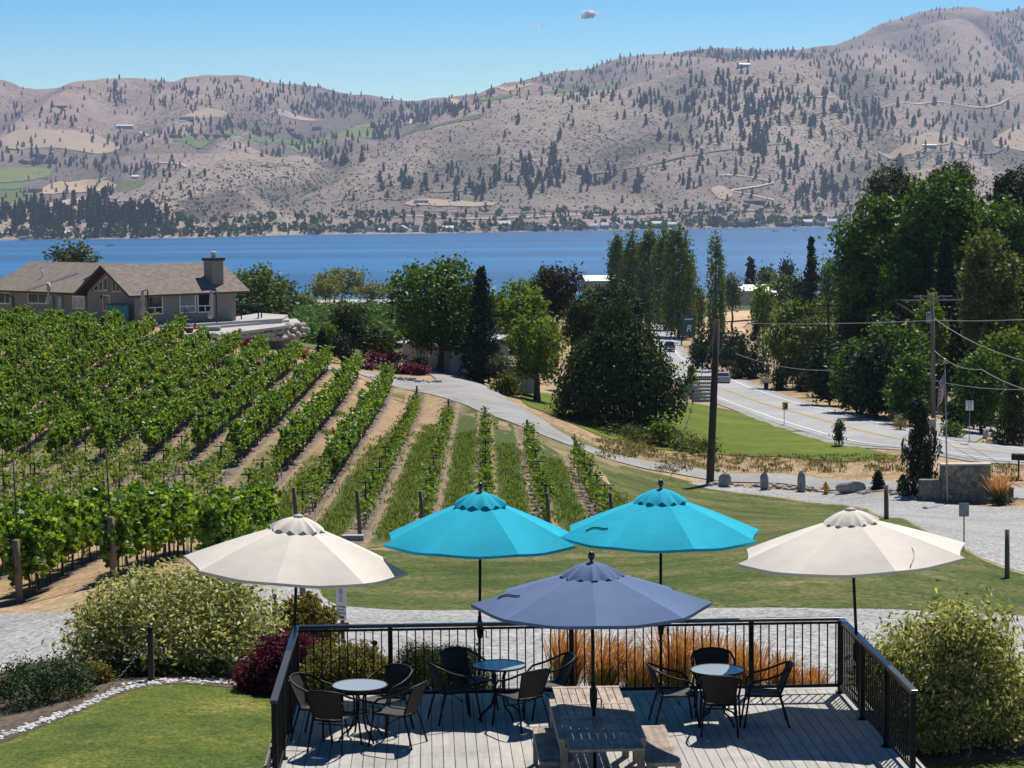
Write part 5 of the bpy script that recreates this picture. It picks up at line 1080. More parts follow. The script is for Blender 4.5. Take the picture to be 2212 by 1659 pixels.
# local frame: x along E1 (the long wall), y along E2 (the gable wall), z up from the terrace
he, hr = ZE - ZF, ZR - ZF
wl = MB(); wl.add([(.5, .4, -1), (LL - .6, .4, -1), (LL - .6, WD - .4, -1), (.5, WD - .4, -1), (.5, .4, he), (LL - .6, .4, he), (LL - .6, WD - .4, he), (.5, WD - .4, he), (.5, WD / 2, hr - .15), (LL - .6, WD / 2, hr - .15)],
   [(0, 1, 5, 4), (2, 3, 7, 6), (3, 0, 4, 8, 7), (1, 2, 6, 9, 5)]); wl.build('wall', m_side, hs_)
rf_ = MB()
for y0, s in ((-.35, 1), (WD + .35, -1)): rf_.slab([(-.5, y0, he - .12), (LL + .5, y0, he - .12), (LL + .5, WD / 2, hr + .08), (-.5, WD / 2, hr + .08)], .22, 0, 1)
rf_.build('roof', [m_shin, m_fascia], hs_)
# left wing along E2, roof slope facing us
WL = 17.0; wb = MB(); wb.add([(1.6, WD - .4, -1.2), (1.6, WD + WL, -1.2), (1.6, WD + WL, he - .1), (1.6, WD - .4, he - .1), (9, WD - .4, -1.2), (9, WD + WL, -1.2), (9, WD + WL, he), (9, WD - .4, he)], [(3, 2, 1, 0), (4, 5, 6, 7), (1, 2, 6, 5)]); wb.build('wall', m_side, hs_)
rw = MB(); rw.slab([(.9, WD - .1, he - .15), (6.3, WD - .1, hr + .0), (6.3, WD + WL + .6, hr + .0), (.9, WD + WL + .6, he - .15)], .22, 0, 1); rw.slab([(11.6, WD + 1, he - .15), (6.3, WD + 1, hr), (6.3, WD + WL + .6, hr), (11.6, WD + WL + .6, he - .15)], .22, 0, 1); rw.build('roof', [m_shin, m_fascia], hs_)
pr_ = MB(); pr_.slab([(.55, WD - .1, he - .12), (4.1, WD - .1, he + 1.48), (4.1, WD + 6.2, he + 1.48), (.55, WD + 9.6, he - .12)], .12, 0, 1); pr_.build('porch_roof', [m_shin, m_fascia], hs_)
MB().beam((.5, WD + 9.7, he - .05), (4.1, WD + 6.25, he + 1.56), .22, .06).build('valley_flashing', m_trim, hs_)
MB().beam((2.6, WD + 2.6, he + .95), (3.7, WD + 2.6, he + 1.45), 1.3, .16).build('skylight', m_black, hs_)
for y in (WD + 11.5,): MB().tube([(3.6, y, he + 1.0), (3.6, y, he + 1.75)], .09, 8).build('roof_vent', m_trim, hs_)
# chimney
ch = MB().box((9.9, 1.35, he + .85), (1.25, 1.25, 3.7)).build('chimney', m_side, hs_); MB().box((9.9, 1.35, he + 2.78), (1.5, 1.5, .26)).build('chimney_cap', m_fascia, ch); MB().lathe([(.2, 2.8), (.2, 3.2), (.26, 3.22), (.26, 3.45), (.1, 3.5)], (9.9, 1.35, he), 10).build('flue', m_trim, ch)
def hit(u, v, axis, val):
    """point of the wall plane (local axis = val) seen at a photo point"""
    d = ray(u, v); e = E1 if axis == 0 else E2
    t = (val + A0.dot(e)) / d.dot(e); p = d * t - Vector((A0.x, A0.y, ZF)); return (p.dot(E1), p.dot(E2), p.z)
def win(u0, v0, u1, v1, axis, val, pane=None, mull=(), low=0, name='window', frame=None):
    a, b = hit(u0, v0, axis, val), hit(u1, v1, axis, val); k = 1 - axis; s0, s1 = sorted((a[k], b[k])); z1, z0 = a[2], b[2]; o_ = val - .05
    def bx(m, s, z, ds, dz, t, off=0): m.box((o_ + off, s, z) if axis == 0 else (s, o_ + off, z), (t, ds, dz) if axis == 0 else (ds, t, dz))
    f = MB(); sw = .1
    for s in (s0, s1): bx(f, s, (z0 + z1) / 2, sw, z1 - z0 + sw, .12)
    for z in (z0, z1): bx(f, (s0 + s1) / 2, z, s1 - s0 - sw, sw, .12)
    if low: bx(f, (s0 + s1) / 2, z0 + low, s1 - s0 - sw, sw * .8, .1); bx(f, (s0 + s1) / 2, z0 + low / 2, sw * .8, low, .1)
    for t in mull: bx(f, s0 + (s1 - s0) * t, (z0 + z1) / 2, sw * .7, z1 - z0 - sw, .1)
    fo = f.build(name, frame or m_trim, hs_); p = MB(); bx(p, (s0 + s1) / 2, (z0 + z1) / 2, s1 - s0 - sw * .5, z1 - z0 - sw * .5, .05, .02); p.build('pane', pane or m_pane, fo)
win(317, 641, 350, 677, 1, .4, low=.55); win(387, 637, 421, 674, 1, .4, m_blind, low=.55); win(426, 635, 458, 673, 1, .4, low=.55)
win(62, 633, 107, 656, 0, 1.6, None, (.5,)); win(-4, 632, 24, 656, 0, 1.6, None, (.4,)); win(159, 640, 184, 667, 0, .5, M('pale_reflecting_glass', (.36, .36, .34), .2, .3, 2), (.6,)); win(224, 638, 239, 672, 0, .5, None, (), 0, 'door')
for poly in (((206, 629), (206, 620), (214, 613), (214, 629)), ((216, 629), (216, 611), (224, 604), (224, 629)), ((226, 629), (226, 602), (234, 595), (234, 629)), ((245, 631), (245, 603), (252, 609), (252, 631)), ((254, 631), (254, 611), (261, 617), (261, 631)), ((263, 631), (263, 619), (272, 628), (272, 631))):
    pp = [hit(u, v, 0, .5) for u, v in poly]; cx_ = sum(p[1] for p in pp) / 4; cz = sum(p[2] for p in pp) / 4; f = MB(); f.slab([(.44, p[1], p[2]) for p in pp], .05); g = MB(); g.slab([(.40, cx_ + (p[1] - cx_) * .72, cz + (p[2] - cz) * .78) for p in pp], .03)
    fo = f.build('gable_window', m_trim, hs_); g.build('pane', m_pane, fo)
for u, v in ((219, 641), (449, 638)): a = hit(u, v, 0 if u < 300 else 1, .35); MB().box(a, (.2, .2, .3), bev=.04).build('wall_lamp', m_black, hs_)
a = hit(131, 652, 0, 1.5); MB().box((1.5, a[1], a[2]), (.25, .6, 1.0)).build('meter_box', M('pale_grey_paint', (.4, .42, .42), .6), hs_)
a = hit(20, 640, 0, 1.5); MB().tube([(.9, a[1] + 1, he - .4), (1.5, a[1] - .6, he - .8), (1.5, a[1] - .7, 0)], .06, 6).build('downpipe', m_black, hs_)
# terrace
def zpt(u, v, z): d = ray(u, v); t = z / d.z; return (d.x * t, d.y * t)
def plat(name, pix, z, th, mat, label, cat):
    P = [zpt(u, v, z) for u, v in pix]; o = MB().prism(P, z - th, z).build(name, mat); return tag(o, label, cat)
struct(plat('terrace_paving', [(296, 704), (380, 702), (470, 697), (560, 691), (610, 688), (622, 680), (560, 676), (470, 690), (380, 694), (290, 692)], -10.02, 1.6, g_conc, None, None))
struct(plat('terrace_step', [(296, 712), (380, 709), (470, 704), (560, 697), (625, 691), (622, 684), (560, 690), (470, 697), (380, 702), (296, 704)], -10.25, 1.6, g_conc, None, None))
struct(plat('terrace_step', [(290, 722), (400, 722), (520, 716), (600, 706), (650, 697), (640, 688), (560, 695), (470, 702), (380, 707), (290, 711)], -10.45, .22, g_conc, None, None))
m_stw = M('terrace_stone', (.24, .23, .215), .95, .5, 2.2, .8, 6)
struct(plat('terrace_wall', [(292, 720), (400, 720), (520, 714), (600, 704), (646, 696), (638, 688), (560, 695), (470, 702), (380, 707), (292, 711)], -10.66, 2.2, m_stw, None, None))
rr = random.Random(12); m_rockw = M('white_rock', (.46, .44, .41), .9, .4, 2.5, .6, 9); m_rockg = M('grey_rock', (.26, .25, .24), .9, .3, 3, .6, 10)
GB = 'white boulders of the terrace wall'
for i in range(84):
    row = i // 28; u = 420 + 236 * (i % 28) / 27 + rr.uniform(-4, 4); x, y = zpt(u, 722 - max(0, u - 460) * .13, -10.45); z = -10.62 - row * .42 + rr.uniform(-.1, .1); y -= .25 + row * .22; s = rr.uniform(.26, .46)
    tag(MB().rock((0, 0, 0), (s * 1.2, s, s * .8), 0, rr, 2).build('boulder', m_rockw, None, (x, y, z)), 'white boulder stacked in the wall below the house terrace', 'boulder', GB)
def closed_umb(u, vt, vb, Y, lab):
    g = W(u, vb, Y); h = W(u, vt, Y).z - g.z; o = thing('closed_parasol', lab, 'parasol', g); MB().tube([(.45, 0, 0), (.45, 0, h)], .07, 7).build('pole', m_black, o)
    pr = [(.10, .35), (.27, .5), (.21, .9), (.10, 1.25), (.19, 1.7), (.14, 2.3), (.08, h)]; mb = MB(); mb.lathe(pr, (0, 0, 0), 10)
    mb.v = [(x * (1 + .25 * math.sin(5 * math.atan2(y, x + 1e-6))) - .12 * max(0, 1.2 - z), y, z) for x, y, z in mb.v]; mb.build('canopy', M('beige_canvas', (.42, .38, .32), .9), o); MB().beam((0, 0, h - .05), (.45, 0, h - .02), .1, .08).build('arm', m_black, o)
closed_umb(309, 626, 690, 188.5, 'closed beige parasol tied beside the first terrace window'); closed_umb(457, 627, 697, 191, 'closed beige parasol on a heavy base at the terrace edge'); closed_umb(106, 634, 665, 196, 'closed beige parasol near the house meter box')
m_blue = M('blue_sling_fabric', (.02, .07, .20), .8); m_pl = M('white_plastic', (.75, .75, .74), .5, .04)
def lounger(u, v, Y, lab, flat, rz):
    g = Vector((*zpt(u, v, -10.02), -10.02)); o = thing('sun_lounger', lab, 'sun lounger', g, rz, 'sun loungers on the house terrace'); f = MB()
    for s in (-.33, .33):
        f.tube([(-.95, s, .32), (.35, s, .34), (1.0, s, .34 if flat else .8)], .035, 6)
        for x in (-.7, .3): f.tube([(x - .2, s, 0), (x, s, .33), (x + .2, s, 0)], .03, 6)
    f.build('frame', m_pl, o); MB().slab([(-.95, -.32, .36), (.35, -.32, .37), (.35, .32, .37), (-.95, .32, .36)], .03).build('seat', m_blue, o); MB().slab([(.35, -.32, .37), (1.0, -.32, .37 if flat else .85), (1.0, .32, .37 if flat else .85), (.35, .32, .37)], .03).build('backrest', m_blue, o)
for a in ((372, 694, 0, 'raised dark blue lounger left of another raised one', False, 2.6), (386, 694, 0, 'raised dark blue lounger right of its raised neighbour', False, 2.6), (412, 692, 0, 'flat blue lounger behind the fire tripod', True, 2.5), (434, 692, 0, 'white framed lounger beside the closed terrace parasol', True, 2.7), (484, 689, 0, 'empty white lounger frame at the far right of the row', True, .2)): lounger(*a)
g = Vector((*zpt(403, 706, -10.25), -10.25)); o = thing('fire_tripod', 'black tripod with hanging grill on the terrace step', 'tripod grill', g)
for i in range(3): t = i * 2.1 + .5; MB().tube([(math.cos(t) * .55, math.sin(t) * .55, 0), (0, 0, 1.9)], .035, 6).build('leg', m_black, o)
MB().lathe([(.02, .62), (.5, .6), (.55, .66), (.02, .66)], (0, 0, 0), 12).build('grill', m_black, o)
for u, lab in ((391, 'dark red round planter pot on the terrace wall'), (409, 'dark red planter pot under the tripod grill')): tag(MB().lathe([(.2, 0), (.34, .12), (.40, .40), (.36, .42), (.30, .36), (.02, .36)], (0, 0, 0), 14).build('planter_pot', M('dark_red_glaze', (.09, .018, .016), .35), None, (*zpt(u, 719, -10.45), -10.45)), lab, 'planter')
tag(MB().box((0, 0, .45), (1.05, 1.05, .9), bev=.05).build('parasol_block', m_rockg, None, (*zpt(463, 722, -10.75), -11.0)), 'square grey block under the closed parasol at the terrace edge', 'block')
m_teal0 = M('teal_cover', (.02, .21, .24), .6, .12, 2)
g = hit(255, 660, 0, -.6); o = thing('storage_cabinet', 'teal covered cabinet against the gable wall', 'cabinet', Vector((A0.x, A0.y, ZF)) + E1 * g[0] + E2 * g[1], R_(45)); MB().box((0, 0, .8), (.8, 2.0, 2.1), bev=.04).build('cover', m_teal0, o); MB().box((0, 0, 1.9), (.86, 2.06, .12)).build('lid', m_fascia, o)
for u, lab in ((262, 'blue plastic garden chair in front of the teal cabinet'), (248, 'second blue plastic garden chair nearer the gable wall')):
    g = hit(u, 690, 0, -1.5); o = thing('garden_chair', lab, 'chair', (A0.x + (E1 * g[0] + E2 * g[1]).x, A0.y + (E1 * g[0] + E2 * g[1]).y, ZF), R_(200)); MB().box((0, 0, .42), (.55, .5, .05), bev=.01).build('seat', m_blue, o); MB().box((0, .27, .8), (.55, .06, .75), bev=.02).build('backrest', m_blue, o)
    for x in (-.25, .25):
        for y in (-.22, .25): MB().tube([(x, y, 0), (x * .9, y * .9, .42)], .025, 6).build('leg', m_blue, o)
for u, v, lab in ((313, 696, 'small orange red ride on toy at the terrace parasol'), (425, 711, 'small orange toy slide beside the planter pots')):
    o = tag(MB().add([(-.3, -.15, 0), (.3, -.15, 0), (.2, -.15, .22), (-.08, -.15, .5), (-.2, -.15, .5), (-.3, .15, 0), (.3, .15, 0), (.2, .15, .22), (-.08, .15, .5), (-.2, .15, .5)], [(0, 1, 2, 3, 4), (9, 8, 7, 6, 5), (0, 5, 6, 1), (1, 6, 7, 2), (2, 7, 8, 3), (3, 8, 9, 4), (4, 9, 5, 0)]).build('plastic_toy', M('orange_plastic', (.55, .09, .05), .4), None, (*zpt(u, v, -10.2), -10.2)), lab, 'toy')
# dark pergola frame at the end of the house
o = thing('pergola', 'dark metal railing frame at the right end of the house', 'railing', (*zpt(520, 690, -10.02), -10.02)); 
for x, y in ((-1.4, 0), (0, .5), (1.5, 1.0), (1.6, 2.6), (-1.2, 2.6)): MB().tube([(x, y, -1), (x, y, 1.25)], .07, 6).build('post', m_black, o)
t_ = MB(); t_.beam((-1.5, 0, 1.28), (1.6, 1.0, 1.28), .16, .08); t_.beam((1.6, 1.0, 1.28), (1.7, 2.7, 1.28), .16, .08); t_.beam((1.7, 2.7, 1.28), (-1.3, 2.6, 1.28), .16, .08); t_.build('top_rail', m_black, o)
# long metal shed under the walnut
gx = [G(868, 790), G(1000, 806)]; p0 = W(870, 792, 204); p1 = W(1003, 812, 196); d = (p1 - p0); L = math.hypot(d.x, d.y); o = thing('metal_shed', 'long low grey metal shed half hidden under the walnut', 'shed', (p0.x, p0.y, p0.z), math.atan2(d.y, d.x))
m_shed = M('grey_ribbed_metal', (.30, .295, .29), .6, .15, 1.5, stretch=(6, 1, .2)); MB().box((L / 2, 2.5, 1.0), (L, 5, 2.6)).build('wall', m_shed, o); MB().slab([(-.3, -.5, 2.3), (L + .3, -.5, 2.3), (L + .3, 5.5, 3.1), (-.3, 5.5, 3.1)], .1).build('roof', M('pale_metal_roof', (.42, .43, .44), .5), o); MB().box((L * .9, -.03, .8), (2.2, .08, 2.0)).build('door', m_wallw, o)
for u, v, Y, w_, d_, h, lab in ((1120, 835, 193, 3, 4, 2.6, 'grey shed wall behind the fruit tree'), (1690, 672, 470, 9, 8, 4, 'low building with white roof behind the roadside trees'), (1620, 655, 560, 8, 8, 4, 'white roofed lakeside cottage behind the lone poplar'), (1300, 640, 600, 10, 8, 5, 'pale lakeside house left of the poplars')):
    g = W(u, v, Y); o = thing('outbuilding', lab, 'building', (g.x, g.y, g.z - .5), .15); MB().box((0, 0, h / 2), (w_, d_, h)).build('wall', m_shed, o); r = MB()
    for s in (-1, 1): r.slab([(-w_ / 2 - .4, s * (d_ / 2 + .4), h - .1), (w_ / 2 + .4, s * (d_ / 2 + .4), h - .1), (w_ / 2 + .4, 0, h + d_ * .16), (-w_ / 2 - .4, 0, h + d_ * .16)], .15)
    r.build('roof', m_roofl if u > 1200 else m_roofd, o)
# rocks along the driveway bed
for i in range(17):
    u = 800 + i * 9.2 + rr.uniform(-2, 2); v = 815 + (u - 800) * .09 + rr.uniform(-2, 3); p = G(u, v); s = rr.uniform(.14, .34)
    tag(MB().rock((0, 0, s * .4), (s * 1.2, s, s * .85), 0, rr, 2).build('edging_rock', m_rockw, None, p), 'white rock edging the burgundy shrub bed by the driveway', 'rock', 'white edging rocks of the shrub bed')
# ------------------------------------------------------------------ cars
m_tyre = M('tyre_rubber', (.02, .02, .02), .9); m_rim = M('alloy_rim', (.45, .45, .46), .35, .05, 8, metal=.8); m_lamp = M('headlamp_glass', (.75, .75, .72), .1); m_tail = M('tail_lamp', (.35, .01, .01), .3); m_chrome = M('chrome', (.65, .65, .66), .18, .05, 6, metal=1)
def car(name, label, loc, rz, paint, prof, cab, wheels, L, Wd, front=True, pickup=False):
    o = thing(name, label, 'car' if not pickup else 'pickup truck', loc, rz); mb = MB()
    bm = bmesh.new(); lo = [bm.verts.new((x, -Wd / 2, z)) for x, z in prof]; hi = [bm.verts.new((x, Wd / 2, z)) for x, z in prof]; n_ = len(prof)
    bm.faces.new(lo); bm.faces.new(hi[::-1])
    for i in range(n_): bm.faces.new((lo[i], hi[i], hi[(i + 1) % n_], lo[(i + 1) % n_]))
    bmesh.ops.recalc_face_normals(bm, faces=bm.faces[:]); bmesh.ops.bevel(bm, geom=[e for e in bm.edges], offset=.05, segments=2, affect='EDGES'); me = bpy.data.meshes.new('body'); bm.to_mesh(me); bm.free(); me.materials.append(paint); link('body', me, o)
    bm = bmesh.new(); lo = [bm.verts.new((x, -Wd / 2 * (.97 if z < cab[0][1] + .1 else .78), z)) for x, z in cab]; hi = [bm.verts.new((q_.co.x, -q_.co.y, q_.co.z)) for q_ in lo]; n_ = len(cab); bm.faces.new(lo); bm.faces.new(hi[::-1])
    for i in range(n_): bm.faces.new((lo[i], hi[i], hi[(i + 1) % n_], lo[(i + 1) % n_]))
    bmesh.ops.recalc_face_normals(bm, faces=bm.faces[:]); bmesh.ops.bevel(bm, geom=bm.edges[:], offset=.04, segments=2, affect='EDGES'); me = bpy.data.meshes.new('windows'); bm.to_mesh(me); bm.free(); me.materials.append(m_pane); link('windows', me, o)
    xs = [x for x, z in cab if z > max(z for x, z in cab) - .05]; zt = max(z for x, z in cab); MB().box(((min(xs) + max(xs)) / 2, 0, zt + .0), (max(xs) - min(xs) + .1, Wd * .78, .06), bev=.02).build('car_roof', paint, o)
    for x in wheels:
        for s in (-1, 1):
            wv = thing_part('wheel', o, (x, s * (Wd / 2 - .1), .34)); MB().tube([(0, -.1, 0), (0, .1, 0)], .34, 16).build('tyre', m_tyre, wv); MB().tube([(0, -.11, 0), (0, .11, 0)], .2, 12).build('rim', m_rim, wv)
    xf = max(x for x, z in prof); xb = min(x for x, z in prof); zf = .68 if not pickup else .85
    for s in (-1, 1): MB().box((xf - .02, s * Wd * .36, zf), (.1, .32, .16), bev=.03).build('headlight', m_lamp, o); MB().box((xb + .02, s * Wd * .38, zf + .08), (.1, .28, .16), bev=.03).build('tail_light', m_tail, o); MB().box(((max(x for x, z in cab)) - .5, s * (Wd / 2 + .12), cab[0][1] + .08), (.12, .22, .16), bev=.03).build('mirror', paint, o)
    MB().box((xf + .02, 0, .42), (.12, Wd * .92, .2), bev=.03).build('bumper', m_chrome if pickup else paint, o); MB().box((xb - .02, 0, .42), (.12, Wd * .92, .2), bev=.03).build('bumper', m_chrome if pickup else paint, o)
    if pickup: MB().box((xf + .02, 0, .85), (.06, Wd * .5, .3), bev=.02).build('grille', m_chrome, o)
    return o
def thing_part(name, par, loc):
    o = bpy.data.objects.new(name, None); COL.objects.link(o); o.parent = par; o.location = loc; return o
SED = [(-2.3, .35), (2.25, .35), (2.3, .6), (2.15, .82), (1.1, .95), (-1.5, 1.0), (-2.25, .95), (-2.35, .7)]; SCAB = [(-1.75, .95), (1.15, .93), (.3, 1.42), (-1.0, 1.42)]
PU = [(-2.8, .5), (2.75, .5), (2.8, 1.0), (2.7, 1.12), (1.3, 1.2), (-2.8, 1.2)]; PCAB = [(-.9, 1.15), (1.45, 1.15), (.75, 1.88), (-.75, 1.88)]
def roadat(u, v, dx=0):
    p = G(u, v); i = min(range(len(rc)), key=lambda i: abs(rc[i].y - p.y)); d = (rc[max(i - 2, 0)] - rc[min(i + 2, len(rc) - 1)]); return Vector((p.x + dx, p.y, T(p.x + dx, p.y) + .1)), math.atan2(d.y, d.x)
p, a = roadat(1446, 761); car('pickup_truck', 'black pickup truck driving up the road toward the viewer', p, a + math.pi, M('black_car_paint', (.015, .015, .017), .25, .1, 2, spec=.6), PU, PCAB, (-1.8, 1.8), 5.6, 1.95, True, True)
p, a = roadat(1560, 829); car('sedan_car', 'silver grey sedan driving away down the road', p, a, M('silver_car_paint', (.30, .32, .35), .3, .08, 2, metal=.4, spec=.6), SED, SCAB, (-1.4, 1.4), 4.6, 1.8)
for u, v, col, lab in ((682, 658, (.4, .4, .4), 'silver car parked leftmost beside the lakeside road'), (742, 656, (.1, .1, .11), 'dark car parked under the largest willow'), (800, 657, (.06, .06, .07), 'black car parked beside the low yellow willow'), (848, 654, (.6, .6, .6), 'white car parked beside the walnut at the lakeside road')):
    Y = 690; g = W(u, v, Y); car('parked_car', lab, (g.x, g.y, T(g.x, g.y) + .1), .1, M('paint_%d' % u, col, .3), SED, SCAB, (-1.4, 1.4), 4.6, 1.8)
# ------------------------------------------------------------------ poles, wires, signs along the road
m_pole = M('tarred_pole', (.055, .042, .035), .95, .3, 3, .4, 18, stretch=(1, 1, .12)); m_polg = M('weathered_grey_pole', (.20, .17, .145), .95, .25, 3, .4, 18, stretch=(1, 1, .12)); m_wire = M('cable', (.30, .30, .29), .6)
def pole(name, label, u, vt, vb, Y, r, mat, u2=None, arms=()):
    g = W(u, vb, Y); t = W(u2 or u, vt, Y); zb = T(g.x, Y) - .3; o = thing(name, label, 'utility pole', (g.x, Y, zb)); MB().tube([(0, 0, 0), (t.x - g.x, 0, t.z - zb)], [r, r * .75], 10).build('pole', mat, o)
    for v, wd_ in arms: z = W(u, v, Y).z - zb; x = (t.x - g.x) * z / (t.z - zb); MB().box((x, -.2, z), (wd_, .1, .13)).build('crossarm', mat, o)
    return o, (t.x, Y, t.z)
po, pt = pole('utility_pole', 'tall bare dark wooden pole standing by the driveway', 1533, 690, 1047, 142, .27, m_pole, 1549)
pole('utility_pole', 'grey utility pole with crossarms in front of the big trees', 2017, 632, 915, 182, .2, m_polg, 2014, ((648, 5.0), (640, 3.2))); MB().lathe([(.0, 0), (.26, .02), (.26, .9), (.0, .92)], (0, 0, 0), 10).build('transformer', M('grey_steel', (.25, .26, .27), .5), [o for o in COL.objects if o.name == 'utility_pole.001'][0], (-.45, 0, W(2014, 690, 182).z - T(W(2017, 915, 182).x, 182)))
pole('utility_pole', 'dark utility pole with two crossarms behind the willow', 1790, 655, 862, 245, .18, m_pole, 1789, ((660, 4.6), (676, 4.6)))
for u, vt, vb, Y, lab in ((712, 600, 662, 640, 'utility pole in front of the largest lakeside willow'), (660, 612, 664, 660, 'thin utility pole left of the lakeside willows'), (846, 598, 655, 640, 'thin utility pole beside the walnut at the lake'), (1284, 604, 650, 600, 'utility pole left of the poplar row')): pole('utility_pole', lab, u, vt, vb, Y, .2, m_pole, None, ((vt + 6, 3),))
def wire(label, pts_, r, sag=.4):
    P = [Vector(p) for p in pts_]; out = []
    for i in range(len(P) - 1):
        for k in range(8): t = k / 8; q_ = P[i].lerp(P[i + 1], t); q_.z -= sag * 4 * t * (1 - t); out.append(q_)
    out.append(P[-1]); tag(MB().tube(out, r, 5).build('overhead_cable', m_wire), label, 'cable')
wire('pale overhead cable running right from the top of the bare dark pole', [W(1600, 698, 200), W(2020, 692, 160), W(2330, 682, 130)], .026, .15)
wire('overhead cable sagging right from the transformer toward the right edge', [W(2018, 688, 182), W(2330, 800, 130)], .03, .8); wire('lower overhead cable running from the grey utility pole past the flag', [W(2018, 757, 182), W(2120, 798, 165), W(2330, 858, 130)], .03, .5); wire('faint overhead cable between the willow and the grey utility pole', [W(1790, 768, 245), W(2016, 712, 182)], .025, 1.4); wire('faint low overhead cable crossing the road at the sedan', [W(1590, 764, 230), W(1800, 800, 200), W(2018, 822, 182), W(2330, 832, 150)], .025, .5)
wire('pair cable sagging left of the grey utility pole', [W(1790, 742, 245), W(1905, 762, 220), W(2016, 735, 182)], .022, .3); wire('thin guy wire running from the bare pole to the grass', [W(1548, 700, 142), W(1446, 1041, 141)], .02, 0)
for u, v in ((690, 622), (690, 634)): wire('lakeside overhead cable at the height of the willow crown' if v < 630 else 'lower lakeside overhead cable in front of the willows', [W(600, v, 650), W(712, v - 2, 640), W(860, v - 4, 640)], .05, .6)
m_post = M('galvanised_post', (.30, .30, .30), .5, .1, 5, metal=.5); m_sgw = M('sign_white', (.80, .80, .79), .5, .03); m_sgb = M('sign_black', (.015, .015, .015), .6); m_sgy = M('sign_yellow', (.62, .42, .03), .5, .03)
# speed limit sign
g = W(2094, 945, 166); z = T(g.x, 166); o = thing('speed_limit_sign', 'white speed limit 35 sign on a post beyond the road', 'road sign', (g.x, 166, z)); h = W(2094, 866, 166).z - z; MB().tube([(0, .03, -.2), (0, .03, h)], .035, 7).build('post', m_post, o)
zc = W(2096, 876, 166).z - z; b = MB().box((0, 0, zc), (.62, .02, .76)).build('sign_plate', m_sgw, o); f = MB()
for x, zz, a_, c_ in ((0, .355, .56, .018), (0, -.355, .56, .018), (-.285, 0, .018, .7), (.285, 0, .018, .7)): f.box((x, -.014, zc + zz), (a_, .006, c_))
f.build('border', m_sgb, b)
for txt, s, zz in (('SPEED', .17, .24), ('LIMIT', .17, .08), ('35', .36, -.17)): t = link('lettering', text_mesh(txt, s, m_sgb, .003), b); t.location = (0, -.016, zc + zz); t.rotation_euler.x = R_(90); t.scale = (1.05, 1.15, 1)
# chevron
g = W(1694, 923, 184); z = T(g.x, 184); o = thing('chevron_sign', 'yellow chevron curve sign at the edge of the watered lawn', 'road sign', (g.x, 184, z)); MB().tube([(0, .03, -.2), (0, .03, W(1694, 870, 184).z - z)], .03, 7).build('post', m_post, o)
zc = W(1697, 877, 184).z - z; b = MB().box((.08, 0, zc), (.48, .02, .66)).build('sign_plate', m_sgy, o); MB().add([(-.16, -.016, .24), (.06, -.016, .24), (.22, -.016, 0), (.06, -.016, -.24), (-.16, -.016, -.24), (0, -.016, 0)], [(0, 5, 2, 1), (5, 4, 3, 2)]).build('chevron', m_sgb, b, (.08, 0, zc))
# plank sign of the wineries
g = W(1532, 873, 205); z = T(g.x, 205); o = thing('plank_sign', 'tall sign of stacked grey planks under a dark header', 'sign', (g.x - .45, 205, z)); h = W(1532, 812, 205).z - z
for x in (-1.15, 1.15): MB().tube([(x, .05, -.2), (x, .05, h)], .06, 7).build('post', m_wood, o)
m_plank = M('grey_plank', (.36, .35, .33), .8, .1, 3)
hb = MB().box((0, 0, h - .22), (2.2, .06, .4)).build('header_board', m_sgb, o)
for i in range(9): MB().box((-.75 + i * .19, -.04, h - .22 + .03 * math.sin(i * 2.3)), (.12, .02, .12 + .04 * (i % 2))).build('lettering', m_sgw, hb)
for i in range(6): MB().box((0, 0, h - .68 - i * .33), (2.2, .05, .27)).build('plank', m_plank, o); MB().box((-.1 - .06 * (i % 2), -.035, h - .60 - i * .33), (1.5, .012, .05)).build('lettering', m_sgw, o)
g = W(1484, 882, 196); z = T(g.x, 196); o = thing('arrow_sign', 'grey back of an arrow shaped road sign near the yew', 'road sign', (g.x, 196, z)); h = W(1484, 840, 196).z - z; MB().box((0, .04, h * .5 - .1), (.12, .08, h + .2)).build('post', m_post, o); MB().add([(-.6, -.01, -.3), (.5, -.01, -.4), (.5, -.01, .4), (-.6, -.01, .4), (-.85, -.01, .05), (-.6, .02, -.3), (.5, .02, -.4), (.5, .02, .4), (-.6, .02, .4), (-.85, .02, .05)], [(0, 1, 2, 3, 4), (9, 8, 7, 6, 5), (0, 5, 6, 1), (1, 6, 7, 2), (2, 7, 8, 3), (3, 8, 9, 4), (4, 9, 5, 0)]).build('sign_plate', M('sign_back', (.28, .29, .30), .5), o, (0, 0, h))
# teal winery sign by the poplars
g = W(1488, 727, 440); z = T(g.x, 440); o = thing('banner_sign', 'teal banner sign on a dark post beside the poplars', 'sign', (g.x, 440, z - .2)); zt_ = W(1488, 700, 440).z - z; h = 2 * (zt_ - W(1488, 712, 440).z + z); MB().tube([(-1.5, 0, 0), (-1.5, 0, zt_ + 2.3)], .14, 7).build('post', m_black, o)
b = MB().box((0, 0, zt_ - .1), (2.6, .1, 4.2)).build('banner', M('teal_banner', (.012, .10, .10), .6), o); t = link('lettering', text_mesh('R', 1.9, m_sgw, .01, shear=.2), b); t.location = (0, -.08, zt_ - .7); t.rotation_euler.x = R_(90); MB().box((0, -.08, zt_ + 1.2), (1.7, .04, .22)).build('lettering', m_sgw, b)
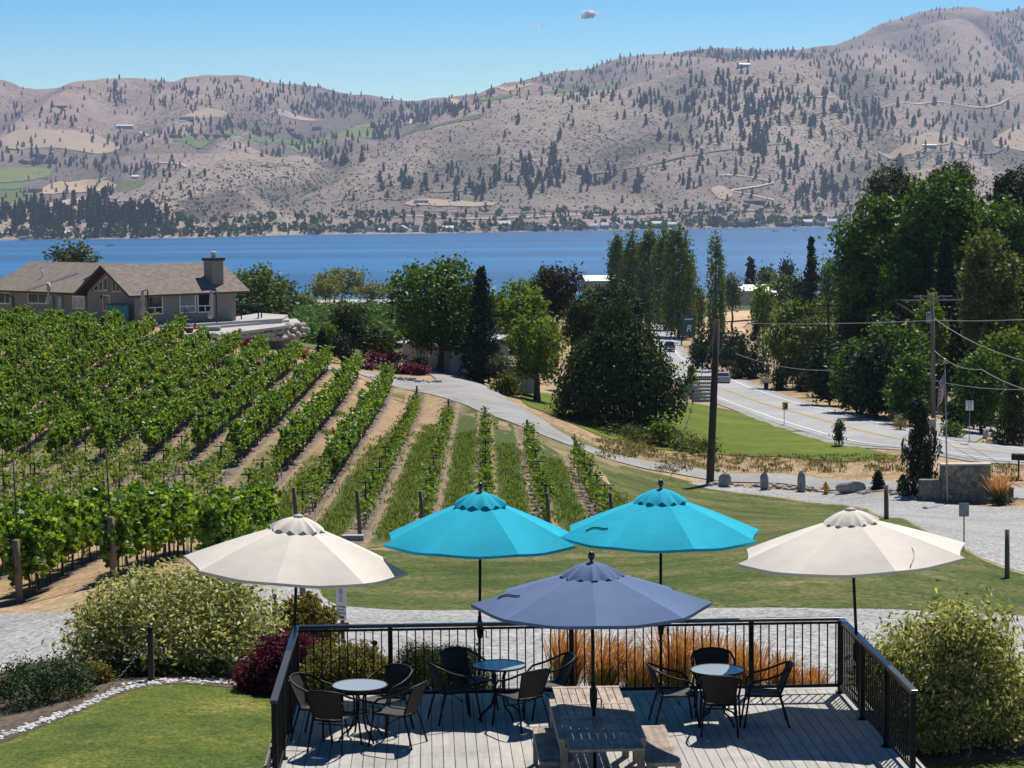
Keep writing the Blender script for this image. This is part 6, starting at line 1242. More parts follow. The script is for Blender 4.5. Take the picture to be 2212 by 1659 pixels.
# mailboxes
def mailbox(u, vb, Y, lab, col, hgt=1.1, s=1.0):
    g = W(u, vb, Y); z = T(g.x, Y); o = thing('mailbox', lab, 'mailbox', (g.x, Y, z)); MB().box((0, 0, hgt / 2 - .1), (.1, .1, hgt + .2)).build('post', m_pole, o); mb = MB(); pr = [(-.14, 0), (.14, 0), (.14, .16)] + [(.14 * math.cos(t), .16 + .14 * math.sin(t)) for t in (.5, 1.05, 1.57, 2.1, 2.64)] + [(-.14, .16)]
    n_ = len(pr); mb.add([(x * s, y, zz * s) for y in (-.3 * s, .3 * s) for x, zz in pr], [tuple(range(n_)), tuple(range(2 * n_ - 1, n_ - 1, -1))] + [(i, n_ + i, n_ + (i + 1) % n_, (i + 1) % n_) for i in range(n_)]); mb.build('letter_box', col, o, (0, 0, hgt), R_(70)); return o
mailbox(2200, 1042, 142, 'black mailbox on a dark post at the right edge', m_sgb, 1.25, 1.5)
mailbox(1603, 823, 300, 'pale mailbox on a post across the road from the sedan', m_sgw, 1.1, 1.2); mailbox(1560, 800, 330, 'white mailbox beside the dark conifer across the road', m_sgw, 1.1, 1.4); mailbox(1571, 802, 328, 'grey mailbox right of the white one across the road', m_shed, 1.1, 1.2); mailbox(1458, 738, 420, 'white mailbox under the darkest poplar', m_sgw, 1.2, 1.8)
g = W(1700, 838, 262); o = thing('garden_bench', 'small wooden bench between the clipped cedars across the road', 'bench', (g.x, 262, T(g.x, 262))); MB().box((0, 0, .45), (1.6, .45, .06)).build('seat', m_wood, o); MB().box((0, .22, .85), (1.6, .06, .12)).build('backrest', m_wood, o)
for x in (-.7, .7): MB().box((x, 0, .5), (.08, .45, 1.0)).build('leg', m_wood, o)
g = W(1655, 850, 266); tag(MB().lathe([(.24, 0), (.3, .75), (.32, .78), (.3, .84), (.02, .86)], (0, 0, 0), 12).build('trash_bin', M('dark_grey_plastic', (.06, .06, .065), .6), None, (g.x, 266, T(g.x, 266))), 'dark round bin left of the wooden roadside bench', 'bin')
g = W(2012, 925, 178); tag(MB().box((0, 0, .5), (.6, .5, 1.0), bev=.03).build('utility_box', M('beige_paint', (.42, .36, .24), .6), None, (g.x, 178, T(g.x, 178))), 'beige utility box at the foot of the grey pole', 'utility box')
# ------------------------------------------------------------------ gate corner: stone wall, flag, hydrant, stones
def stone_mat():
    m, n, out = newmat('rubble_stone'); co = objco(n); v = N(n, 'ShaderNodeTexVoronoi', Scale=2.9); n.links.new(co, v.inputs['Vector']); v2 = N(n, 'ShaderNodeTexVoronoi', Scale=2.9); v2.feature = 'DISTANCE_TO_EDGE'; n.links.new(co, v2.inputs['Vector'])
    c = mix(n, 1, ramp(n, [(.0, (.10, .095, .085)), (.5, (.22, .20, .165)), (1, (.36, .31, .22))], v.outputs['Color']), ramp(n, [(.3, .75), (.7, 1.2)], noise(n, 9, 4, .7, co)), 'MULTIPLY')
    k = ramp(n, [(.02, 0), (.05, 1)], v2.outputs['Distance']); c = mix(n, k, (.12, .115, .105), c); pbsdf(n, out, c, .95, v2.outputs['Distance'], .6, .06, 0, .15); return m
m_stone = stone_mat()
g = W(2086, 1086, 131); z = T(g.x, 131) - .2; k = 131 / F_; o = thing('stone_gate_wall', 'stone gate wall with a tall pier and stepped lower wings', 'stone wall', (g.x, 131, z)); hp = W(2086, 1004, 131).z - z
MB().box((-.05, 0, hp / 2), (106 * k, .75, hp), bev=.03).build('pier', m_stone, o); MB().box((-.05, 0, hp + .05), (110 * k, .85, .1), bev=.02).build('capstone', M('pale_capstone', (.50, .46, .38), .9), o)
hl = W(2000, 1036, 131).z - z; MB().box((-78 * k, .1, hl / 2), (46 * k, .6, hl), bev=.03).build('wing_wall', m_stone, o)
hr1, hr2 = W(2140, 1036, 131).z - z, W(2196, 1052, 131).z - z
wv = MB().add([(50 * k, -.35, 0), (96 * k, -1.0, 0), (96 * k, -1.0, hr2), (50 * k, -.35, hr1), (50 * k, .25, 0), (96 * k, -.4, 0), (96 * k, -.4, hr2), (50 * k, .25, hr1)], [(0, 1, 2, 3), (7, 6, 5, 4), (3, 2, 6, 7), (1, 5, 6, 2), (0, 3, 7, 4)]); wv.build('wing_wall', m_stone, o)
MB().slab([(49 * k, -.42, hr1 + .09), (97 * k, -1.07, hr2 + .09), (97 * k, -.33, hr2 + .09), (49 * k, .32, hr1 + .09)], .1).build('capstone', MATS['pale_capstone'], o)
g = W(2047, 1068, 129.5); z = T(g.x, 129.5); o = thing('flagpole', 'slim white flagpole in front of the stone gate wall', 'flagpole', (g.x, 129.5, z)); h = W(2041, 786, 129.5).z - z; xt = W(2041, 786, 129.5).x - g.x
MB().tube([(0, 0, -.2), (xt * .5, 0, h * .5), (xt, 0, h)], [.055, .045, .035], 8).build('pole', m_post, o); MB().lathe([(.02, 0), (.16, .04), (.16, .07), (.05, .1), (.1, .16), (.1, .24), (.02, .32)], (xt, 0, h), 10).build('finial', M('brass', (.55, .42, .18), .3, .05, 4, metal=.8), o)
def flag_mat():
    m, n, out = newmat('flag_cloth'); t = n.nodes.new('ShaderNodeUVMap'); sx = n.nodes.new('ShaderNodeSeparateXYZ'); n.links.new(t.outputs[0], sx.inputs[0]); u, v = sx.outputs[0], sx.outputs[1]
    st = math_(n, 'GREATER_THAN', math_(n, 'FRACT', math_(n, 'MULTIPLY', v, 6.5)), .5); c = mix(n, st, (.35, .02, .03), (.72, .70, .68))
    can = math_(n, 'MULTIPLY', math_(n, 'LESS_THAN', u, .4), math_(n, 'GREATER_THAN', v, .4615))
    cb = n.nodes.new('ShaderNodeCombineXYZ'); n.links.new(math_(n, 'FRACT', math_(n, 'MULTIPLY', u, 15)), cb.inputs[0]); n.links.new(math_(n, 'FRACT', math_(n, 'MULTIPLY', v, 9.3)), cb.inputs[1]); ds = n.nodes.new('ShaderNodeVectorMath'); ds.operation = 'DISTANCE'; n.links.new(cb.outputs[0], ds.inputs[0]); ds.inputs[1].default_value = (.5, .5, 0)
    cc = mix(n, math_(n, 'LESS_THAN', ds.outputs['Value'], .28), (.02, .03, .11), (.72, .7, .68)); c = mix(n, can, c, cc); b = pbsdf(n, out, c, .85); return m
nu, nv = 22, 14; mb = MB(); FL, FHt = 2.4, 1.5
topz = W(2046, 800, 129.5).z - z
def fp(a, b):   # a along the fly, b up the hoist; the flag hangs nearly limp down the pole
    fold = .13 * math.sin(a * 9 + b * 2.2) * (a ** .5); x = xt - .03 - a * .52 * FL * .34 - b * .0; zz = topz - (1 - b) * FHt - (a ** 1.15) * FL * .48; return (x + .10 * math.sin(a * 7 + b) * a, -.08 + fold, zz)
mb.add([fp(i / nu, j / nv) for i in range(nu + 1) for j in range(nv + 1)], [(i * (nv + 1) + j, (i + 1) * (nv + 1) + j, (i + 1) * (nv + 1) + j + 1, i * (nv + 1) + j + 1) for i in range(nu) for j in range(nv)], 0, True)
fo = tag(mb.build('flag', flag_mat(), None, (g.x, 129.5, z)), 'limp american flag hanging from the slim flagpole', 'flag'); uv = fo.data.uv_layers.new(name='UVMap')
for lp in fo.data.loops: i, j = divmod(lp.vertex_index, nv + 1); uv.data[lp.index].uv = (i / nu, j / nv)
g = G(1784, 1068); o = thing('fire_hydrant', 'yellow fire hydrant on the gravel by the driveway', 'fire hydrant', g); m_hyd = M('hydrant_yellow', (.62, .30, .01), .5); MB().lathe([(.22, -.1), (.22, .05), (.14, .07), (.13, .52), (.19, .54), (.19, .58), (.15, .62), (.10, .72), (.05, .78), (.05, .84), (.01, .85)], (0, 0, 0), 16).build('barrel', m_hyd, o)
for s in (-1, 1): MB().tube([(s * .1, 0, .42), (s * .24, 0, .42)], .06, 10).build('nozzle', m_hyd, o)
MB().tube([(0, -.1, .38), (0, -.25, .38)], .08, 10).build('nozzle', m_hyd, o)
for u, vb, w_, h, lab in ((1566, 1052, .85, .95, 'wide grey standing stone nearest the bare pole'), (1651, 1058, .55, 1.15, 'pointed grey standing stone in the middle of three'), (1731, 1062, .55, 1.35, 'tallest grey standing stone next to the hydrant')):
    g = G(u, vb); mb = MB(); pr = [(w_ * .5, -.1), (w_ * .52, h * .3), (w_ * .5, h * .7), (w_ * .34, h * .9), (.06, h)]; mb.lathe(pr, (0, 0, 0), 9, 0, False); rq = random.Random(int(u)); mb.v = [(x * rq.uniform(.88, 1.1), y * .6 * rq.uniform(.85, 1.1), zz * rq.uniform(.97, 1.03)) for x, y, zz in mb.v]; tag(mb.build('standing_stone', m_rockg, None, g, rq.uniform(-.3, .3)), lab, 'standing stone')
g = G(1838, 1064); tag(MB().rock((0, 0, .3), (1.0, .6, .5), 0, random.Random(3), 3).build('boulder', M('pale_grey_rock', (.33, .31, .28), .9, .2, 3, .5), None, g), 'large rounded boulder between the hydrant and small spruce', 'boulder')
for i in range(64):
    u = 1535 + 6.9 * i + rr.uniform(-4, 4); v = 1044 + (u - 1535) * .052 + rr.uniform(-1, 6) + (3 if i % 3 == 0 else 0)
    if 1880 < u < 1915: continue
    g = G(u, v); s = rr.uniform(.10, .26); tag(MB().rock((0, 0, s * .4), (s * 1.2, s, s * .8), 0, rr, 1).build('border_rock', m_rockw if rr.random() < .55 else m_rockg, None, g), 'small rough rock in the border between gravel and driveway', 'rock', 'border rocks along the driveway')
for i in range(26):
    u = 2130 + rr.uniform(0, 90); g = G(u, 958 - rr.uniform(0, 16)); s = rr.uniform(.15, .4); tag(MB().rock((0, 0, s * .3), (s * 1.2, s, s * .8), 0, rr, 1).build('border_rock', m_rockw, None, g), 'pale rock in the loose rocks at the far right roadside', 'rock', 'loose rocks at the right roadside')
g = G(2129, 948); tag(MB().rock((0, 0, .35), (.3, .25, .55), 0, random.Random(9), 2).build('marker_stone', m_rockw, None, g), 'single pale upright stone right of the speed limit sign', 'stone')
# posts on the mown lawn
def lawn_post(u, vt, vb, Y, r, lab): g = W(u, vb, Y); z = T(g.x, Y); h = W(u, vt, Y).z - z; return tag(MB().tube([(0, 0, -.3), (-.02, 0, h)], [r, r * .95], 10).build('wooden_post', m_wood, None, (g.x, Y, z)), lab, 'wooden post')
lawn_post(1915, 1048, 1122, 90, .1, 'weathered wooden post on the lawn edge in front of the small spruces'); lawn_post(2176, 1144, 1252, 64, .075, 'weathered wooden post at the right end of the mown lawn'); lawn_post(655, 1240, 1300, 57, .085, 'short wooden post standing behind the left beige umbrella')
g = W(2083, 1186, 72); z = T(g.x, 72); o = thing('small_sign', 'small blank backed sign on a thin post at the gravel pad', 'sign', (g.x, 72, z)); h = W(2081, 1087, 72).z - z; MB().tube([(0, .03, -.2), (-.02, .03, h)], .022, 7).build('post', m_stake, o); MB().box((-.02, 0, h - .22), (.33, .02, .45)).build('sign_plate', M('sign_back', (.28, .29, .30), .5), o)
g = G(762, 1168); tag(MB().box((0, 0, .1), (.85, .4, .26), bev=.03).build('valve_box', m_shed, None, g), 'small grey valve box on the ground at the end of a vine row', 'box')
# dry tussocks on the strip above the driveway, feather grass by the wall
rng = np.random.default_rng(31); Ps = []
for i in range(260): g = G(rng.uniform(1420, 1960), rng.uniform(985, 1022)); Ps.append(g[:])
for i in range(160): g = G(rng.uniform(1290, 1420), rng.uniform(950, 990)); Ps.append(g[:])
for i in range(60): g = G(rng.uniform(2080, 2200), rng.uniform(1005, 1040)); Ps.append(g[:])
A = np.array(Ps); P = np.repeat(A, 12, 0) + rng.normal(size=(len(A) * 12, 3)) * np.array((.22, .25, .02)); P[:, 2] += .1; upv = np.tile((0, 0, 1.), (len(P), 1))
tag(link('dry_tussocks', quads_mesh('dry_tussocks', leaf_arrays(P, rng.uniform(.15, .4, len(P)), P * 0 + np.array((0, -1., 0)), rng, .3, .3, upv, .6), leafmat('tussock_blades', [(.10, .11, .05), (.22, .19, .10), (.36, .29, .15)], .2, .8, .1))), 'dry tussocks scattered on the strip above the driveway', 'grass', kind='stuff')
def feather(u, vt, vb, w_, Y, lab, lean=.0, n_=500, seed=1, plume=.55):
    rng = np.random.default_rng(seed); k = Y / F_; g = W(u, vb, Y); z = T(g.x, Y); h = W(u, vt, Y).z - z; o = thing('feather_grass', lab, 'ornamental grass', (g.x, Y, z)); R = w_ * k / 2
    def blades(m, h0, h1, S, asp, mat, nm):
        a = rng.random(m) * 6.28; r = R * .35 * np.sqrt(rng.random(m)); hh = h * rng.uniform(.5, 1.0, m) ** .8; ln_ = rng.normal(size=m) * .10; f0 = h0; V = []
        out = R * rng.random(m) * 1.0
        for s0 in np.linspace(h0, h1, 5)[:-1]:
            s1 = s0 + (h1 - h0) / 4
            def pt(s): return np.stack([r * np.cos(a) + out * np.cos(a) * s ** 1.6 + (lean + ln_) * h * s ** 2, r * np.sin(a) + out * np.sin(a) * s ** 1.6, hh * s], 1)
            p0, p1 = pt(s0), pt(s1); w2 = S * (1 - .5 * (s1 - h0)); side = np.stack([np.cos(a * 3.1), np.sin(a * 3.1), 0 * a], 1) * w2 * .5
            V.append(np.stack([p0 - side, p0 + side, p1 + side, p1 - side], 1).reshape(-1, 3))
        link(nm, quads_mesh(nm, np.concatenate(V), mat), o)
    blades(n_, 0, plume + .15, .009 * max(1, Y / 45), .1, L_fblade, 'blades'); blades(int(n_ * .55), plume + .08, 1.0, .013 * max(1, Y / 60), .1, L_feather, 'plumes'); return o
feather(2160, 1020, 1082, 52, 129, 'golden feather grass clump beside the stone gate wall', 0, 500, 3, .45)
# ------------------------------------------------------------------ deck, railings, furniture
ZD, ZRAIL = -6.80, -5.73
def onz(u, v, z): d = ray(u, v); t = z / d.z; return Vector((d.x * t, d.y * t, z))
rl, rrr = onz(640, 1352, ZRAIL), onz(1815, 1333, ZRAIL); fl, fr = onz(565, 1512, ZRAIL), onz(1948, 1490, ZRAIL)
ex = (rrr - rl); DW = ex.length; ex.normalize(); ey = Vector((ex.y, -ex.x, 0)); D0 = Vector((rl.x, rl.y, ZD)); DRZ = math.atan2(ex.y, ex.x)
print('deck', rl, rrr, fl, fr, 'W', DW, 'side dirs', (fl - rl).normalized(), (fr - rrr).normalized(), ey)
DL_, DLR = (fl - rl).dot(ey), (fr - rrr).dot(ey)
def dk(p):   # world -> deck coordinates: x along the rear rail, y towards the viewer
    d = Vector(p) - D0; return (d.dot(ex), d.dot(ey), d.z)
def dw(x, y, z=0): return D0 + ex * x + ey * y + Vector((0, 0, z))
def dz(u, v, h=0): return dk(onz(u, v, ZD + h))
m_blk = M('black_powder_coat', (.006, .006, .007), .5, .1, 6, spec=.22); m_blks = M('black_powder_coat_gloss', (.018, .019, .022), .3, .1, 6, spec=.6)
def deck_mat():
    m, n, out = newmat('composite_decking'); co = objco(n, (6, .5, 1)); c = ramp(n, [(.3, (.31, .295, .27)), (.5, (.37, .355, .325)), (.7, (.43, .41, .38))], noise(n, 3, 5, .65, co)); g_ = n.nodes.new('ShaderNodeNewGeometry'); c = mix(n, 1, c, ramp(n, [(0, .9), (1, 1.08)], g_.outputs['Random Per Island']), 'MULTIPLY')
    c = mix(n, 1, c, ramp(n, [(.35, .8), (.55, 1.05)], noise(n, 1.1, 5, .7, objco(n))), 'MULTIPLY'); pbsdf(n, out, c, .8, noise(n, 10, 4, .7, co), .15, .01, 0, .3); return m
m_deck = deck_mat()
# deck in deck-aligned local space: parent empty at D0 turned so that local +x = ex, local -y = ey
o = thing('wooden_deck', 'raised grey board deck carrying the tables', 'deck', D0, DRZ); mb = MB(); pitch = .142; nb = int(DW / pitch) + 2; mb2 = MB()
for i in range(-1, nb): mb.box((i * pitch + pitch / 2, -3.6, -.014), (pitch - .009, 7.9, .028))
bo = mb.build('deck_boards', m_deck, o)
mb2.box((DW / 2, .36, -.2), (DW + .4, .03, .4)); mb2.box((-.2, -3.6, -.2), (.03, 7.9, .4)); mb2.box((DW + .2, -3.6, -.2), (.03, 7.9, .4)); mb2.build('fascia_board', M('deck_fascia', (.30, .28, .25), .8), o)
sub = MB()
for i in range(6): sub.box((DW * i / 5, -3.6, -.18), (.05, 7.7, .3))
for i in range(4):
    for j in range(3): sub.box((DW * i / 3, -.2 - 3.4 * j, -.7), (.14, .14, .75))
sub.box((DW / 2, -3.6, -.05), (DW + .3, 7.7, .03)); sub.build('joists_and_gap_shade', M('joist_and_gap_shade', (.06, .05, .04), .9), o)  # last box: dark sheet added to shade the board gaps, hiding the lawn below
bp_ = MB().box((DW / 2, .29, -.012), (DW + .3, .12, .028)).build('border_board', m_deck, o)
# railings
def railing(label, p, q_, posts, step=.117):
    a, b = dw(*p), dw(*q_); d = b - a; L = Vector((d.x, d.y, 0)).length; o = thing('deck_railing', label, 'railing', a, math.atan2(d.y, d.x)); H = ZRAIL - ZD
    MB().box((L / 2, 0, H - .02), (L + .09, .085, .045), bev=.006).build('top_rail', m_blks, o); MB().box((L / 2, 0, .11), (L, .04, .045)).build('bottom_rail', m_blk, o)
    MB().box((L / 2, 0, H - .075), (L, .035, .03)).build('upper_rail', m_blk, o)
    pm = MB().box((0, 0, H / 2 - .02), (.065, .065, H - .03)).mesh('post', m_blk); bm_ = MB().box((0, 0, (H - .09 + .11) / 2), (.017, .017, H - .2)).mesh('baluster', m_blk); bs = MB().box((0, 0, .006), (.12, .12, .016)).mesh('base_plate', m_blk)
    for x in posts: c = link('post', pm, o); c.location.x = x * L; e = link('base_plate', bs, c)
    x = step
    while x < L - .03:
        if all(abs(x - t * L) > .05 for t in posts): c = link('baluster', bm_, o); c.location.x = x
        x += step
railing('black rear deck railing facing the vineyard', (0, 0), (DW, 0), [0, .171, .503, .835, 1]); 
railing('black left side deck railing beside the lawn', (0, .09), (-.0, DL_), [.36, .68, .99]); railing('black right side deck railing beside the variegated bush', (DW, .09), (DW + .0, DLR), [.33, .66, .99])
# ---- umbrellas
def fabric(name, col):
    m, n, out = newmat(name); co = objco(n); c = ramp(n, [(.3, tuple(x * .93 for x in col)), (.7, tuple(min(1, x * 1.06) for x in col))], noise(n, 2.2, 4, .6, co)); b = N(n, 'ShaderNodeBsdfPrincipled', Roughness=.9); b.inputs['Specular IOR Level'].default_value = .15; n.links.new(c, b.inputs['Base Color'])
    bp = N(n, 'ShaderNodeBump', Strength=.25, Distance=.02); n.links.new(noise(n, 5, 3, .6, co), bp.inputs['Height']); n.links.new(bp.outputs[0], b.inputs['Normal'])
    t = n.nodes.new('ShaderNodeBsdfTranslucent'); n.links.new(c, t.inputs['Color']); mx = n.nodes.new('ShaderNodeMixShader'); mx.inputs[0].default_value = .12; n.links.new(b.outputs[0], mx.inputs[1]); n.links.new(t.outputs[0], mx.inputs[2]); n.links.new(mx.outputs[0], out.inputs['Surface']); return m
f_tan, f_teal, f_blue = fabric('sand_canvas', (.76, .69, .605)), fabric('turquoise_canvas', (.022, .44, .60)), fabric('slate_blue_canvas', (.13, .188, .325))
def umbrella(label, base, R, ztop, zrim, rot, fab, tilt=0, tilt_ax=(0, 1, 0), ball=True, base_z=0, lean=(0, 0), seed=1, foot=True, vr=.40):
    """base: foot of the pole; ztop/zrim heights above it"""
    rq = random.Random(seed); o = thing('patio_umbrella', label, 'umbrella', base); rise = ztop - zrim; NS, NRG = 8, 10; S = 6
    tm = Matrix.Translation((lean[0], lean[1], zrim)) @ Matrix.Rotation(tilt, 4, tilt_ax)
    def can(r0, r1, zf, sag, wav=0, nr=NRG, th=.0):
        vs = []; fs = []
        for k in range(NS):
          for i in range(nr + 1):
            t = i / nr; r = r0 + (r1 - r0) * t
            for jj in range(S + 1):
                j = k * S + jj; s = j / S; f = jj / S; c = math.cos(math.pi / NS) / math.cos((f - .5) * 2 * math.pi / NS); bow = 4 * f * (1 - f)
                rr_ = r * (c * 1.0) * (1 - .05 * bow * t ** 3) / 1.0; a = rot + s * 2 * math.pi / NS
                z = zf(t) - sag * bow * (t ** 1.2) + wav * math.sin((j % (NS * S)) * 2 * math.pi / (NS * S) * 13 + seed) * t * t + .003 * math.sin(f * 9 + i * 1.3) * bow
                vs.append(tm @ Vector((rr_ * math.sin(a), -rr_ * math.cos(a), z)))
        m_ = S + 1
        for k in range(NS):
          for i in range(nr):
            for j in range(S): b_ = k * (nr + 1) * m_; fs.append((b_ + i * m_ + j, b_ + i * m_ + j + 1, b_ + (i + 1) * m_ + j + 1, b_ + (i + 1) * m_ + j))
        return vs, fs
    vs, fs = can(.16, R, lambda t: rise * (1 - t) ** 1.0 * .97 + .03 * rise * math.sin(math.pi * t), .045); mb = MB(); mb.add(vs, fs, 0, True)
    co_ = mb.build('canopy', fab, o)
    # hem
    e = [vs[k * (NRG + 1) * (S + 1) + NRG * (S + 1) + j] for k in range(NS) for j in range(S)]; n_ = len(e); hm = MB(); hm.add([p + Vector((0, 0, .004)) for p in e] + [p - Vector((0, 0, .035)) for p in e], [(j, (j + 1) % n_, n_ + (j + 1) % n_, n_ + j) for j in range(n_)], 0, True); hm.build('hem', fab, co_)
    vs, fs = can(.03, vr, lambda t: rise * .97 + .11 - .175 * t ** 1.6, .0, .03, 6); vb = MB(); vb.add(vs, fs, 0, True); vb.build('vent', fab, o)
    ribs = MB()
    for k in range(NS):
        a = rot + k * 2 * math.pi / NS; d = Vector((math.sin(a), -math.cos(a), 0)); ribs.tube([tm @ (d * .05 + Vector((0, 0, rise - .06))), tm @ (d * R * .5 + Vector((0, 0, rise * .5 + .0))), tm @ (d * (R - .02) + Vector((0, 0, -.02)))], .009, 5); ribs.tube([tm @ Vector((0, 0, rise * .25 - .25)), tm @ (d * R * .48 + Vector((0, 0, rise * .5)))], .008, 5)
    ribs.build('ribs', m_blk, o); MB().tube([(0, 0, 0), (lean[0] * .5, lean[1] * .5, zrim * .5), tm @ Vector((0, 0, rise))], .021, 12).build('pole', m_blk, o)
    c = Vector((lean[0] * .5, lean[1] * .5, .95 + base_z)); cr = MB().lathe([(.024, -.12), (.034, -.1), (.046, -.02), (.046, .1), (.03, .14), (.024, .2)], c, 12).build('crank_housing', m_blk, o); MB().tube([c + Vector((.04, -.02, 0)), c + Vector((.09, -.03, 0)), c + Vector((.09, -.03, -.1)), c + Vector((.13, -.03, -.1))], .008, 6).build('crank_handle', m_blk, cr)
    t_ = tm @ Vector((0, 0, rise + .08))
    if ball: MB().lathe([(.012, 0), (.022, .02), (.014, .04), (.03, .055), (.043, .085), (.043, .105), (.03, .135), (.004, .148)], t_, 14).build('finial', m_blks, o)
    else: MB().lathe([(.06, 0), (.075, .015), (.07, .03), (.02, .045)], t_, 14).build('finial', M('beige_plastic', (.45, .42, .38), .6), o)
    if foot:
        for h in (.35, .8): MB().lathe([(.022, -.012), (.04, -.012), (.04, .012), (.022, .012)], (0, 0, h), 10).build('clamp', m_post, o)
    return o
def cw(u, v, Y): return W(u, v, Y)
def umb_at(label, u, Y, vb, vtop, vrim, wpx, *a, **k):
    b = W(u, vb, Y); zt, zr = W(u, vtop, Y).z - b.z, W(u, vrim, Y).z - b.z; return umbrella(label, b, wpx * Y / F_ / 2, zt, zr, *a, **k)
umb_at('cream umbrella at the left rear corner of the deck', 634, 29.95, 1522, 1130, 1219, 494, R_(-4), f_tan, R_(4.3), (0, 1, 0), False, .05, (.06, 0), 3)
umb_at('turquoise umbrella nearer the middle of the rear railing', 1035, 30.55, 1512, 1077, 1165, 444, R_(22), f_teal, R_(.8), (0, 1, 0), True, .05, (.04, 0), 4)
umb_at('turquoise umbrella with a dangling strap at the right half of the rear railing', 1428, 30.75, 1504, 1070, 1152, 456, R_(14), f_teal, R_(.5), (0, 1, 0), True, .05, (.0, 0), 5)
umb_at('cream umbrella at the right side of the deck', 1858, 29.0, 1560, 1116, 1195, 522, R_(11), f_tan, R_(-3.0), (0, 1, 0), False, .0, (-.11, 0), 6)
PT = onz(1285, 1546, ZD + .74); b = Vector((PT.x, PT.y, ZD)); zt, zr = W(1277, 1232, PT.y).z - ZD, W(1277, 1303, PT.y).z - ZD
umbrella('slate blue umbrella through the wooden picnic table', b, 528 * PT.y / F_ / 2, zt, zr, R_(0), f_blue, 0, (0, 1, 0), True, .0, (-.03, 0), 7, False)
for (u, v, Y, ln, col, um) in ((1290, 1140, 29.6, .34, m_blk, 2), (1100, 1286, 25.0, .22, m_blk, 4), (1970, 1215, 28.1, .4, MATS['beige_plastic'], 3)):
    us = [q_ for q_ in COL.objects if q_.name.startswith('patio_umbrella')][um]; loc = us.location
    def surf(u, v):
        d = ray(u, v); bestY = None
        dg = bpy.context.evaluated_depsgraph_get(); cn = [c for c in us.children if c.name.startswith('canopy')][0]; mi = Matrix.Translation(us.location).inverted(); ok, p, nrm, _ = cn.ray_cast(mi @ Vector((0, 0, 0)), d.normalized(), distance=60); return (Vector(p) + nrm * (.012 if nrm.dot(d) < 0 else -.012)) if ok else None
    bpy.context.view_layer.update()
    P = [surf(u - 24 + 6 * i, v - 4 * math.sin(i * .6) - i * 1.2 + 8) for i in range(9)] if um != 3 else [surf(u + 5 * math.sin(i * 1.1), v - 32 + 11 * i) for i in range(8)]
    P = [p for p in P if p is not None]
    if len(P) > 2: MB().tube(P, .008, 5).build('strap', col, us)
# ---- bistro tables and chairs
m_rattan = None
def rattan():
    m, n, out = newmat('brown_wicker'); co = objco(n); w1 = N(n, 'ShaderNodeTexWave', Scale=22); w1.bands_direction = 'Z'; w2 = N(n, 'ShaderNodeTexWave', Scale=22); w2.bands_direction = 'X'; n.links.new(co, w1.inputs['Vector']); n.links.new(co, w2.inputs['Vector'])
    f = math_(n, 'MULTIPLY', w1.outputs['Fac'], w2.outputs['Fac']); c = ramp(n, [(0, (.008, .006, .005)), (.4, (.024, .018, .014)), (1, (.055, .042, .032))], f); pbsdf(n, out, c, .6, f, .6, .01, 0, .4); return m
m_rat = rattan()
def glass_mat():
    m, n, out = newmat('ripple_glass'); co = objco(n); nz = noise(n, 40, 3, .6, co); b = pbsdf(n, out, (.30, .35, .37), .22, nz, .15, .01, 0, .55); return m
m_tg = glass_mat()
def bistro(u, v, lab):
    c = onz(u, v, ZD + .71); o = thing('bistro_table', lab, 'table', (c.x, c.y, ZD)); R = .355; MB().lathe([(.01, .70), (R - .01, .70), (R - .01, .708), (.01, .708)], (0, 0, 0), 40, 0, False).build('glass_top', m_tg, o)
    MB().tube([(R * math.cos(t * .15708), R * math.sin(t * .15708), .70) for t in range(40)], .014, 8, 0, True, True, True).build('rim', m_blk, o); MB().tube([(.11 * math.cos(t * .35), .11 * math.sin(t * .35), .36) for t in range(18)], .009, 6, 0, True, True, True).build('brace_ring', m_blk, o)
    lm = MB().tube([(.30, 0, .695), (.14, 0, .67), (.085, 0, .55), (.085, 0, .30), (.14, 0, .16), (.26, 0, .10), (.32, 0, .02), (.33, 0, 0)], .013, 8).mesh('leg', m_blk)
    for i in range(4): l_ = link('leg', lm, o); l_.rotation_euler.z = i * math.pi / 2 + .6
    return o
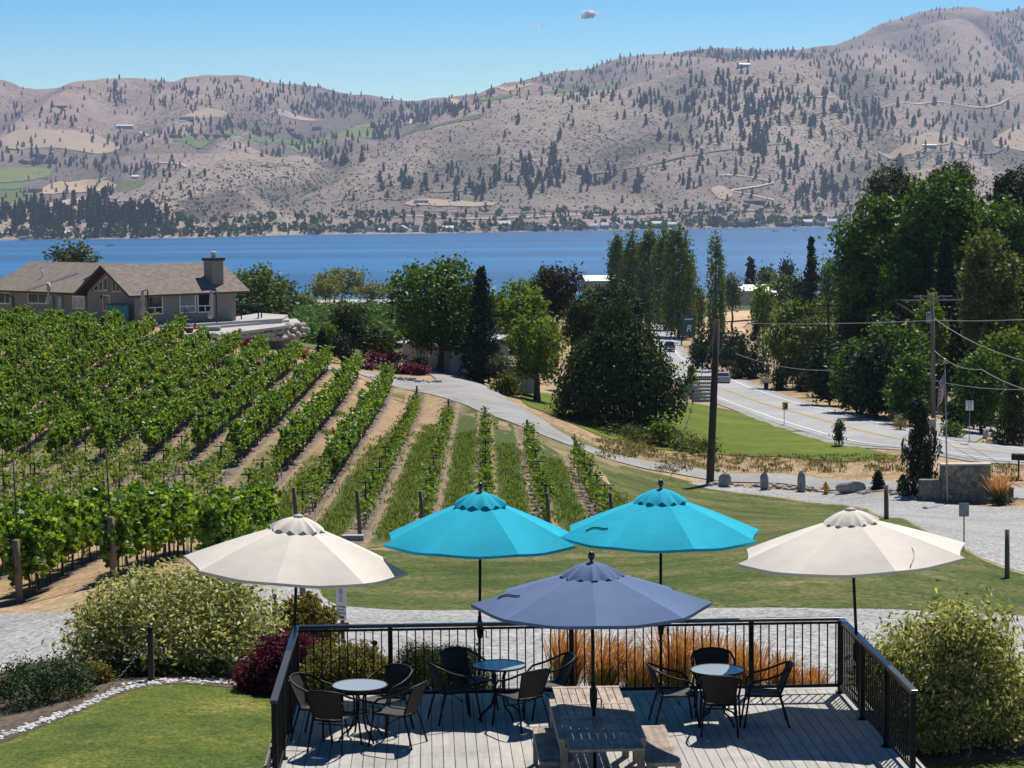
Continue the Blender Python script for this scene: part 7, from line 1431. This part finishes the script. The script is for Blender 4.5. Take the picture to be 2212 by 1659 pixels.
# chair: faces local -y
def chair_proto():
    o = thing('bistro_chair', 'wicker chair', 'chair', (0, 0, 0)); st_ = MB(); vs = []; fs = []
    for i in range(9):
        for j in range(9): x = -.21 + .42 * i / 8; y = -.22 + .44 * j / 8; sh = 1 - .10 * (j / 8); vs.append((x * sh, y, .435 - .018 * math.sin(math.pi * i / 8) - .012 * (j / 8)))
    for i in range(8):
        for j in range(8): fs.append((i * 9 + j, (i + 1) * 9 + j, (i + 1) * 9 + j + 1, i * 9 + j + 1))
    st_.add(vs, fs, 0, True); n_ = len(vs); st_.add([(x, y, z - .02) for x, y, z in vs], [f[::-1] for f in fs], 0, True); st_.build('seat', m_rat, o)
    bk = MB(); vs = []; fs = []
    for i in range(11):
        for j in range(9): t = -1 + 2 * i / 10; h = j / 8; wd_ = .185 + .05 * h; vs.append((wd_ * t, .215 + .13 * h + .02 - .05 * t * t * (1 - .2 * h), .43 + .37 * h - .02 * t * t * h))
    for i in range(10):
        for j in range(8): fs.append((i * 9 + j, (i + 1) * 9 + j, (i + 1) * 9 + j + 1, i * 9 + j + 1))
    bk.add(vs, fs, 0, True); bk.add([(x, y + .016, z) for x, y, z in vs], [f[::-1] for f in fs], 0, True); bk.build('backrest', m_rat, o)
    fr_ = MB(); loop = [(-.24, -.21, .42), (-.262, -.20, .55), (-.275, -.12, .625), (-.285, .04, .66), (-.285, .18, .71), (-.25, .29, .765), (-.15, .36, .80), (0, .382, .81)]; loop += [(-x, y, z) for x, y, z in loop[-2::-1]]; fr_.tube(loop, .0145, 8)
    fr_.tube([(-.22, -.22, .42), (.22, -.22, .42)], .012, 7); fr_.tube([(-.2, .22, .41), (.2, .22, .41)], .012, 7); fr_.tube([(-.23, -.21, .42), (-.2, .22, .41)], .012, 7); fr_.tube([(.23, -.21, .42), (.2, .22, .41)], .012, 7); fr_.tube([(-.19, .2, .42), (-.235, .34, .79)], .011, 7); fr_.tube([(.19, .2, .42), (.235, .34, .79)], .011, 7); fr_.build('arm_frame', m_blk, o)
    for s in (-1, 1): MB().tube([(s * .24, -.2, .44), (s * .25, -.23, .25), (s * .262, -.27, 0)], .0135, 8).build('leg', m_blk, o); MB().tube([(s * .2, .2, .43), (s * .22, .27, .2), (s * .235, .32, 0)], .0135, 8).build('leg', m_blk, o)
    MB().tube([(-.22, -.02, .30), (.22, -.02, .30)], .009, 6).build('stretcher', m_blk, o); return o
cp_ = None
def chairs(tu, tv, tlab, spec):
    global cp_
    c = onz(tu, tv, ZD + .71)
    for ang, r, twist, lab in spec:      # angle: direction from table to chair, 0 = towards viewer's right (+x), 90 = away
        a = R_(ang); p = (c.x + (r - .10) * math.cos(a), c.y + (r - .10) * math.sin(a), ZD); rz = math.atan2(-math.cos(a), math.sin(a)) + math.pi + R_(twist)
        # chair faces -y locally; it should face the table: -y -> direction to the table
        dx, dy = -math.cos(a), -math.sin(a); rz = math.atan2(dy, dx) + math.pi / 2 + R_(twist)
        if cp_ is None: cp_ = chair_proto(); cp_.location = p; cp_.rotation_euler.z = rz; q_ = cp_; q_['label'] = lab; q_['group'] = 'wicker chairs round the bistro tables'
        else: q_ = dup(cp_, p, rz, lab, 'wicker chairs round the bistro tables')
T1, T2, T3 = (777, 1479), (1078, 1436), (1550, 1446)
bistro(*T1, 'round glass bistro table at the left railing under the cream umbrella'); bistro(*T2, 'round glass bistro table behind the left side of the picnic table'); bistro(*T3, 'round glass bistro table right of the picnic table')
chairs(*T1, 't', [(172, .62, -10, 'wicker chair between the left table and the left railing'), (238, .66, 14, 'wicker chair with its back to the viewer at the left table'), (-28, .64, 6, 'wicker chair with a sunlit seat at the left table'), (58, .62, -6, 'wicker chair behind the left table against the rear railing')])
chairs(*T2, 't', [(196, .70, 4, 'wicker chair left of the middle table seen from its side'), (135, .66, 0, 'wicker chair behind the middle table at the turquoise umbrella pole'), (-62, .70, 10, 'wicker chair with its back to the viewer at the middle table'), (8, .74, 6, 'wicker chair right of the middle table beside the picnic table')])
chairs(*T3, 't', [(186, .66, 0, 'wicker chair left of the right table beside the picnic table'), (90, .64, 0, 'wicker chair behind the right table facing the viewer'), (-92, .62, -4, 'wicker chair with its back to the viewer at the right table'), (-10, .70, 8, 'wicker chair at the right table facing the picnic table')])
# ---- picnic table and benches
def teak():
    m, n, out = newmat('weathered_teak'); co = objco(n, (4, .6, 4)); c = ramp(n, [(.3, (.25, .19, .145)), (.5, (.36, .285, .225)), (.7, (.46, .385, .315))], noise(n, 4, 5, .65, co)); c = mix(n, 1, c, ramp(n, [(.4, .72), (.55, 1.05)], noise(n, 3, 4, .7, objco(n))), 'MULTIPLY'); pbsdf(n, out, c, .75, noise(n, 14, 4, .7, co), .2, .01, 0, .3); return m
m_teak = teak(); HT = .74
tc = [dz(1190, 1484, HT), dz(1335.5, 1480, HT), dz(1392.6, 1617, HT), dz(1232, 1620, HT)]
yF, yN = (tc[0][1] + tc[1][1]) / 2, (tc[2][1] + tc[3][1]) / 2; xc = sum(t[0] for t in tc) / 4; wt = ((tc[1][0] - tc[0][0]) + (tc[2][0] - tc[3][0])) / 2; r0, r1 = dz(1250, 1507, HT)[1], dz(1250, 1594, HT)[1]
print('table', tc, yF, yN, xc, wt, r0, r1)
o = thing('picnic_table', 'slatted weathered wooden extension table with the blue umbrella through it', 'table', D0, DRZ); sl_ = MB(); nsl = 9
segs = [(yF, yF + .10, 0), (yF + .11, r0 + .28, 1), (r0 + .285, r0 + .36, 0), (r0 + .37, r0 + 1.02, 1), (r0 + 1.03, r0 + 1.15, 0), (r0 + 1.16, r0 + 1.62, 1), (r0 + 1.63, r0 + 1.72, 0), (r0 + 1.73, yN - .06, 1), (yN - .055, yN, 0)]
for y0, y1, kind in segs:
    if kind == 0: sl_.box((xc, -(y0 + y1) / 2, HT - .014), (wt, y1 - y0, .028))
    else:
        for i in range(nsl): w_ = wt / nsl; sl_.box((xc - wt / 2 + w_ * (i + .5), -(y0 + y1) / 2, HT - .016), (w_ - .011, y1 - y0, .026))
sl_.build('tabletop', m_teak, o)
for s in (-1, 1): MB().box((xc + s * (wt / 2 + .04), -(r0 + r1) / 2, HT - .06), (.075, r1 - r0, .10), bev=.006).build('side_rail', m_teak, o)
for s in (-1, 1):
    for y in (r0 + .05, r1 - .05): MB().box((xc + s * (wt / 2 + .02), -y, (HT - .11) / 2), (.085, .085, HT - .11), bev=.006).build('leg', m_teak, o)
for y in (r0 + .05, r1 - .05): MB().box((xc, -y, HT - .075), (wt - .05, .03, .08)).build('apron', m_teak, o)
for y in (yF + .25, yN - .25): MB().box((xc, -y, HT - .05), (wt * .9, .06, .04)).build('leaf_support', m_teak, o)
def bench(x0, x1, y0, y1, lab):
    o = thing('slatted_bench', lab, 'bench', D0, DRZ, 'benches of the picnic table'); mb = MB(); y = y0 + .05; H = .45
    while y < y1 - .05: mb.box(((x0 + x1) / 2, -y - .02, H - .012), (x1 - x0 - .11, .034, .022)); y += .045
    mb.build('seat_slats', m_teak, o)
    for x in (x0 + .028, x1 - .028): MB().box((x, -(y0 + y1) / 2, H - .025), (.055, y1 - y0, .05), bev=.005).build('side_rail', m_teak, o)
    for y in (y0 + .025, y1 - .025): MB().box(((x0 + x1) / 2, -y, H - .03), (x1 - x0 - .112, .045, .045)).build('end_rail', m_teak, o)
    for x in (x0 + .035, x1 - .035):
        for y in (y0 + .04, y1 - .04): MB().box((x, -y, (H - .05) / 2), (.06, .06, H - .05)).build('leg', m_teak, o)
bl0, bl1 = dz(1150, 1571, .45), dz(1185, 1644, .45); br0, br1 = dz(1435, 1565, .45), dz(1451, 1645, .45)
bench(bl0[0], bl0[0] + .40, bl0[1], bl1[1] + .03, 'slatted bench left of the picnic table with its end in the sun'); bench(br0[0] - .40, br0[0], br0[1], br1[1] + .03, 'slatted bench right of the picnic table half in the sun')
# ------------------------------------------------------------------ planting round the deck
def shrub(name, label, u, vt, vb, wpx, Y, kind, mat, cat='shrub', **k): return tree(name, label, u, vt, vb, wpx, Y, kind, mat, cat, **k)
shrub('variegated_bush', 'big variegated bush left of the deck with cream edged leaves', 380, 1222, 1482, 440, 39.5, 'mound', L_varieg, n=2.6, leaf=.095, asp=.42, lobes=22, depth=.7, sig=1.3)
shrub('variegated_bush', 'variegated bush right of the deck railing', 2045, 1300, 1645, 390, 32, 'mound', L_varieg, n=2.6, leaf=.085, asp=.42, lobes=20, depth=.75, sig=1.3)
shrub('leafy_bush', 'green bush with rusty tips behind the left deck corner', 655, 1288, 1440, 150, 41.5, 'mound', L_rust, n=2.6, leaf=.07, lobes=12)
shrub('barberry_bush', 'burgundy barberry bush at the left railing', 612, 1372, 1505, 176, 37, 'mound', L_burg, n=3.2, leaf=.05, lobes=12)
shrub('spirea_bush', 'yellow green spirea bush behind the rear railing', 752, 1392, 1510, 200, 34.5, 'mound', L_spirea, n=3.2, leaf=.042, lobes=14)
shrub('yew_bush', 'dark green bush with upright shoots behind the middle table', 955, 1392, 1510, 210, 34.5, 'mound', L_yew, n=3.4, leaf=.04, lobes=14, asp=.3)
shrub('mugo_pine', 'dark mugo pine at the left edge of the lawn', 95, 1418, 1585, 230, 36.3, 'mound', L_mugo, n=2.4, leaf=.085, asp=.26, lobes=20, sig=.8)
shrub('golden_shrub', 'small golden shrub right of the mugo pine', 205, 1428, 1520, 85, 37.5, 'mound', L_spirea, n=2.0, leaf=.045); shrub('low_shrub', 'low dark green shrub behind the chain post', 285, 1408, 1482, 170, 38.2, 'mound', L_yew, n=2.0, leaf=.045, asp=.35, depth=.5); shrub('low_shrub', 'low dark green shrub in the shade of the big variegated bush', 430, 1420, 1484, 190, 38.5, 'mound', L_walnut, n=1.6, leaf=.05, asp=.4, depth=.5)
for i, (u, vt, vb, w_, Y, ln, pn) in enumerate(((1215, 1352, 1502, 80, 33.6, .12, 'feather grass clump leaning left of the umbrella pole'), (1292, 1368, 1502, 90, 33.4, .16, 'feather grass clump beneath the blue umbrella'), (1372, 1392, 1502, 80, 33.3, .1, 'feather grass clump right of the umbrella pole'), (1462, 1350, 1500, 90, 33.6, .0, 'tallest feather grass clump behind the right table'), (1540, 1362, 1498, 90, 33.8, .0, 'feather grass clump just right of the tallest one'), (1612, 1382, 1498, 80, 34, .02, 'feather grass clump at the second last railing post'), (1685, 1410, 1498, 70, 34.2, .03, 'short feather grass clump near the right corner of the deck'), (1750, 1440, 1500, 55, 34.2, .03, 'smallest feather grass clump at the right deck corner'))):
    feather(u, vt, vb, w_, Y, pn, ln, 900, 50 + i, .52)
# chain fence on black posts
m_chain = M('dark_chain', (.16, .16, .16), .4, .2, 9, metal=.6)
def chain_post(u, vt, vb, Y, lab, ball=True):
    g = W(u, vb, Y); z = T(g.x, Y); h = W(u, vt, Y).z - z; o = thing('chain_post', lab, 'post', (g.x, Y, z)); MB().box((0, 0, h / 2 - .15), (.095, .095, h + .2), bev=.006).build('shaft', m_pole, o); MB().lathe([(.02, 0), (.045, .01), (.03, .03), (.05, .06), (.05, .085), (.03, .115), (.003, .125)], (0, 0, h - .05), 12).build('ball_cap', m_blk, o); return Vector((g.x, Y, z + h - .1))
pc1 = chain_post(327, 1362, 1478, 37.2, 'black chain post at the corner of the lawn'); pc2 = chain_post(811, 1392, 1512, 35.6, 'black chain post behind the left table'); pc3 = W(-60, 1535, 35.2); pc4 = chain_post(594, 1290, 1350, 45, 'black ball topped post behind the big variegated bush')
def chain(a, b, sag, lab):
    a, b = Vector(a), Vector(b); L = (b - a).length * 1.04; n_ = int(L / .055); mb = MB(); prev = None
    for i in range(n_):
        t = (i + .5) / n_; p = a.lerp(b, t); p.z -= sag * 4 * t * (1 - t); t2 = t + .01; p2 = a.lerp(b, t2); p2.z -= sag * 4 * t2 * (1 - t2); d = (p2 - p).normalized(); s = d.cross(Vector((0, 0, 1))).normalized(); up = s.cross(d) if i % 2 else s
        mb.tube([p + d * (.036 * math.cos(q_ * 1.0472)) + up * (.018 * math.sin(q_ * 1.0472)) for q_ in range(6)], .006, 4, 0, True, True, True)
    tag(mb.build('hanging_chain', m_chain), lab, 'chain')
cA = W(210, 1470, 36.2)
chain(pc1, W(195, 1515, 35.8) + Vector((0, 0, .0)), .12, 'chain sloping from the lawn corner post behind the golden shrub'); chain(W(150, 1525, 35.0), pc3, .18, 'chain sagging in front of the mugo pine'); chain(pc1, pc4 + Vector((-.2, -5, -1.0)), .35, 'chain running from the lawn corner post into the variegated bush'); chain(pc2, W(640, 1430, 36.2), .25, 'chain sagging from the post behind the left table')
# white pebble edging of the lawn
rq = random.Random(77); mb = MB(); line = [(-30, 1605), (0, 1594), (60, 1572), (120, 1550), (180, 1528), (230, 1503), (280, 1484), (318, 1477), (380, 1471), (450, 1473), (540, 1481), (600, 1487)]
for i in range(640):
    t = rq.uniform(0, len(line) - 1.001); k_ = int(t); f = t - k_; u = line[k_][0] * (1 - f) + line[k_ + 1][0] * f; v = line[k_][1] * (1 - f) + line[k_ + 1][1] * f; g = G(u + rq.gauss(0, 3), v + rq.gauss(0, 3.2)); s = rq.uniform(.02, .05); mb.rock((g.x, g.y, g.z + s * .4), (s * 1.2, s, s * .7), 0, rq, 1)
tag(mb.build('pebbles', M('white_pebble', (.62, .60, .57), .9, .2, 9)), 'white pebble edging along the curved lawn border', 'pebbles', kind='stuff')
# ---- tasting room sign
Y = 43.5; g = W(740, 1500, Y); z = T(g.x, Y); h = W(735, 1262, Y).z - z; o = thing('parking_sign', 'white tasting room parking sign above a small red arrow board', 'sign', (g.x, Y, z), R_(-28)); MB().box((0, .04, h / 2 - .2), (.06, .06, h + .2)).build('post', m_pole, o)
m_pink = M('sign_pink', (.55, .26, .24), .6, .05)
pl = MB().box((0, 0, h - .37), (.235, .012, .72)).build('sign_plate', m_sgw, o)
for txt, s, x, zz, mt, rot in (('TASTING', .052, 0, -.09, m_sgb, 0), ('ROOM', .052, 0, -.155, m_sgb, 0), ('PARKING', .052, 0, -.22, m_sgb, 0), ('H+8M', .125, .0, .17, m_pink, -90)):
    t = link('lettering', text_mesh(txt, s, mt, .001), pl); t.location = (x, -.010, h - .37 + zz); t.rotation_euler = (R_(90), R_(rot), 0)
MB().box((.01, -.008, h - .67), (.11, .006, .045)).build('arrow', m_sgb, pl)
ab = MB().add([(-.2, -.01, -.06), (.14, -.01, -.075), (.2, -.01, 0), (.14, -.01, .075), (-.2, -.01, .06), (-.2, .01, -.06), (.14, .01, -.075), (.2, .01, 0), (.14, .01, .075), (-.2, .01, .06)], [(0, 1, 2, 3, 4), (9, 8, 7, 6, 5), (0, 5, 6, 1), (1, 6, 7, 2), (2, 7, 8, 3), (3, 8, 9, 4), (4, 9, 5, 0)]).build('arrow_board', M('red_stained_wood', (.33, .09, .06), .8), o, (.02, 0, h - .85)); ab.rotation_euler.y = R_(-8)
print('objects', len(COL.objects))
